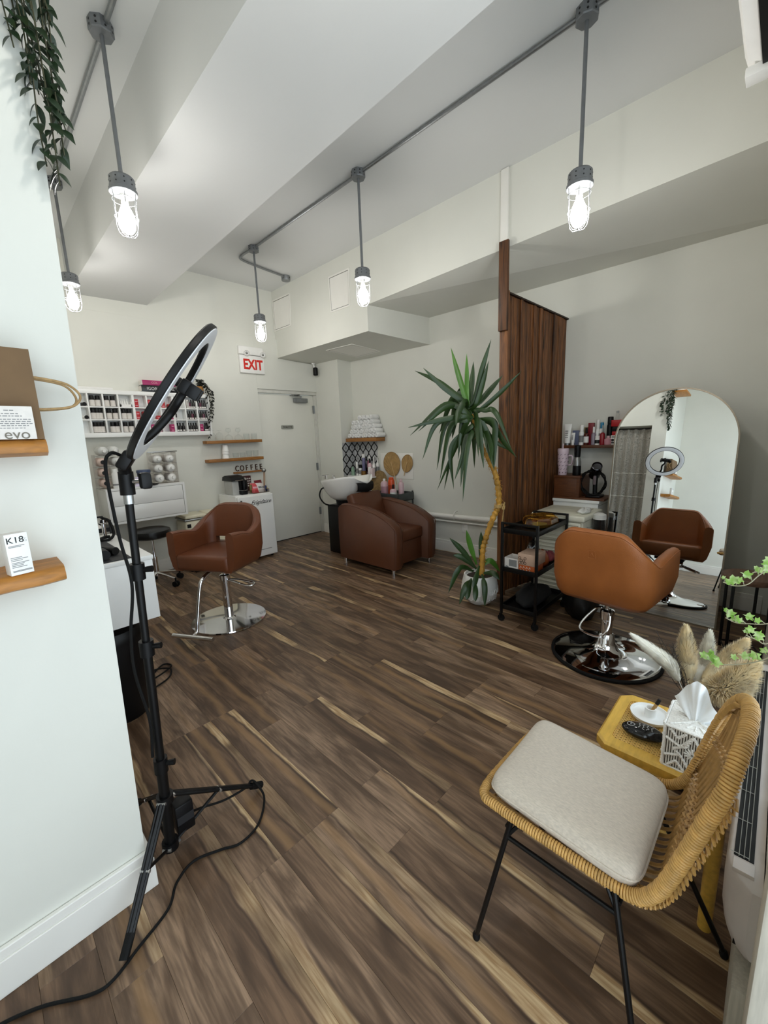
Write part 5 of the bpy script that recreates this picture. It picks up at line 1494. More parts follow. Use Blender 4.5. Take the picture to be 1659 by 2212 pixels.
bag('plastic_bag', 'crumpled translucent bag at the back of the middle tray', (3.03, 1.345, zt3), .07, .045, .15, clear('bag_film', (.80, .82, .83), .25, .2), 6)
tb_ = bag('black_bag', 'black drawstring bag with white scribble lettering on the floor behind the trolley', (3.09, .98, .0), .13, .12, .30, mat('black_nylon', '#0b0b0d', .5), 9)
b = MB()
for k in range(7):
    b.tube(bez([(2.975 + .002 * abs(k - 3), 1.055 - .022 * k, .215), (2.967 + .002 * abs(k - 3), 1.048 - .022 * k, .245), (2.972 + .002 * abs(k - 3), 1.040 - .022 * k, .22), (2.969 + .002 * abs(k - 3), 1.043 - .022 * k, .235)], 4), .0022, 5)
b.build('scribble', SILVERINK, tb_, world=False)['kind'] = 'stuff'
bag('shade_heap', 'black heap added for the shade on the bottom tray of the trolley', (2.88, 1.275, .107), .2, .105, .13, mat('shade_black', '#0d0c0d', .9), 12, 'cloth')  # added heap, its black stands in for shade under the upper trays
tag(MB().box(3.24, .87, 0, 3.40, .99, .05, bev=.003).build('white_carton', WHITEP), 'flat white carton on the floor right of the black bag', 'box')

# ------------------------------------------------------------------ storage corner behind the trolley
t = thing('drawer_tower', 'cream plastic tower of ribbed drawers beside the trolley', 'drawers', (3.42, 1.24, 0))
DX0, DX1, DY0, DY1 = 3.205, 3.63, 1.04, 1.43
CR2 = mat('cream_plastic', '#dfdccb', .4, var=.03)
MB().box(DX0 + .02, DY0, .03, DX1, DY1, .70, bev=.006).build('tower_body', CR2, t)
MB().box(DX0 - .01, DY0 - .015, .70, DX1 + .005, DY1 + .012, .745, bev=.012, seg=3).build('tower_top', CR2, t)
MB().box(DX0 + .04, DY0 + .04, .7455, DX1 - .05, DY1 - .04, .749, bev=.002).build('top_recess', mat('cream_inset', '#d2cfbd', .45), t)
for k in range(4):
    z = .04 + .165 * k
    dr = MB().box(DX0, DY0 + .015, z, DX0 + .02, DY1 - .015, z + .155, bev=.004).build('drawer', CR2, t)
    b = MB()
    for j in range(5): b.cyl((DX0 - .001, DY0 + .03, z + .018 + .030 * j), (DX0 - .001, DY1 - .03, z + .018 + .030 * j), .007, n=8)
    b.build('rib', CR2, dr, world=False)['kind'] = 'stuff'
b = MB()
for j in range(3): b.tube([(DX0 + .08 + .002, DY0 - .001, .60 - .03 * j), (DX0 + .12, DY0 - .001, .60 - .03 * j)], .003, 5)
b.build('side_slot', GREYINK, t)['kind'] = 'stuff'
MB().tube(bez([(3.30, DY0 - .002, .64), (3.30, DY0 - .05, .62), (3.30, DY0 - .055, .52), (3.30, DY0 - .002, .50)], 6), .010, 10).build('side_handle', STEEL, t)
bag('plastic_bag', 'white printed plastic bag lying on the right end of the cream tower', (3.37, 1.085, .7455), .085, .045, .035, mat('white_film', '#dcdcd8', .35), 21)
t = thing('hair_bundle', 'black hair bundle in a white-topped clear sleeve hanging beside the cream tower', 'hair bundle', (3.44, 1.0, .5))
random.seed(8)
b = MB()
for k in range(260):
    a, r = random.uniform(0, 6.28), math.sqrt(random.random()) * .038
    x, y = 3.42 + r * math.cos(a), .985 + r * math.sin(a)
    b.tube([(x, y, .71), (x + random.uniform(-.012, .012), y + random.uniform(-.012, .0), .6), (x + random.uniform(-.02, .02) , y + random.uniform(-.02, .006), random.uniform(.44, .50))], .0022, 4)
b.build('hair', mat('black_hair', '#17171a', .45), t)['kind'] = 'stuff'
MB().lathe([(.046, -.16), (.05, -.05), (.047, .03), (.02, .045), (0, .046)], 20, c=(3.42, .985, .70), ends=False).build('sleeve', clear('sleeve_film', (.86, .87, .88), .2, .15), t)
MB().lathe([(.049, .0), (.047, .035), (.02, .05), (0, .05)], 20, c=(3.42, .985, .70), ends=False).build('sleeve_top', MATS['white_film'], t)
t = thing('white_cabinet', 'white low cabinet against the right wall under the wooden crate', 'cabinet', (3.8, 1.26, 0))
MB().box(3.67, 1.075, .03, 3.938, 1.452, .775, bev=.004).build('cabinet_body', WHITE, t)
MB().box(3.655, 1.065, .775, 3.938, 1.455, .80, bev=.004).build('cabinet_top', WHITE, t)
MB().box(3.69, 1.09, 0, 3.93, 1.44, .03).build('plinth', BLACK, t)
MB().tube([(3.68, 1.0735, .755), (3.93, 1.0735, .755)], .0015, 5).build('groove', GREYINK, t)
t = thing('wooden_crate', 'dark brown wooden crate with a ledge holding the hair dryer', 'crate', (3.78, 1.3, .80))
MB().box(3.665, 1.03, .8005, 3.938, 1.452, .818, bev=.002).build('crate_base', WALNUT, t)
MB().box(3.675, 1.235, .818, 3.938, 1.452, .985, bev=.002).build('crate_body', WALNUT, t)
MB().box(3.668, 1.228, .985, 3.938, 1.454, 1.004, bev=.002).build('crate_lid', WALNUT, t)
MB().box(3.672, 1.238, .822, 3.677, 1.258, .982).build('crate_stile', WALNUT, t)
t = thing('tumbler_cup', 'pale pink insulated tumbler with small dark bows and a straw', 'tumbler', (3.74, 1.425, 1.004))
LP_ = mat('pale_pink_enamel', '#d5c0cb', .35, var=.02)
txm, tym, tz = 3.735, 1.405, 1.0044
MB().lathe([(0, 0), (.034, 0), (.036, .004), (.038, .07), (.044, .10), (.045, .205), (0, .205)], 26, c=(txm, tym, tz)).build('cup', LP_, t)
MB().lathe([(.047, .203), (.048, .225), (.043, .235), (0, .235)], 26, c=(txm, tym, tz)).build('lid', LP_, t)
MB().cyl((txm - .01, tym, tz + .23), (txm - .012, tym, tz + .275), .006).build('straw', LP_, t)
MB().tube(bez([(txm + .02, tym - .042, tz + .17), (txm + .02, tym - .07, tz + .165), (txm + .02, tym - .07, tz + .10), (txm + .02, tym - .040, tz + .085)], 6), .006, 8).build('handle', LP_, t)
b = MB()
random.seed(14)
for i in range(6):
    for k in range(9):
        a = 2 * pi * (k + .5 * (i % 2)) / 9
        z = tz + .022 + .032 * i
        r = (.0366 if i < 2 else .0445 if i > 2 else .042)
        for s_ in (-1, 1):
            q = random.uniform(.4, 1)
            b.tube([(txm + (r + .0006) * math.cos(a), tym + (r + .0006) * math.sin(a), z), (txm + (r + .0006) * math.cos(a + s_ * .12), tym + (r + .0006) * math.sin(a + s_ * .12), z + .006 * q * s_)], [.0012, .003], 5)
b.build('bow_print', mat('plum_ink', '#4a2c3c', .5), t)['kind'] = 'stuff'
def spray(name, label, x, y, z):
    t = thing(name, label, 'spray bottle', (x, y, z))
    MB().lathe([(0, 0), (.033, 0), (.034, .003), (.034, .075), (.0335, .085)], 24, c=(x, y, z)).build('bottle_base', BLACK, t)
    MB().lathe([(.0335, .085), (.032, .12), (.026, .15), (.021, .16)], 24, c=(x, y, z), ends=False).build('bottle_shoulder', mat('smoky_silver', '#8e8e8c', .25, metal=.6), t)
    MB().lathe([(.024, .158), (.026, .20), (.027, .255), (.02, .262), (0, .263)], 20, c=(x, y, z)).build('spray_head', BLACK, t)
    MB().tube([(x - .02, y, z + .23), (x - .045, y, z + .20)], .005, 6).build('trigger', BLACK, t)
spray('mist_bottle', 'black and silver mist spray bottle beside the pink tumbler', 3.74, 1.285, 1.0044)
t = thing('hair_dryer', 'black hair dryer with coiled cable resting on the crate ledge', 'hair dryer', (3.78, 1.13, .82))
hx, hy, hz = 3.76, 1.135, 1.05
Mh = Matrix.Translation((hx, hy, hz)) @ V((-.75, -.35, .55)).normalized().to_track_quat('Z', 'Y').to_matrix().to_4x4()
MB().lathe([(0, -.11), (.03, -.11), (.043, -.09), (.045, -.02), (.044, .03), (.040, .05), (.033, .052), (.031, .03), (0, .02)], 24, M=Mh).build('barrel', BLACK, t)
MB().lathe([(.034, .05), (.041, .053), (.041, .075), (.036, .078), (.033, .06), (0, .055)], 24, M=Mh).build('nozzle_ring', mat('dark_chrome', '#55555a', .2, metal=1), t)
MB().tube([(hx, hy, hz - .03), (hx - .005, hy - .002, hz - .10), (hx - .01, hy - .005, .835)], [.022, .019, .017], 12).build('handle', BLACK, t)
MB().box(hx - .045, hy - .018, hz - .12, hx - .027, hy + .004, hz - .045, bev=.004).build('switch', mat('mauve_grey_plastic', '#6d6064', .4), t)
MB().box(hx - .06, hy - .06, .8185, hx + .08, hy + .06, .838, bev=.01).build('stand', BLACK, t)
cab = []
for k in range(95):
    a = 2 * pi * k / 26 + .6
    r = .105 + .008 * math.sin(k * .9)
    cab.append((hx - .03 + .02 * math.sin(k * .35), hy + .01 - r * math.cos(a) * .92, .945 + r * math.sin(a)))
MB().tube(bez(cab[::2], 3), .0055, 7).build('cable', RUBBER, t)
# shelf of hair products
wshelf('product_shelf', 'wooden shelf of mixed hair products left of the arched mirror', 3.84, .983, 1.236, 3.958, 1.458, 1.262, WALNUT)
zp = 1.2624
def tubeup(name, label, x, y, h, r, m_, capm, cap_h=.02):
    """squeeze tube standing on its cap, flat crimp on top"""
    t = thing(name, label, 'tube', (x, y, zp))
    rows = []
    for f in (0, .1, .5, .8, .95, 1):
        k_ = f
        rows.append([(x + r * math.cos(2 * pi * k / 16) * (1 - .93 * k_ ** 1.5), y + r * math.sin(2 * pi * k / 16) * (1 + .35 * k_), zp + cap_h + (h - cap_h) * f) for k in range(16)])
    b = MB(); vv = b.grid(rows, closed_u=True); b.bm.faces.new(vv[0]); b.bm.faces.new(vv[-1]); b.build('tube_body', m_, t, angle=60)
    MB().lathe([(0, 0), (r * .85, 0), (r * .85, cap_h), (0, cap_h)], 16, c=(x, y, zp)).build('cap', capm, t)
    b = MB()
    for k in range(4): b.box(x - r * 1.02 + .0, y - r * .5, zp + cap_h + h * (.25 + .1 * k), x - r * .98 + .0005, y + r * .5, zp + cap_h + h * (.25 + .1 * k) + .006)
    b.build('print', GREYINK, t)['kind'] = 'stuff'
    return t
tubeup('cream_tube', 'large white squeeze tube at the left end of the product shelf', 3.875, 1.425, .19, .026, WHITEP, GALV)
tubeup('cream_tube', 'slim white tube in front of the slate blue box on the product shelf', 3.862, 1.372, .11, .014, WHITEP, WHITEP)
o = tag(MB().box(3.88, 1.325, zp, 3.91, 1.385, zp + .13, bev=.002).build('blue_carton', mat('slate_blue_card', '#596079', .5)), 'slate blue carton behind the slim white tube on the product shelf', 'box')
P_ = dict(z=zp)
bot('hair_spray', 'white bottle with grey bands and pointed cap on the product shelf', 3.87, 1.302, .175, .021, WHITEP, WHITEP, .055, .017, .9, lab=GREYINK, **P_)
bot('serum_bottle', 'brown dropper bottle with white label on the product shelf', 3.868, 1.262, .15, .021, mat('amber_glass', '#4a1c12', .25), BLACK, .045, .009, .6, lab=WHITEP, **P_)
o = tag(MB().box(3.90, 1.215, zp, 3.935, 1.26, zp + .19, bev=.002).build('red_carton', mat('wine_red_card', '#7d1523', .4)), 'tall wine red carton behind the dropper bottle', 'box')
o = tag(MB().box(3.92, 1.268, zp, 3.945, 1.298, zp + .155, bev=.002).build('gold_carton', mat('olive_gold_card', '#857343', .4)), 'olive gold carton behind the white spray on the shelf', 'box')
bot('hair_spray', 'clear purple tinted bottle with white cap on the product shelf', 3.88, 1.205, .155, .019, mat('mauve_clear', '#8a7f8c', .2), WHITEP, .05, .009, .6, **P_)
bot('hair_spray', 'tall white bottle with tapered cap behind the purple one', 3.92, 1.185, .215, .020, WHITEP, WHITEP, .075, .013, .7, **P_)
bot('hair_spray', 'white bottle with a bright blue cap on the product shelf', 3.905, 1.148, .19, .023, WHITEP, mat('bright_blue_plastic', '#1f7fa8', .4), .05, .014, .8, lab=GREYINK, **P_)
bot('cream_jar', 'small white bottle with dark print at the front of the product shelf', 3.865, 1.168, .078, .020, WHITEP, WHITEP, .018, .018, .9, lab=INK, **P_)
bot('serum_bottle', 'dark red bottle with a silver pump on the product shelf', 3.868, 1.13, .165, .0205, mat('dark_red_plastic', '#8c1824', .3), STEEL, .06, .006, .6, **P_)
bot('perfume_bottle', 'round pink bottle with small cap at the front of the product shelf', 3.868, 1.083, .075, .030, mat('soft_pink_glass', '#d39aa5', .3), BLUSH, .018, .013, .55, **P_)
bot('hair_spray', 'tall black bottle with rounded cap near the red box', 3.91, 1.085, .235, .025, BLACK, BLACK, .06, .022, .9, **P_)
t = thing('printed_carton', 'white carton printed with two black discs at the right end of the shelf', 'box', (3.88, 1.025, zp))
MB().box(3.858, .995, zp, 3.93, 1.062, zp + .078, bev=.001).build('carton', WHITEP, t)
b = MB()
for y in (1.046, 1.018): b.lathe([(0, 0), (.0115, 0), (.0115, .0008), (0, .0008)], 18, M=face_m((3.8578, y, zp + .038), (0, -1, 0), (0, 0, 1))).box(3.8572, y - .011, zp + .010, 3.858, y + .011, zp + .022)
b.build('print', INK, t)['kind'] = 'stuff'
b = MB()
for k in range(2): b.box(3.8572, 1.022, zp + .058 + .008 * k, 3.858, 1.055, zp + .062 + .008 * k)
b.build('print_line', INK, t)['kind'] = 'stuff'
o = tag(MB().box(3.86, .988, zp + .0784, 3.93, 1.055, zp + .110, bev=.002).build('red_carton', RED), 'small red carton on the white disc-printed carton', 'box')
o = tag(MB().box(3.86, .985, zp + .1104, 3.93, 1.055, zp + .150, bev=.002).build('black_carton', BLACK), 'black carton between the two red ones at the shelf end', 'box')
o = tag(MB().box(3.85, .962, zp + .1504, 3.935, 1.062, zp + .205, bev=.002).build('red_carton', RED), 'large red carton topmost of the stack at the shelf end', 'box')
bot('glass_vial', 'small clear bottle standing on top of the red carton', 3.90, 1.03, .075, .015, GLASS, STEEL, .018, .010, .6, z=zp + .2054)
# arched mirror on a rear prop
MT = Matrix.Translation((3.45, .587, 0)) @ Matrix.Rotation(math.radians(-1.03), 4, 'Z') @ Matrix.Rotation(.1, 4, 'Y')
mh, mw = 1.672, .75
def arch(ins):
    r = mw / 2 - ins
    pts = [(-r, ins)]
    for k in range(33):
        a = pi - pi * k / 32
        pts.append((r * math.cos(a), mh - mw / 2 + r * math.sin(a)))
    pts.append((r, ins))
    return pts
t = thing('arched_mirror', 'tall arched floor mirror with a thin frame leaning back on its prop', 'mirror', (3.45, .587, 0), math.radians(-1.03))
FM_ = Matrix(((0, 0, -1, 0), (-1, 0, 0, 0), (0, 1, 0, 0), (0, 0, 0, 1)))     # sheet coordinates: right, up, towards the room
A_ = MT @ FM_
b = MB()
o1, o2 = arch(0), arch(.009)
for z_a, z_b in (((0, .012)), ):
    n = len(o1)
    L4 = [[A_ @ V((p[0], p[1], -.014)) for p in o1], [A_ @ V((p[0], p[1], .010)) for p in o1], [A_ @ V((p[0], p[1], .010)) for p in o2], [A_ @ V((p[0], p[1], -.014)) for p in o2]]
    b.grid(L4 + [L4[0]], closed_u=True)
bmesh.ops.remove_doubles(b.bm, verts=b.bm.verts[:], dist=.0001)
b.build('mirror_frame', mat('champagne_frame', '#8f8576', .3, metal=.8), t, angle=40)
MM = mat('mirror_silver', '#f0f2f1', 0.0, metal=1.0, var=0.0)
b = MB(); b.prism(arch(.006), -.004, .003, M=A_); b.build('mirror_glass', MM, t, smooth=False)
MB().prism(arch(.006), -.012, -.005, M=A_).build('mirror_back', BLACK, t, smooth=False)
b = MB()
for s_ in (-.25, .25): b.tube([A_ @ V((s_, 1.15, -.014)), A_ @ V((s_ * 1.1, 1.10, -.03)), V((3.80, .587 - s_ * 1.1, .008))], .009, 8)
b.tube([V((3.80, .587 - .275, .009)), V((3.80, .587 + .275, .009))], .009, 8)
b.build('prop_stand', BLACKM, t)
# small stool right of the mirror
t = thing('nesting_table', 'small round dark wood table on black legs right of the mirror', 'table', (3.13, .105, 0))
MB().lathe([(0, .545), (.125, .545), (.128, .55), (.128, .572), (.125, .577), (0, .577)], 40, c=(3.15, .07, -.07)).build('table_top', mat('smoked_wood', '#6a5040', .5, var=.3, scale=8, stretch=(1, 8, 8)), t)
for k, (x, y) in enumerate(((3.045, .13), (3.09, -.035), (3.25, .03), (3.2, .17))):
    MB().box(x - .008, y - .008, 0, x + .008, y + .008, .475, bev=.002).build('leg', BLACKM, t)
MB().tube([(3.045, .13, .04), (3.09, -.035, .04), (3.25, .03, .04), (3.2, .17, .04)], .006, 6, closed=True).build('stretcher', BLACKM, t)

# ------------------------------------------------------------------ ring light on its tripod
t = thing('ring_light', 'black ring light on a tall tripod in front of the left wall corner', 'ring light', (.286, 1.376, 0))
ALU = mat('bare_aluminium', '#c5c6c6', .3, metal=.9)
pb = V((.286, 1.376, 0)); ptop = V((.322, 1.372, 1.30))
def pp(z): return pb.lerp(ptop, z / 1.30)
MB().tube([pp(.05), pp(.36)], .0165, 16).build('lower_tube', BLACKM, t)
MB().tube([pp(.36), pp(.80)], .0135, 16).build('middle_tube', BLACKM, t)
MB().tube([pp(.80), pp(1.255)], .0115, 16).build('upper_tube', BLACKM, t)
MB().tube([pp(1.235), pp(1.262)], .0135, 16).build('top_sleeve', ALU, t)
for z in (.365, .78, 1.03):
    c = MB().tube([pp(z - .028), pp(z + .022)], .021, 16).build('clamp_collar', BLACK, t)
    q = pp(z)
    MB().tube([q, q + V((.022, -.018, .002)), q + V((.034, -.028, .003))], [.006, .009, .010], 10).build('clamp_knob', BLACK, c)
for z in (.235, .055): MB().tube([pp(z - .014), pp(z + .014)], .026, 18).build('hub', BLACK, t)
for fx, fy in ((.092, 1.163), (.640, 1.404), (.262, 1.70)):
    f = V((fx, fy, .014)); h = pp(.235)
    d_ = (f - h); side = d_.cross(V((0, 0, 1))).normalized()
    lg = MB()
    st = h + V((d_.x, d_.y, 0)).normalized() * .024
    for off in (-.010, .010):
        a_, b_ = st + side * off, f + side * off * .7
        lg.tube([a_, b_], .0055, 6)
    lg.tube([st, f], .0075, 6)
    L_ = lg.build('leg', BLACKM, t)
    dn = d_.normalized()
    MB().tube([f - dn * .05, f + dn * .004 + V((0, 0, .002))], .013, 10).build('rubber_foot', RUBBER, L_)
    br = st.lerp(f, .48); lo_ = pp(.055) + V((d_.x, d_.y, 0)).normalized() * .024
    MB().tube([lo_, br], .0055, 8).build('brace', BLACKM, t)
    b = MB()
    for q in (st, br, lo_): b.cyl(q - side * .0145, q + side * .0145, .0055, n=10)
    b.build('rivet', ALU, t)['kind'] = 'stuff'
# head
u_ = V((.5, -.3, .81)).normalized()
n_ = V((.795, -.325, -.60)); n_ = (n_ - u_ * n_.dot(u_)).normalized()
s_ = u_.cross(n_)
rb = V((.340, 1.336, 1.372))
rc_ = rb + u_ * .218
RM = Matrix(((s_.x, u_.x, n_.x, rc_.x), (s_.y, u_.y, n_.y, rc_.y), (s_.z, u_.z, n_.z, rc_.z), (0, 0, 0, 1)))
def ringprof(prof, nm, m_):
    rows = []
    for k in range(72):
        a = 2 * pi * k / 72
        rows.append([RM @ V((r * math.cos(a), r * math.sin(a), z)) for r, z in prof])
    b = MB(); b.grid(rows + [rows[0]], closed_u=True)
    bmesh.ops.remove_doubles(b.bm, verts=b.bm.verts[:], dist=.00005)
    return b.build(nm, m_, t, angle=40)
ringprof([(.220, -.010), (.224, -.006), (.224, .006), (.220, .008), (.170, .008), (.166, .006), (.166, -.006), (.170, -.010)], 'ring_housing', BLACK)
ringprof([(.219, .0082), (.218, .0105), (.195, .013), (.173, .0105), (.172, .0082)], 'ring_diffuser', mat('milky_diffuser', '#d4d5d8', .35, var=.01))
MB().box(-.032, -.262, -.026, .032, -.205, .006, bev=.008, M=RM).build('ring_mount', BLACK, t)
hb = RM @ V((0, -.25, -.01))
MB().tube([pp(1.262), pp(1.33)], .020, 14).tube([pp(1.325), hb], [.017, .017], 12).build('tilt_head', BLACK, t)
q = pp(1.30)
kb = MB().tube([q, q + V((.028, -.028, .0))], .006, 8).build('tilt_screw', ALU, t)
MB().box(q.x + .022, q.y - .062, q.z - .022, q.x + .052, q.y - .030, q.z + .026, bev=.008).build('tilt_knob', BLACK, kb)
gn = bez([RM @ V((0, -.165, .0)), RM @ V((.0, -.12, .012)), RM @ V((.012, -.06, .02)), RM @ V((-.006, -.015, .022)), RM @ V((0, .03, .02))], 8)
MB().tube(gn, .011, 12).build('gooseneck', BLACK, t)
MB().box(-.055, .010, .004, .055, .052, .036, bev=.008, M=RM).box(-.062, .012, .03, -.044, .050, .062, bev=.004, M=RM).box(.044, .012, .03, .062, .050, .062, bev=.004, M=RM).cyl(RM @ V((0, .033, -.02)), RM @ V((0, .033, .012)), .014).build('phone_clamp', BLACK, t)
MB().tube(bez([RM @ V((-.0, -.23, -.026)), V((.285, 1.335, 1.385)), V((.270, 1.345, 1.34)), V((.278, 1.355, 1.15)), V((.290, 1.350, 1.0)), V((.268, 1.352, .85)), V((.262, 1.353, .72)), V((.280, 1.352, .55)), V((.272, 1.352, .42))], 8), .0045, 8).build('cable', RUBBER, t)
t2 = thing('power_adapter', 'black power adapter strapped low beside the ring light pole', 'adapter', (.34, 1.40, .1))
MB().box(.315, 1.375, .06, .375, 1.43, .17, bev=.006).build('adapter_body', BLACK, t2)
MB().box(.318, 1.373, .10, .372, 1.376, .13).build('rating_plate', mat('dark_grey_print', '#1f2023', .5), t2)
cb = bez([(.375, 1.41, .09), (.42, 1.43, .06), (.50, 1.43, .03), (.58, 1.41, .04), (.605, 1.41, .055), (.615, 1.385, .05), (.615, 1.33, .02), (.55, 1.26, .006), (.47, 1.24, .006), (.41, 1.27, .006), (.33, 1.30, .006), (.265, 1.27, .006), (.22, 1.21, .006), (.13, 1.17, .006), (.06, 1.14, .006), (.01, 1.15, .006), (-.09, 1.22, .006), (-.20, 1.26, .006), (-.4, 1.28, .006)], 8)
tag(MB().tube(cb, .0042, 8).build('extension_lead', RUBBER), 'black lead looping over the floor from the ring light leg', 'cable')

# ------------------------------------------------------------------ shelves and goods on the entry wall
HONEY = mat('honey_wood', '#a36c2a', .45, var=.25, scale=10, stretch=(1.2, 10, 10), bump=.08, bscale=30)
SY = 1.334
def live_shelf(name, label, x0, x1, z0, z1, dep):
    b = MB()
    rows = []
    for x in [x0 + (x1 - x0) * i / 12 for i in range(13)]:
        w_ = .004 * math.sin(x * 23) + .003 * math.sin(x * 51)
        e = .012 if x > x1 - .02 else 0
        rows.append([(x, SY, z0), (x, SY - dep + .025 + w_ + e, z0), (x, SY - dep + .003 + w_ + e, z0 + .008), (x, SY - dep + w_ + e, (z0 + z1) / 2), (x, SY - dep + .006 + w_ + e, z1 - .006), (x, SY - dep + .018 + w_ + e, z1), (x, SY, z1)])
    b.grid(rows, closed_u=True)
    b.poly(rows[0]); b.poly(rows[-1])
    return tag(b.build(name, HONEY, angle=50), label, 'shelf')
live_shelf('live_edge_shelf', 'upper honey wood shelf carrying the paper bag at the left edge', -.45, .139, 1.388, 1.426, .135)
live_shelf('live_edge_shelf', 'lower honey wood shelf carrying the small white carton at the left edge', -.45, .129, 1.085, 1.126, .135)
BRK = mat('brown_kraft_bag', '#6e5539', .75, var=.06, scale=25, bump=.15, bscale=30)
t = thing('paper_bag', 'brown paper gift bag lying on its side on the upper shelf', 'bag', (.0, 1.26, 1.4265))
b = MB()
b.hexa([(-.2, 1.225, 1.4265), (.138, 1.225, 1.4265), (.138, 1.31, 1.4265), (-.2, 1.31, 1.4265)], [(-.2, 1.245, 1.632), (.140, 1.245, 1.626), (.140, 1.29, 1.626), (-.2, 1.29, 1.632)])
b.build('bag_body', BRK, t, smooth=False)
MB().box(.136, 1.262, 1.43, .1395, 1.272, 1.62).build('bag_fold', mat('brown_kraft_fold', '#6b5239', .8), t)
cord = mat('twisted_paper_cord', '#a5875c', .8, var=.2, scale=120, stretch=(1, 1, 1))
for k, y in enumerate((1.250, 1.278)):
    MB().tube(bez([(.128, y, 1.565), (.150, y, 1.565), (.200, y + .004 * k, 1.554), (.2235 - .004 * k, y + .004, 1.528 - .004 * k), (.205, y, 1.503), (.155, y, 1.495), (.128, y, 1.496)], 8), .0028, 8).build('handle', cord, t)
t = thing('product_carton', 'white printed carton marked evo standing before the paper bag', 'box', (.05, 1.21, 1.4265))
MB().box(-.05, 1.203, 1.4265, .1225, 1.2215, 1.497, bev=.001).build('carton', LABEL, t)
text('lettering', 'evo', .030, face_m((.090, 1.2024, 1.4365), (1, 0, 0), (0, 0, 1)), mat('taupe_ink', '#6e685c', .6), t)
b = MB()
for k, (z, x0, x1) in enumerate(((1.488, .075, .094), (1.481, .07, .098), (1.476, .062, .103), (1.469, .058, .119), (1.4645, .056, .120), (1.460, .056, .122), (1.4555, .058, .112), (1.4505, .063, .108))):
    x = x0
    rnd = random.Random(k)
    while x < x1 - .002:
        L_ = rnd.uniform(.003, .008)
        b.box(x, 1.2026, z - .0008, min(x + L_, x1), 1.2034, z + .0008)
        x += L_ + .0018
b.build('print', GREYINK, t)['kind'] = 'stuff'
t = thing('small_carton', 'small white carton marked K18 on the lower shelf', 'box', (.05, 1.215, 1.1265))
Mk = Matrix.Translation((.050, 1.222, 1.1265)) @ Matrix.Rotation(math.radians(14), 4, 'Z')
MB().box(-.0205, -.014, 0, .0205, .014, .094, bev=.0008, M=Mk).build('carton', WHITEP, t)
text('lettering', 'K18', .0195, Mk @ face_m((-.003, -.01425, .079), (1, 0, 0), (0, 0, 1)), INK, t)
text('lettering', 'S', .012, Mk @ face_m((.0155, -.01425, .077), (1, 0, 0), (0, 0, 1)), SILVERINK, t)
b = MB()
for k, (z, x1) in enumerate(((.0665, .012), (.064, .006), (.040, .004), (.0365, .014), (.033, .004), (.028, .015), (.025, .006), (.0215, .004), (.018, .010), (.010, .018), (.008, .018))):
    b.box(-.0165, -.0143, z - .0007, x1, -.0136, z + .0007, M=Mk)
b.build('print', GREYINK, t)['kind'] = 'stuff'
# trailing plant above the corner
t = thing('hanging_vine', 'long trailing leafy vine hanging over the top of the left wall corner', 'plant', (.12, 1.22, 2.60))
MB().box(-.06, 1.16, 2.555, .24, 1.334, 2.58, bev=.003).build('vine_shelf', HONEY, t)
MB().lathe([(0, 0), (.06, 0), (.075, .10), (.08, .13), (.072, .13), (.065, .1), (0, .1)], 24, c=(.14, 1.245, 2.5805)).build('pot', MATS['white_ceramic'], t)
b, sb = MB(), MB()
random.seed(21)
STR = [(.245, 1.315, 2.06), (.262, 1.30, 2.02), (.285, 1.32, 2.10), (.30, 1.33, 2.15), (.27, 1.345, 2.20), (.24, 1.31, 2.22), (.22, 1.31, 2.28), (.255, 1.36, 2.25), (.29, 1.40, 2.22), (.275, 1.43, 2.28), (.30, 1.36, 2.32), (.26, 1.29, 2.36), (.30, 1.32, 2.38), (.235, 1.33, 2.34)]
for (x, y, z) in STR:
    vine(b, sb, [(.15, 1.25, 2.70), (.19 + random.uniform(-.02, .02), 1.25 + random.uniform(-.03, .03), 2.755), (x - .005, (y + 1.29) / 2, 2.62), (x + random.uniform(-.015, .015), y, (2.5 + z) / 2 + .05), (x + random.uniform(-.015, .012), y, z + .1), (x, y, z)], int(26 + (2.45 - z) * 46), .040, .019, spread=.9)
for _ in range(10): vine(b, sb, [(.15, 1.25, 2.70), (.17 + random.uniform(-.09, .12), 1.25 + random.uniform(-.08, .06), 2.78), (.19 + random.uniform(-.12, .13), 1.25 + random.uniform(-.1, .08), 2.66)], 16, .045, .021)
b.build('foliage', LEAF, t, angle=70, fix=False)['kind'] = 'stuff'
sb.build('stem', mat('vine_stem', '#3a3a24', .7), t)['kind'] = 'stuff'
# lace curtain in the opening of the left wall
def lace():
    M = mat('grey_lace', '#a09c94', .9, var=.05)
    nt = M.node_tree
    b = nt.nodes['Principled BSDF']
    tc = nt.nodes.new('ShaderNodeTexCoord')
    mp = nt.nodes.new('ShaderNodeMapping'); mp.inputs['Scale'].default_value = (1, 42, 42)
    nt.links.new(tc.outputs['Object'], mp.inputs[0])
    vo = nt.nodes.new('ShaderNodeTexVoronoi'); vo.inputs['Scale'].default_value = 1.0; vo.feature = 'DISTANCE_TO_EDGE'
    nt.links.new(mp.outputs[0], vo.inputs['Vector'])
    mr = nt.nodes.new('ShaderNodeMapRange'); mr.inputs[1].default_value = .08; mr.inputs[2].default_value = .22; mr.inputs[3].default_value = 1.0; mr.inputs[4].default_value = .42
    nt.links.new(vo.outputs['Distance'], mr.inputs[0])
    nt.links.new(mr.outputs[0], b.inputs['Alpha'])
    return M
t = thing('lace_curtain', 'grey lace curtain across the wall opening, seen in the arched mirror', 'curtain', (.15, 1.8, 0))
rows = []
for j in range(30):
    z = .02 + 2.05 * j / 29
    rows.append([(.13 + (.018 + .006 * math.sin(z * 2)) * math.sin(y * 62 + .4 * math.sin(z * 1.7)), y, z) for y in [1.525 + .55 * i / 90 for i in range(91)]])
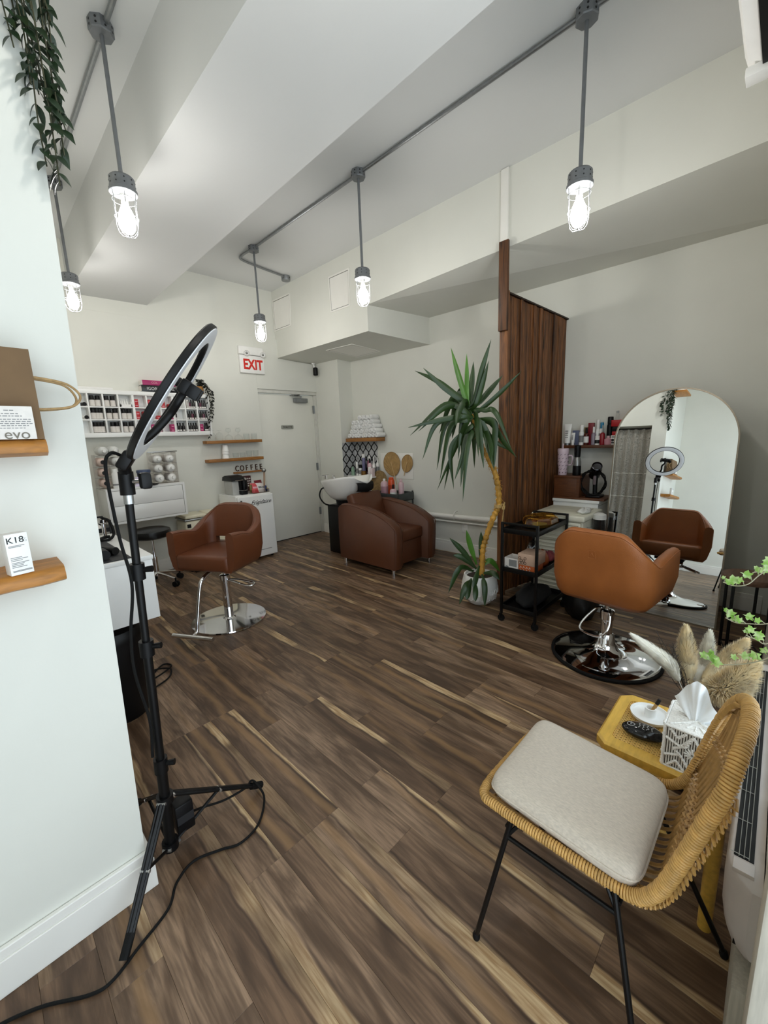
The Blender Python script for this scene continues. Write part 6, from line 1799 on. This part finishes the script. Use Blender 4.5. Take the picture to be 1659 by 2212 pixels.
b = MB(); b.grid(rows); b.build('curtain_cloth', lace(), t, angle=80, fix=False)
MB().cyl((.13, 1.521, 2.075), (.13, 2.079, 2.075), .009).build('curtain_rod', BLACKM, t)
b = MB()
for z in (1.05, 1.40): b.grid([[(p[0] + .004, p[1], z + dz) for p in rows[14]] for dz in (0, .012)])
b.build('ribbon_band', mat('pale_ribbon', '#cfccc4', .8), t, fix=False)['kind'] = 'stuff'

# ------------------------------------------------------------------ rattan chair with grey cushion
RAT = mat('rattan_cane', '#bd9352', .45, var=.22, scale=40, bump=.2, bscale=120)
RAT2 = mat('rattan_core', '#a07a46', .5, var=.25, scale=40)
t = thing('rattan_chair', 'woven rattan chair on thin black metal legs with a grey seat cushion', 'chair', (1.01, .27, 0))
ctl = [(.835, .45, .432), (.845, .49, .43), (.885, .503, .43), (1.01, .503, .428), (1.14, .495, .43), (1.185, .475, .43), (1.198, .43, .432), (1.20, .28, .43), (1.198, .16, .432), (1.192, .105, .47), (1.183, .075, .56), (1.17, .046, .68), (1.142, .026, .755), (1.095, .008, .808), (1.03, -.004, .834), (.95, -.005, .832), (.885, .002, .810), (.850, .012, .762), (.838, .030, .70), (.833, .062, .58), (.832, .09, .49), (.833, .125, .44), (.833, .18, .43), (.832, .32, .432)]
P = [V(p) for p in ctl]
N_ = len(P)
path = []
for i in range(N_):
    a, b_, c, d_ = P[i - 1], P[i], P[(i + 1) % N_], P[(i + 2) % N_]
    for k in range(40):
        f = k / 40
        path.append(0.5 * ((2 * b_) + (c - a) * f + (2 * a - 5 * b_ + 4 * c - d_) * f * f + (3 * b_ - a - 3 * c + d_) * f ** 3))
# even spacing, then wrap: three rings to every turn of cane
dist = [0]
for i in range(len(path)): dist.append(dist[-1] + (path[(i + 1) % len(path)] - path[i]).length)
tot = dist[-1]
turns = 330
fine, rad = [], []
NT = 6
j = 0
for k in range(turns * NT):
    s0 = tot * k / (turns * NT)
    while dist[j + 1] < s0: j += 1
    f = (s0 - dist[j]) / max(1e-9, dist[j + 1] - dist[j])
    fine.append(path[j].lerp(path[(j + 1) % len(path)], f))
    rad.append((.0100, .0128, .0134, .0135, .0134, .0128)[k % 6] * (1.0 + .035 * math.sin(k // 6 * 1.7)) * (1.12 if s0 / tot > .42 and s0 / tot < .86 else .95))
MB().tube(fine, rad, 12, closed=True).build('wrapped_rim', RAT, t, angle=80)
MB().tube(path[::8], .0106, 8, closed=True).build('rim_core', mat('groove_shade', '#4a3216', .8), t)  # dark colour paints the shade in the grooves between the wraps
def rimpt(xx, lo, hi):
    """point on the rim between two control indices whose x is closest"""
    seg = path[lo * 40:hi * 40]
    return min(seg, key=lambda p: abs(p.x - xx))
nst = 15
for k in range(nst):
    f = (k + .5) / nst
    xf = .85 + .335 * f
    front = V((xf, .497, .428))
    rear = V((.845 + .345 * f, .125, .418))
    top = rimpt(.87 + .27 * f, 13, 17)
    lowb = V((.845 + .345 * f, .085, .50 - .02 * math.sin(pi * f)))
    midb = lowb.lerp(top, .55) + V((0, -.018 * math.sin(pi * f), 0))
    MB().tube(bez([front, V((xf, .30, .413)), rear, lowb, midb, top], 6), .0042, 6).build('cane_rib', RAT2, t)
# woven bands: braided pairs crossing the ribs
def band(pts_fn, n, name, r=.0030):
    for ph in (0, pi):
        pts = []
        for i in range(n * 4 + 1):
            f = i / (n * 4)
            p, nn = pts_fn(f)
            pts.append(p + nn * .006 * math.sin(n * pi * f * 1.0 * 2 + ph))
        yield MB().tube(pts, r, 5)
def seat_fn(y):
    return lambda f: (V((.838 + .358 * f, y, .418 - .006 * math.sin(pi * f))), V((0, 0, 1)))
def back_fn(q):
    def fn(f):
        l_ = V((.845 + .345 * f, .085, .50)); tp_ = rimpt(.87 + .27 * f, 13, 17)
        return l_.lerp(tp_, q) + V((0, -.020 * math.sin(pi * f) * math.sin(pi * q), 0)), V((0, 1, .1))
    return fn
for y in (.475, .46, .30, .285, .15, .135):
    for m_ in band(seat_fn(y), 8, 'seat_band'): m_.build('woven_band', RAT2, t)
for q in (.06, .12, .50, .56, .86, .92):
    for m_ in band(back_fn(q), 8, 'back_band'): m_.build('woven_band', RAT2, t)
# looped cane ends standing along the outside of the rim
b = MB()
for i in range(20 * 40 // 4, N_ * 10 - 8):
    pass
for k in range(62):
    s0 = int(len(path) * (.735 + .20 * k / 61)) % len(path)
    p = path[s0]
    tdir = (path[(s0 + 3) % len(path)] - path[s0 - 3]).normalized()
    out = V((0, -1, -.15)) if p.z > .5 else V((0, -.15, -1))
    out = (out - tdir * out.dot(tdir)).normalized()
    inn = V((1, 0, 0))
    if .47 < p.z < .87 or p.z <= .47:
        b.tube([p + inn * .010 + out * .004, p + inn * .016 + out * .016 + tdir * (.004 if k % 2 else -.004), p + inn * .006 + out * .025 + tdir * (.012 if k % 2 else -.010), p + inn * .028 + out * .022 + tdir * (.018 if k % 2 else -.014), p + inn * .032 + out * .004], .0029, 5)
for k in range(44):
    s0 = int(len(path) * (.40 + .14 * k / 43))
    p = path[s0]
    tdir = (path[s0 + 3] - path[s0 - 3]).normalized()
    b.tube([p + V((-.012, .004, 0)), p + V((-.022, .012, 0)) + tdir * .006, p + V((-.030, .004, 0)) + tdir * .012], .0034, 5)
b.build('cane_loops', RAT, t)['kind'] = 'stuff'
# black frame
fl_, fr_, bl_, br_ = V((.795, .484, 0)), V((1.225, .482, 0)), V((.80, .088, 0)), V((1.205, -.02, 0))
jt = {}
for nm, f, top in (('a', fl_, V((.845, .41, .415))), ('b', fr_, V((1.175, .41, .415))), ('c', bl_, V((.843, .17, .415))), ('d', br_, V((1.175, .17, .415)))):
    lg = MB().tube([f + V((0, 0, .012)), top], .0068, 10).build('leg', BLACKM, t)
    MB().lathe([(0, 0), (.008, 0), (.0105, .006), (.0105, .012), (.007, .02), (0, .022)], 14, c=f).build('foot_cap', RUBBER, lg)
    jt[nm] = f.lerp(top, .86)
for a_, b2 in (('a', 'c'), ('b', 'd')):
    MB().tube([jt[a_], jt[b2]], .0058, 10).build('side_bar', BLACKM, t)
    x_ = jt[a_].x
    for q, dy in ((jt[a_], -.035), (jt[b2], .035)):
        MB().tube([q, V((x_ + (.012 if x_ < 1 else -.012), q.y + dy, .416))], .005, 8).build('strut', BLACKM, t)
for a_, b2 in (('a', 'b'), ('c', 'd')): MB().tube([jt[a_] + V((0, 0, .03)), jt[b2] + V((0, 0, .03))], .0055, 10).build('cross_bar', BLACKM, t)
# cushion
CUSH = mat('oatmeal_fabric', '#cdc1b1', .95, var=.12, scale=120, stretch=(4, .8, 1), bump=.5, bscale=420, sheen=.2)
def cush_outline(k, n=72):
    a = 2 * pi * k / n
    c, s2 = math.cos(a), math.sin(a)
    e = .20
    return (math.copysign(abs(c) ** e, c), math.copysign(abs(s2) ** e, s2))
cx_, cy_ = 1.010, .306
rows = []
hx_, hy_ = .168, .182
for f, z in ((.0, .432), (.6, .431), (.93, .434), (.985, .442), (1.0, .452), (1.0, .456), (1.0, .466), (.985, .476), (.95, .484), (.85, .491), (.6, .496), (.3, .498), (.0, .498)):
    r = []
    for k in range(72):
        ox, oy = cush_outline(k)
        x, y = cx_ + ox * hx_ * f + .012 * oy * f, cy_ + oy * hy_ * f
        zz = z + (.006 * math.sin(9 * x + 4 * y) * (1 if z > .45 else 0)) * f
        r.append((x, y, zz))
    rows.append(r)
tq = thing('seat_cushion', 'oatmeal grey square cushion on the rattan chair seat', 'cushion', (cx_, cy_, .432))
b = MB(); b.grid(rows, closed_u=True)
bmesh.ops.remove_doubles(b.bm, verts=b.bm.verts[:], dist=.0005)
b.build('cushion_pad', CUSH, tq, angle=80)
MB().tube([rows[5][k] for k in range(72)], .0034, 6, closed=True).build('piping', CUSH, tq)

# ------------------------------------------------------------------ cane side table and what stands on it
YW = mat('golden_oak', '#d2a748', .38, var=.15, scale=9, stretch=(2, 8, 8), bump=.06, bscale=30, coat=.2)
t = thing('cane_table', 'small golden wood table with a woven cane top beside the rattan chair', 'table', (1.38, .16, 0))
X0, X1, Y0, Y1, ZT = 1.215, 1.525, -.005, .33, .468
def octa(i, c):
    x0, x1, y0, y1 = X0 + i, X1 - i, Y0 + i, Y1 - i
    return [(x0 + c, y0), (x1 - c, y0), (x1, y0 + c), (x1, y1 - c), (x1 - c, y1), (x0 + c, y1), (x0, y1 - c), (x0, y0 + c)]
oo, ii = octa(0, .03), octa(.038, .012)
b = MB()
rows = [[(x, y, ZT - .03) for x, y in oo], [(x, y, ZT - .006) for x, y in oo], [(x, y, ZT) for x, y in octa(.006, .028)], [(x, y, ZT) for x, y in ii], [(x, y, ZT - .03) for x, y in ii]]
b.grid(rows + [rows[0]], closed_u=True)
bmesh.ops.remove_doubles(b.bm, verts=b.bm.verts[:], dist=.0001)
b.build('top_frame', YW, t, angle=30)
b = MB()
ix0, ix1, iy0, iy1 = X0 + .036, X1 - .036, Y0 + .036, Y1 - .036
zc = ZT - .004
for k in range(21):
    for d_ in (-.0022, .0022):
        x = ix0 + (ix1 - ix0) * (k + .5) / 21 + d_
        b.box(x - .0011, iy0, zc - .0012, x + .0011, iy1, zc)
        y = iy0 + (iy1 - iy0) * (k + .5) / 21 + d_
        b.box(ix0, y - .0011, zc - .0002, ix1, y + .0011, zc + .0010)
for k in range(-20, 22):
    for sg in (-1, 1):
        pts = []
        for i in range(2):
            u = i
        x0_, y0_ = ix0 + (ix1 - ix0) * k / 21, iy0
        L_ = (ix1 - ix0)
        f0, f1 = max(0, -k / 21), min(1, (21 - k) / 21)
        if f1 - f0 < .04: continue
        pa = (ix0 + L_ * (k / 21 + f0), iy0 + (iy1 - iy0) * (f0 if sg > 0 else 1 - f0), zc + .0018)
        pb_ = (ix0 + L_ * (k / 21 + f1), iy0 + (iy1 - iy0) * (f1 if sg > 0 else 1 - f1), zc + .0018)
        b.tube([pa, pb_], .0011, 4)
b.build('cane_webbing', mat('golden_cane', '#e2bd70', .5, var=.15), t)['kind'] = 'stuff'
MB().box(ix0 - .004, iy0 - .004, ZT - .034, ix1 + .004, iy1 + .004, ZT - .030).build('shade_panel', mat('shadow_board', '#5a3d18', .8), t)  # dark sheet added for the shade seen through the open webbing
for x in (X0 + .045, X1 - .045):
    for y in (Y0 + .032, Y1 - .04): MB().tube([(x, y, ZT - .03), (x + (.006 if x > 1.37 else -.006), y, 0)], [.018, .0165], 14).build('leg', YW, t)
for y in (Y0 + .032, Y1 - .04): MB().tube(bez([(X0 + .045, y, .22), (X0 + .12, y, .245), (X1 - .12, y, .245), (X1 - .045, y, .22)], 6), .009, 8).build('stretcher', YW, t)
for x in (X0 + .042, X1 - .042): MB().tube(bez([(x, Y0 + .03, .20), (x, (Y0 + Y1) / 2, .235), (x, Y1 - .04, .20)], 6), .009, 8).build('stretcher', YW, t)
zt4 = ZT + .0002
t = thing('incense_holder', 'round white dish with a raised cup holding a wooden match stick', 'dish', (1.43, .222, zt4))
CER = mat('matte_white_ceramic', '#eeeeec', .5, var=.02)
MB().lathe([(0, 0), (.046, 0), (.054, .006), (.056, .016), (.0535, .016), (.05, .008), (.02, .006), (.0165, .008), (.0155, .034), (.0165, .036), (.012, .036), (.0105, .03), (.010, .012), (0, .012)], 40, c=(1.425, .225, zt4)).build('dish', CER, t, angle=50)
MB().tube([(1.425, .225, zt4 + .013), (1.438, .208, zt4 + .058)], .0052, 10).build('stick', mat('palo_wood', '#b08b56', .7, var=.2), t)
MB().tube([(1.4355, .2115, zt4 + .049), (1.440, .205, zt4 + .066)], [.0056, .0052], 10).build('burnt_tip', mat('charred_wood', '#17120f', .9), t)
t = thing('engraved_stone', 'glossy black oval stone with white engraved writing on the cane top', 'stone', (1.315, .222, zt4))
SM = Matrix.Translation((1.312, .222, zt4 + .0185)) @ Matrix.Rotation(math.radians(8), 4, 'Z') @ Matrix.Diagonal((.034, .056, .0185, 1))
b = MB(); r = bmesh.ops.create_uvsphere(b.bm, u_segments=36, v_segments=18, radius=1.0); bmesh.ops.transform(b.bm, matrix=SM, verts=r['verts'])
b.build('stone', mat('polished_black_stone', '#0f1012', .08, var=.3), t, angle=180)
b = MB()
def onst(x, y): return SM @ V((x, y, math.sqrt(max(.02, 1 - x * x - y * y)) + .02))
b.tube([onst(-.05 + (.34 - .018 * k) * math.cos(k * .55), .52 + (.26 - .014 * k) * math.sin(k * .55)) for k in range(18)], .0009, 4)
for row, (yy, wd) in enumerate(((.16, .34), (-.02, .44), (-.22, .40), (-.40, .30))):
    rnd = random.Random(row)
    x = -wd
    pts = []
    while x < wd:
        pts.append(onst(yy * 0 + x, yy + rnd.uniform(-.06, .06)))
        x += .09
    b.tube(pts, .0007, 4)
b.build('engraving', SILVERINK, t)['kind'] = 'stuff'
# macrame tissue box
t = thing('tissue_box', 'white macrame covered tissue box with a tissue pulled up', 'tissue box', (1.30, .095, zt4))
bx0, bx1, by0, by1, bz0, bz1 = 1.235, 1.365, .03, .158, zt4, zt4 + .124
CORD = mat('white_cotton_cord', '#efede8', .85, var=.12, scale=150, bump=.6, bscale=260)
MB().box(bx0 + .003, by0 + .003, bz0, bx1 - .003, by1 - .003, bz1 - .003, bev=.004).build('box_core', mat('cord_gap_shade', '#5f584d', .9), t)  # core coloured dark to paint shade into the gaps between cords
for nm, org, ru, rv, wu in (('left', (bx0 + .001, by1, bz0), (0, -1, 0), (0, 0, 1), by1 - by0), ('back', (bx1, by1 - .001, bz0), (-1, 0, 0), (0, 0, 1), bx1 - bx0), ('right', (bx1 - .001, by0, bz0), (0, 1, 0), (0, 0, 1), by1 - by0), ('front', (bx0, by0 + .001, bz0), (1, 0, 0), (0, 0, 1), bx1 - bx0)):
    ru, rv, org = V(ru), V(rv), V(org)
    nn = ru.cross(rv)
    hgt = bz1 - bz0
    b = MB()
    def Q(u, v, h=.0): return org + ru * (u * wu) + rv * (v * hgt) + nn * h
    for k in range(22): b.tube([Q((k + .5) / 22, .02), Q((k + .5) / 22, .98)], .0018, 5)
    b.build('cord_panel', CORD, t)['kind'] = 'stuff'
    b = MB()
    def rope(pts, r=.0033):
        P2 = []
        for i in range(len(pts) - 1):
            for k in range(10):
                f = k / 10
                u = pts[i][0] + (pts[i + 1][0] - pts[i][0]) * f; v = pts[i][1] + (pts[i + 1][1] - pts[i][1]) * f
                P2.append(Q(u, v, .0035 + .0008 * (k % 2)))
        P2.append(Q(pts[-1][0], pts[-1][1], .0035))
        b.tube(P2, [r * (1 + .25 * (i % 2)) for i in range(len(P2))], 6)
    rope([(.03, .72), (.30, .60), (.50, .92), (.70, .60), (.97, .72)]); rope([(.03, .28), (.30, .40), (.50, .08), (.70, .40), (.97, .28)])
    rope([(.30, .60), (.18, .5), (.30, .40)]); rope([(.70, .60), (.82, .5), (.70, .40)]); rope([(.50, .92), (.38, .62), (.30, .60)]); rope([(.50, .08), (.62, .38), (.70, .40)])
    rope([(.1, .95), (.24, .78), (.38, .95)]); rope([(.62, .95), (.76, .78), (.9, .95)]); rope([(.1, .05), (.24, .22), (.38, .05)]); rope([(.62, .05), (.76, .22), (.9, .05)])
    for k in range(12):
        a = pi * k / 6
        b.tube([Q(.5 + .03 * math.cos(a), .5 + .03 * math.sin(a), .004), Q(.5 + .14 * math.cos(a), .5 + .14 * math.sin(a), .0045)], .0024, 5)
    rope([(.0, .0), (0, 1)], .003); rope([(0, 1), (1, 1)], .003); rope([(0, .01), (1, .01)], .003)
    b.build('knot_pattern', CORD, t)['kind'] = 'stuff'
MB().box(bx0, by0, bz1 - .006, bx1, by1, bz1, bev=.003).build('box_lid', CORD, t)
b = MB()
cxm, cym = (bx0 + bx1) / 2, (by0 + by1) / 2
for k in range(16):
    a = 2 * pi * k / 16
    b.tube([(cxm + .03 * math.cos(a), cym + .02 * math.sin(a), bz1 + .001), (cxm + .052 * math.cos(a), cym + .05 * math.sin(a), bz1 + .001)], .0017, 5)
for (p, q) in (((bx0 + .008, by0 + .008), (bx1 - .008, by1 - .008)), ((bx0 + .008, by1 - .008), (bx1 - .008, by0 + .008))):
    b.tube([(p[0] + (q[0] - p[0]) * f / 12, p[1] + (q[1] - p[1]) * f / 12, bz1 + .0012) for f in range(13)], [.002 if f % 2 else .0028 for f in range(13)], 5)
b.build('lid_pattern', CORD, t)['kind'] = 'stuff'
# the tissue: a folded sheet rising from the slot
rows = []
for j in range(17):
    f = j / 16
    r = []
    for k in range(41):
        a = (k / 40 - .5) * 2
        hgt = .104 * math.exp(-((a + .22) / .62) ** 2) + .022
        sp_ = .016 + .050 * f ** .8
        fold = .0085 * math.sin(8.5 * a + 1.2 * f) + .004 * math.sin(17 * a)
        x = cxm + fold * (.4 + .9 * f * (1 - .35 * f)) - .012 * f * (1 - a * a) + .022 * a * a * f
        y = cym + .004 - a * sp_ - .010 * f
        r.append((x, y, bz1 + (hgt * f ** .85 if j else -.002)))
    rows.append(r)
b = MB(); b.grid(rows); b.grid([[(p[0] + .020 * (1 - i / 16 * .95), p[1], p[2] - .001) for k, p in enumerate(r)] for i, r in enumerate(rows)])
b.build('tissue', mat('tissue_paper', '#f4f6f8', .9, var=.01), t, angle=80, fix=False)

# ------------------------------------------------------------------ window side: heater, pampas, ivy
t = thing('wall_heater', 'long white wall heater with a wire grille below the window', 'heater', (1.5, -.03, .4))
HW = mat('heater_enamel', '#c9c2bd', .4, var=.04)
hx0, hx1 = .958, 2.02
b = MB()
prof = [(-.058, .30), (-.040, .30), (-.022, .312), (-.008, .345), (-.001, .39), (.001, .46), (-.002, .496), (-.007, .50), (-.044, .50), (-.058, .50)]
def hrow(x, s): return [(x, -.058 + (y + .058) * s, .385 + (z - .385) * (.75 + .25 * s)) for y, z in prof]
b.grid([hrow(hx0, .25), hrow(hx0 + .008, .6), hrow(hx0 + .022, .88), hrow(hx0 + .045, 1.0), hrow(hx1 - .06, 1.0), hrow(hx1, .5)], closed_u=True)
b.poly(hrow(hx0, .25)); b.poly(hrow(hx1, .5))
b.build('heater_casing', HW, t, angle=60)
MB().box(hx0 + .05, -.042, .497, hx1 - .09, -.010, .5012).build('grille_opening', BLACK, t)
b = MB()
for y in (-.034, -.026, -.018): b.tube([(hx0 + .05, y, .5035), (hx1 - .09, y, .5035)], .0008, 5)
for k in range(9): b.tube([(hx0 + .055 + .105 * k, -.034, .5028), (hx0 + .055 + .105 * k, -.004, .5028)], .0008, 5)
b.build('grille_wire', mat('grille_steel', '#b5b5b2', .35, metal=.7), t)['kind'] = 'stuff'
MB().box(hx0 + .015, -.044, .492, hx0 + .045, -.010, .5016, bev=.001).build('control_flap', HW, t)
MB().box(hx0 + .012, -.036, .322, hx0 + .028, -.026, .334).build('end_slot', BLACK, t)
struct(MB().box(.93, -.06, 0, 3.85, -.032, .26, bev=.003).build('trim_5', dj))
t = thing('pampas_vase', 'slim dark vase of dried pampas plumes standing behind the cane table', 'vase', (1.79, .165, 0))
MB().lathe([(0, 0), (.05, 0), (.056, .01), (.06, .12), (.045, .24), (.026, .32), (.024, .36), (.028, .37), (.022, .37), (.019, .34), (0, .3)], 28, c=(1.79, .165, 0)).build('vase', mat('charcoal_glaze', '#26221f', .4, var=.1), t)
PAM = mat('pampas_fibre', '#f0e1bd', .9, var=.2, scale=30, sheen=.4)
PAMW = mat('pale_pampas_fibre', '#fdfaf0', .9, var=.12, scale=30, sheen=.4)
IVY=[
[(1.120,-0.028,1.121),(1.120,-0.002,1.099),(1.120,0.010,1.086),(1.120,0.026,1.062),(1.120,0.047,1.054),(1.120,0.066,1.058)],
[(1.100,-0.045,1.019),(1.100,-0.013,0.992),(1.100,0.014,0.983),(1.100,0.036,0.979),(1.100,0.054,0.985)],
[(1.000,-0.043,1.004),(1.000,-0.019,0.963),(1.000,0.005,0.942),(1.000,0.038,0.925),(1.000,0.060,0.921),(1.000,0.070,0.929)],
[(1.200,-0.027,1.137),(1.200,-0.002,1.082),(1.200,0.022,1.067)],
[(1.150,-0.056,0.983),(1.150,-0.018,0.929),(1.150,-0.000,0.931),(1.150,0.019,0.936)],
]
PAMPAS=[
[(1.750,0.162,0.391),(1.750,0.239,0.513),(1.750,0.349,0.583)],
[(1.850,0.167,0.335),(1.850,0.188,0.487),(1.850,0.201,0.627)],
[(1.950,0.168,0.281),(1.950,0.143,0.439),(1.950,0.136,0.586)],
[(1.650,0.140,0.455),(1.650,0.056,0.536),(1.650,-0.004,0.649)],
[(1.900,0.164,0.310),(1.900,0.085,0.485),(1.900,0.030,0.610)],
[(2.000,0.182,0.248),(2.000,0.175,0.381),(2.000,0.124,0.505)],
]
def plume(pts, R, n, m_, seed, L=.055):
    rnd = random.Random(seed)
    Pq = bez(pts, 14)
    b = MB()
    b.tube(Pq, .0018, 5)
    m0 = int(len(Pq) * .28)
    for k in range(n):
        f = rnd.random()
        i = min(len(Pq) - 2, m0 + int(f * (len(Pq) - 1 - m0)))
        p = Pq[i].lerp(Pq[i + 1], rnd.random())
        d_ = (Pq[i + 1] - Pq[i]).normalized()
        q = d_.orthogonal().normalized(); q.rotate(Matrix.Rotation(rnd.uniform(0, 6.283), 3, d_))
        e = math.sin(pi * min(1, f * .86 + .12)) ** .7
        l_ = L * rnd.uniform(.6, 1.25) * (.35 + .65 * e)
        tip = p + d_ * l_ * .8 + q * R * e * rnd.uniform(.55, 1.1) + V((0, 0, -.006))
        mid = p.lerp(tip, .5) + q * R * .18 * e
        s2 = d_.cross(q) * .0010
        b.bm.faces.new([b.bm.verts.new(v) for v in (p - s2, p + s2, mid + s2 * 1.3, mid - s2 * 1.3)])
        b.bm.faces.new([b.bm.verts.new(v) for v in (mid - s2 * 1.3, mid + s2 * 1.3, tip)])
    return b
base_ = V((1.79, .165, .36))
for k, pts in enumerate(PAMPAS):
    P3 = [base_ + V((.004 * k - .01, 0, 0))] + [V(p) for p in pts[1:]]
    plume([P3[0], P3[0].lerp(P3[1], .5) + V((0, 0, .015)), P3[1], P3[2]], (.030, .042, .036, .060, .044, .034)[k], 11000, PAMW if k in (0, 2) else PAM, 30 + k).build('plume', PAMW if k in (0, 2) else PAM, t, smooth=False, fix=False)
b = MB()
random.seed(31)
for k in range(9):
    e = V((1.82 + random.uniform(-.05, .06), .25 + random.uniform(-.03, .05), .56 + random.uniform(-.05, .05)))
    Pq = bez([base_, base_.lerp(e, .5) + V((random.uniform(-.02, .02), random.uniform(-.02, .02), .01)), e], 8)
    b.tube(Pq, .0012, 4)
    for i in range(5, len(Pq) - 1): b.tube([Pq[i], Pq[i] + V((random.uniform(-.014, .014), random.uniform(-.014, .014), .014))], [.0012, .0005], 4)
b.build('dark_twig', mat('dark_twig', '#3b342e', .8), t)['kind'] = 'stuff'
# ivy reaching in from a pot on the window sill
t = thing('potted_ivy', 'variegated ivy trailing in from a pot on the window sill', 'plant', (1.12, -.115, .526))
MB().lathe([(0, 0), (.035, 0), (.045, .09), (.048, .10), (.042, .10), (.038, .085), (0, .085)], 24, c=(1.13, -.115, .5255)).tube([(1.13, -.115, .60), (1.13, -.115, 1.10)], .004, 6).build('pot', mat('grey_clay', '#6f6a64', .8), t)
IVM = mat('ivy_leaf', '#9fc470', .45, var=.45, scale=70)
nt = IVM.node_tree
tc_ = nt.nodes.new('ShaderNodeTexCoord'); nz = nt.nodes.new('ShaderNodeTexNoise'); nz.inputs['Scale'].default_value = 75; nz.inputs['Detail'].default_value = 1
rp_ = nt.nodes.new('ShaderNodeValToRGB')
rp_.color_ramp.elements[0].position = .42; rp_.color_ramp.elements[0].color = lin('#76a838')
rp_.color_ramp.elements[1].position = .62; rp_.color_ramp.elements[1].color = lin('#e2ebc4')
nt.links.new(tc_.outputs['Object'], nz.inputs['Vector']); nt.links.new(nz.outputs['Fac'], rp_.inputs[0]); nt.links.new(rp_.outputs[0], nt.nodes['Principled BSDF'].inputs['Base Color'])
tr_ = nt.nodes.new('ShaderNodeBsdfTranslucent'); tr_.inputs[0].default_value = lin('#b6df7c')
ms = nt.nodes.new('ShaderNodeMixShader'); ms.inputs[0].default_value = .45
nt.links.new(nt.nodes['Principled BSDF'].outputs[0], ms.inputs[1]); nt.links.new(tr_.outputs[0], ms.inputs[2])
nt.links.new(ms.outputs[0], nt.nodes['Material Output'].inputs[0])
IVS = [(0, 1), (.10, .62), (.34, .60), (.62, .34), (.36, .14), (.44, -.24), (.12, -.14), (0, -.06)]
IVS = IVS + [(-x, y) for x, y in IVS[::-1][1:-1]]
def ivy_leaf(p, d, up, size):
    d = V(d).normalized(); s2 = d.cross(V(up)); s2 = s2.normalized() if s2.length > 1e-4 else d.orthogonal(); nn = s2.cross(d)
    b = MB()
    c_ = b.bm.verts.new(V(p) + d * size * .30 - nn * size * .05)
    vs = [b.bm.verts.new(V(p) + s2 * x * size * .8 + d * (y + .1) * size * .8 + nn * size * .10 * (abs(x) * 1.6 - .2)) for x, y in IVS]
    for k in range(len(vs)): b.bm.faces.new((c_, vs[k], vs[(k + 1) % len(vs)]))
    return b
random.seed(44)
sb = MB()
for si, pts in enumerate(IVY):
    Pq = bez([V((1.13, -.115, 1.08)), V((pts[0][0], pts[0][1] - .03, pts[0][2] + .02))] + [V(p) for p in pts], 8)
    sb.tube(Pq, .0011, 5)
    n = len(pts) + 2
    for k in range(n):
        i = int(len(Pq) * (.42 + .57 * k / (n - 1))); i = min(i, len(Pq) - 2)
        d_ = (Pq[i + 1] - Pq[i]).normalized()
        toc = (V((0, 0, 1.4)) - Pq[i]).normalized()
        st = V((random.uniform(-.3, .3), random.uniform(-.2, .5), random.uniform(.3, 1.2))).normalized() * random.uniform(.008, .018)
        sb.tube([Pq[i], Pq[i] + st], .0008, 4)
        dl = (d_ * random.uniform(.2, .9) + V((0, random.uniform(-.5, .6), random.uniform(-.5, .6)))).normalized()
        ivy_leaf(Pq[i] + st, dl, toc + V((random.uniform(-.5, .5), random.uniform(-.3, .3), random.uniform(0, .5))), random.uniform(.014, .026) if k < n - 1 else .010).build('leaf', IVM, t, angle=80, fix=False)
sb.build('stem', mat('pale_ivy_stem', '#b9b49a', .6), t)['kind'] = 'stuff'
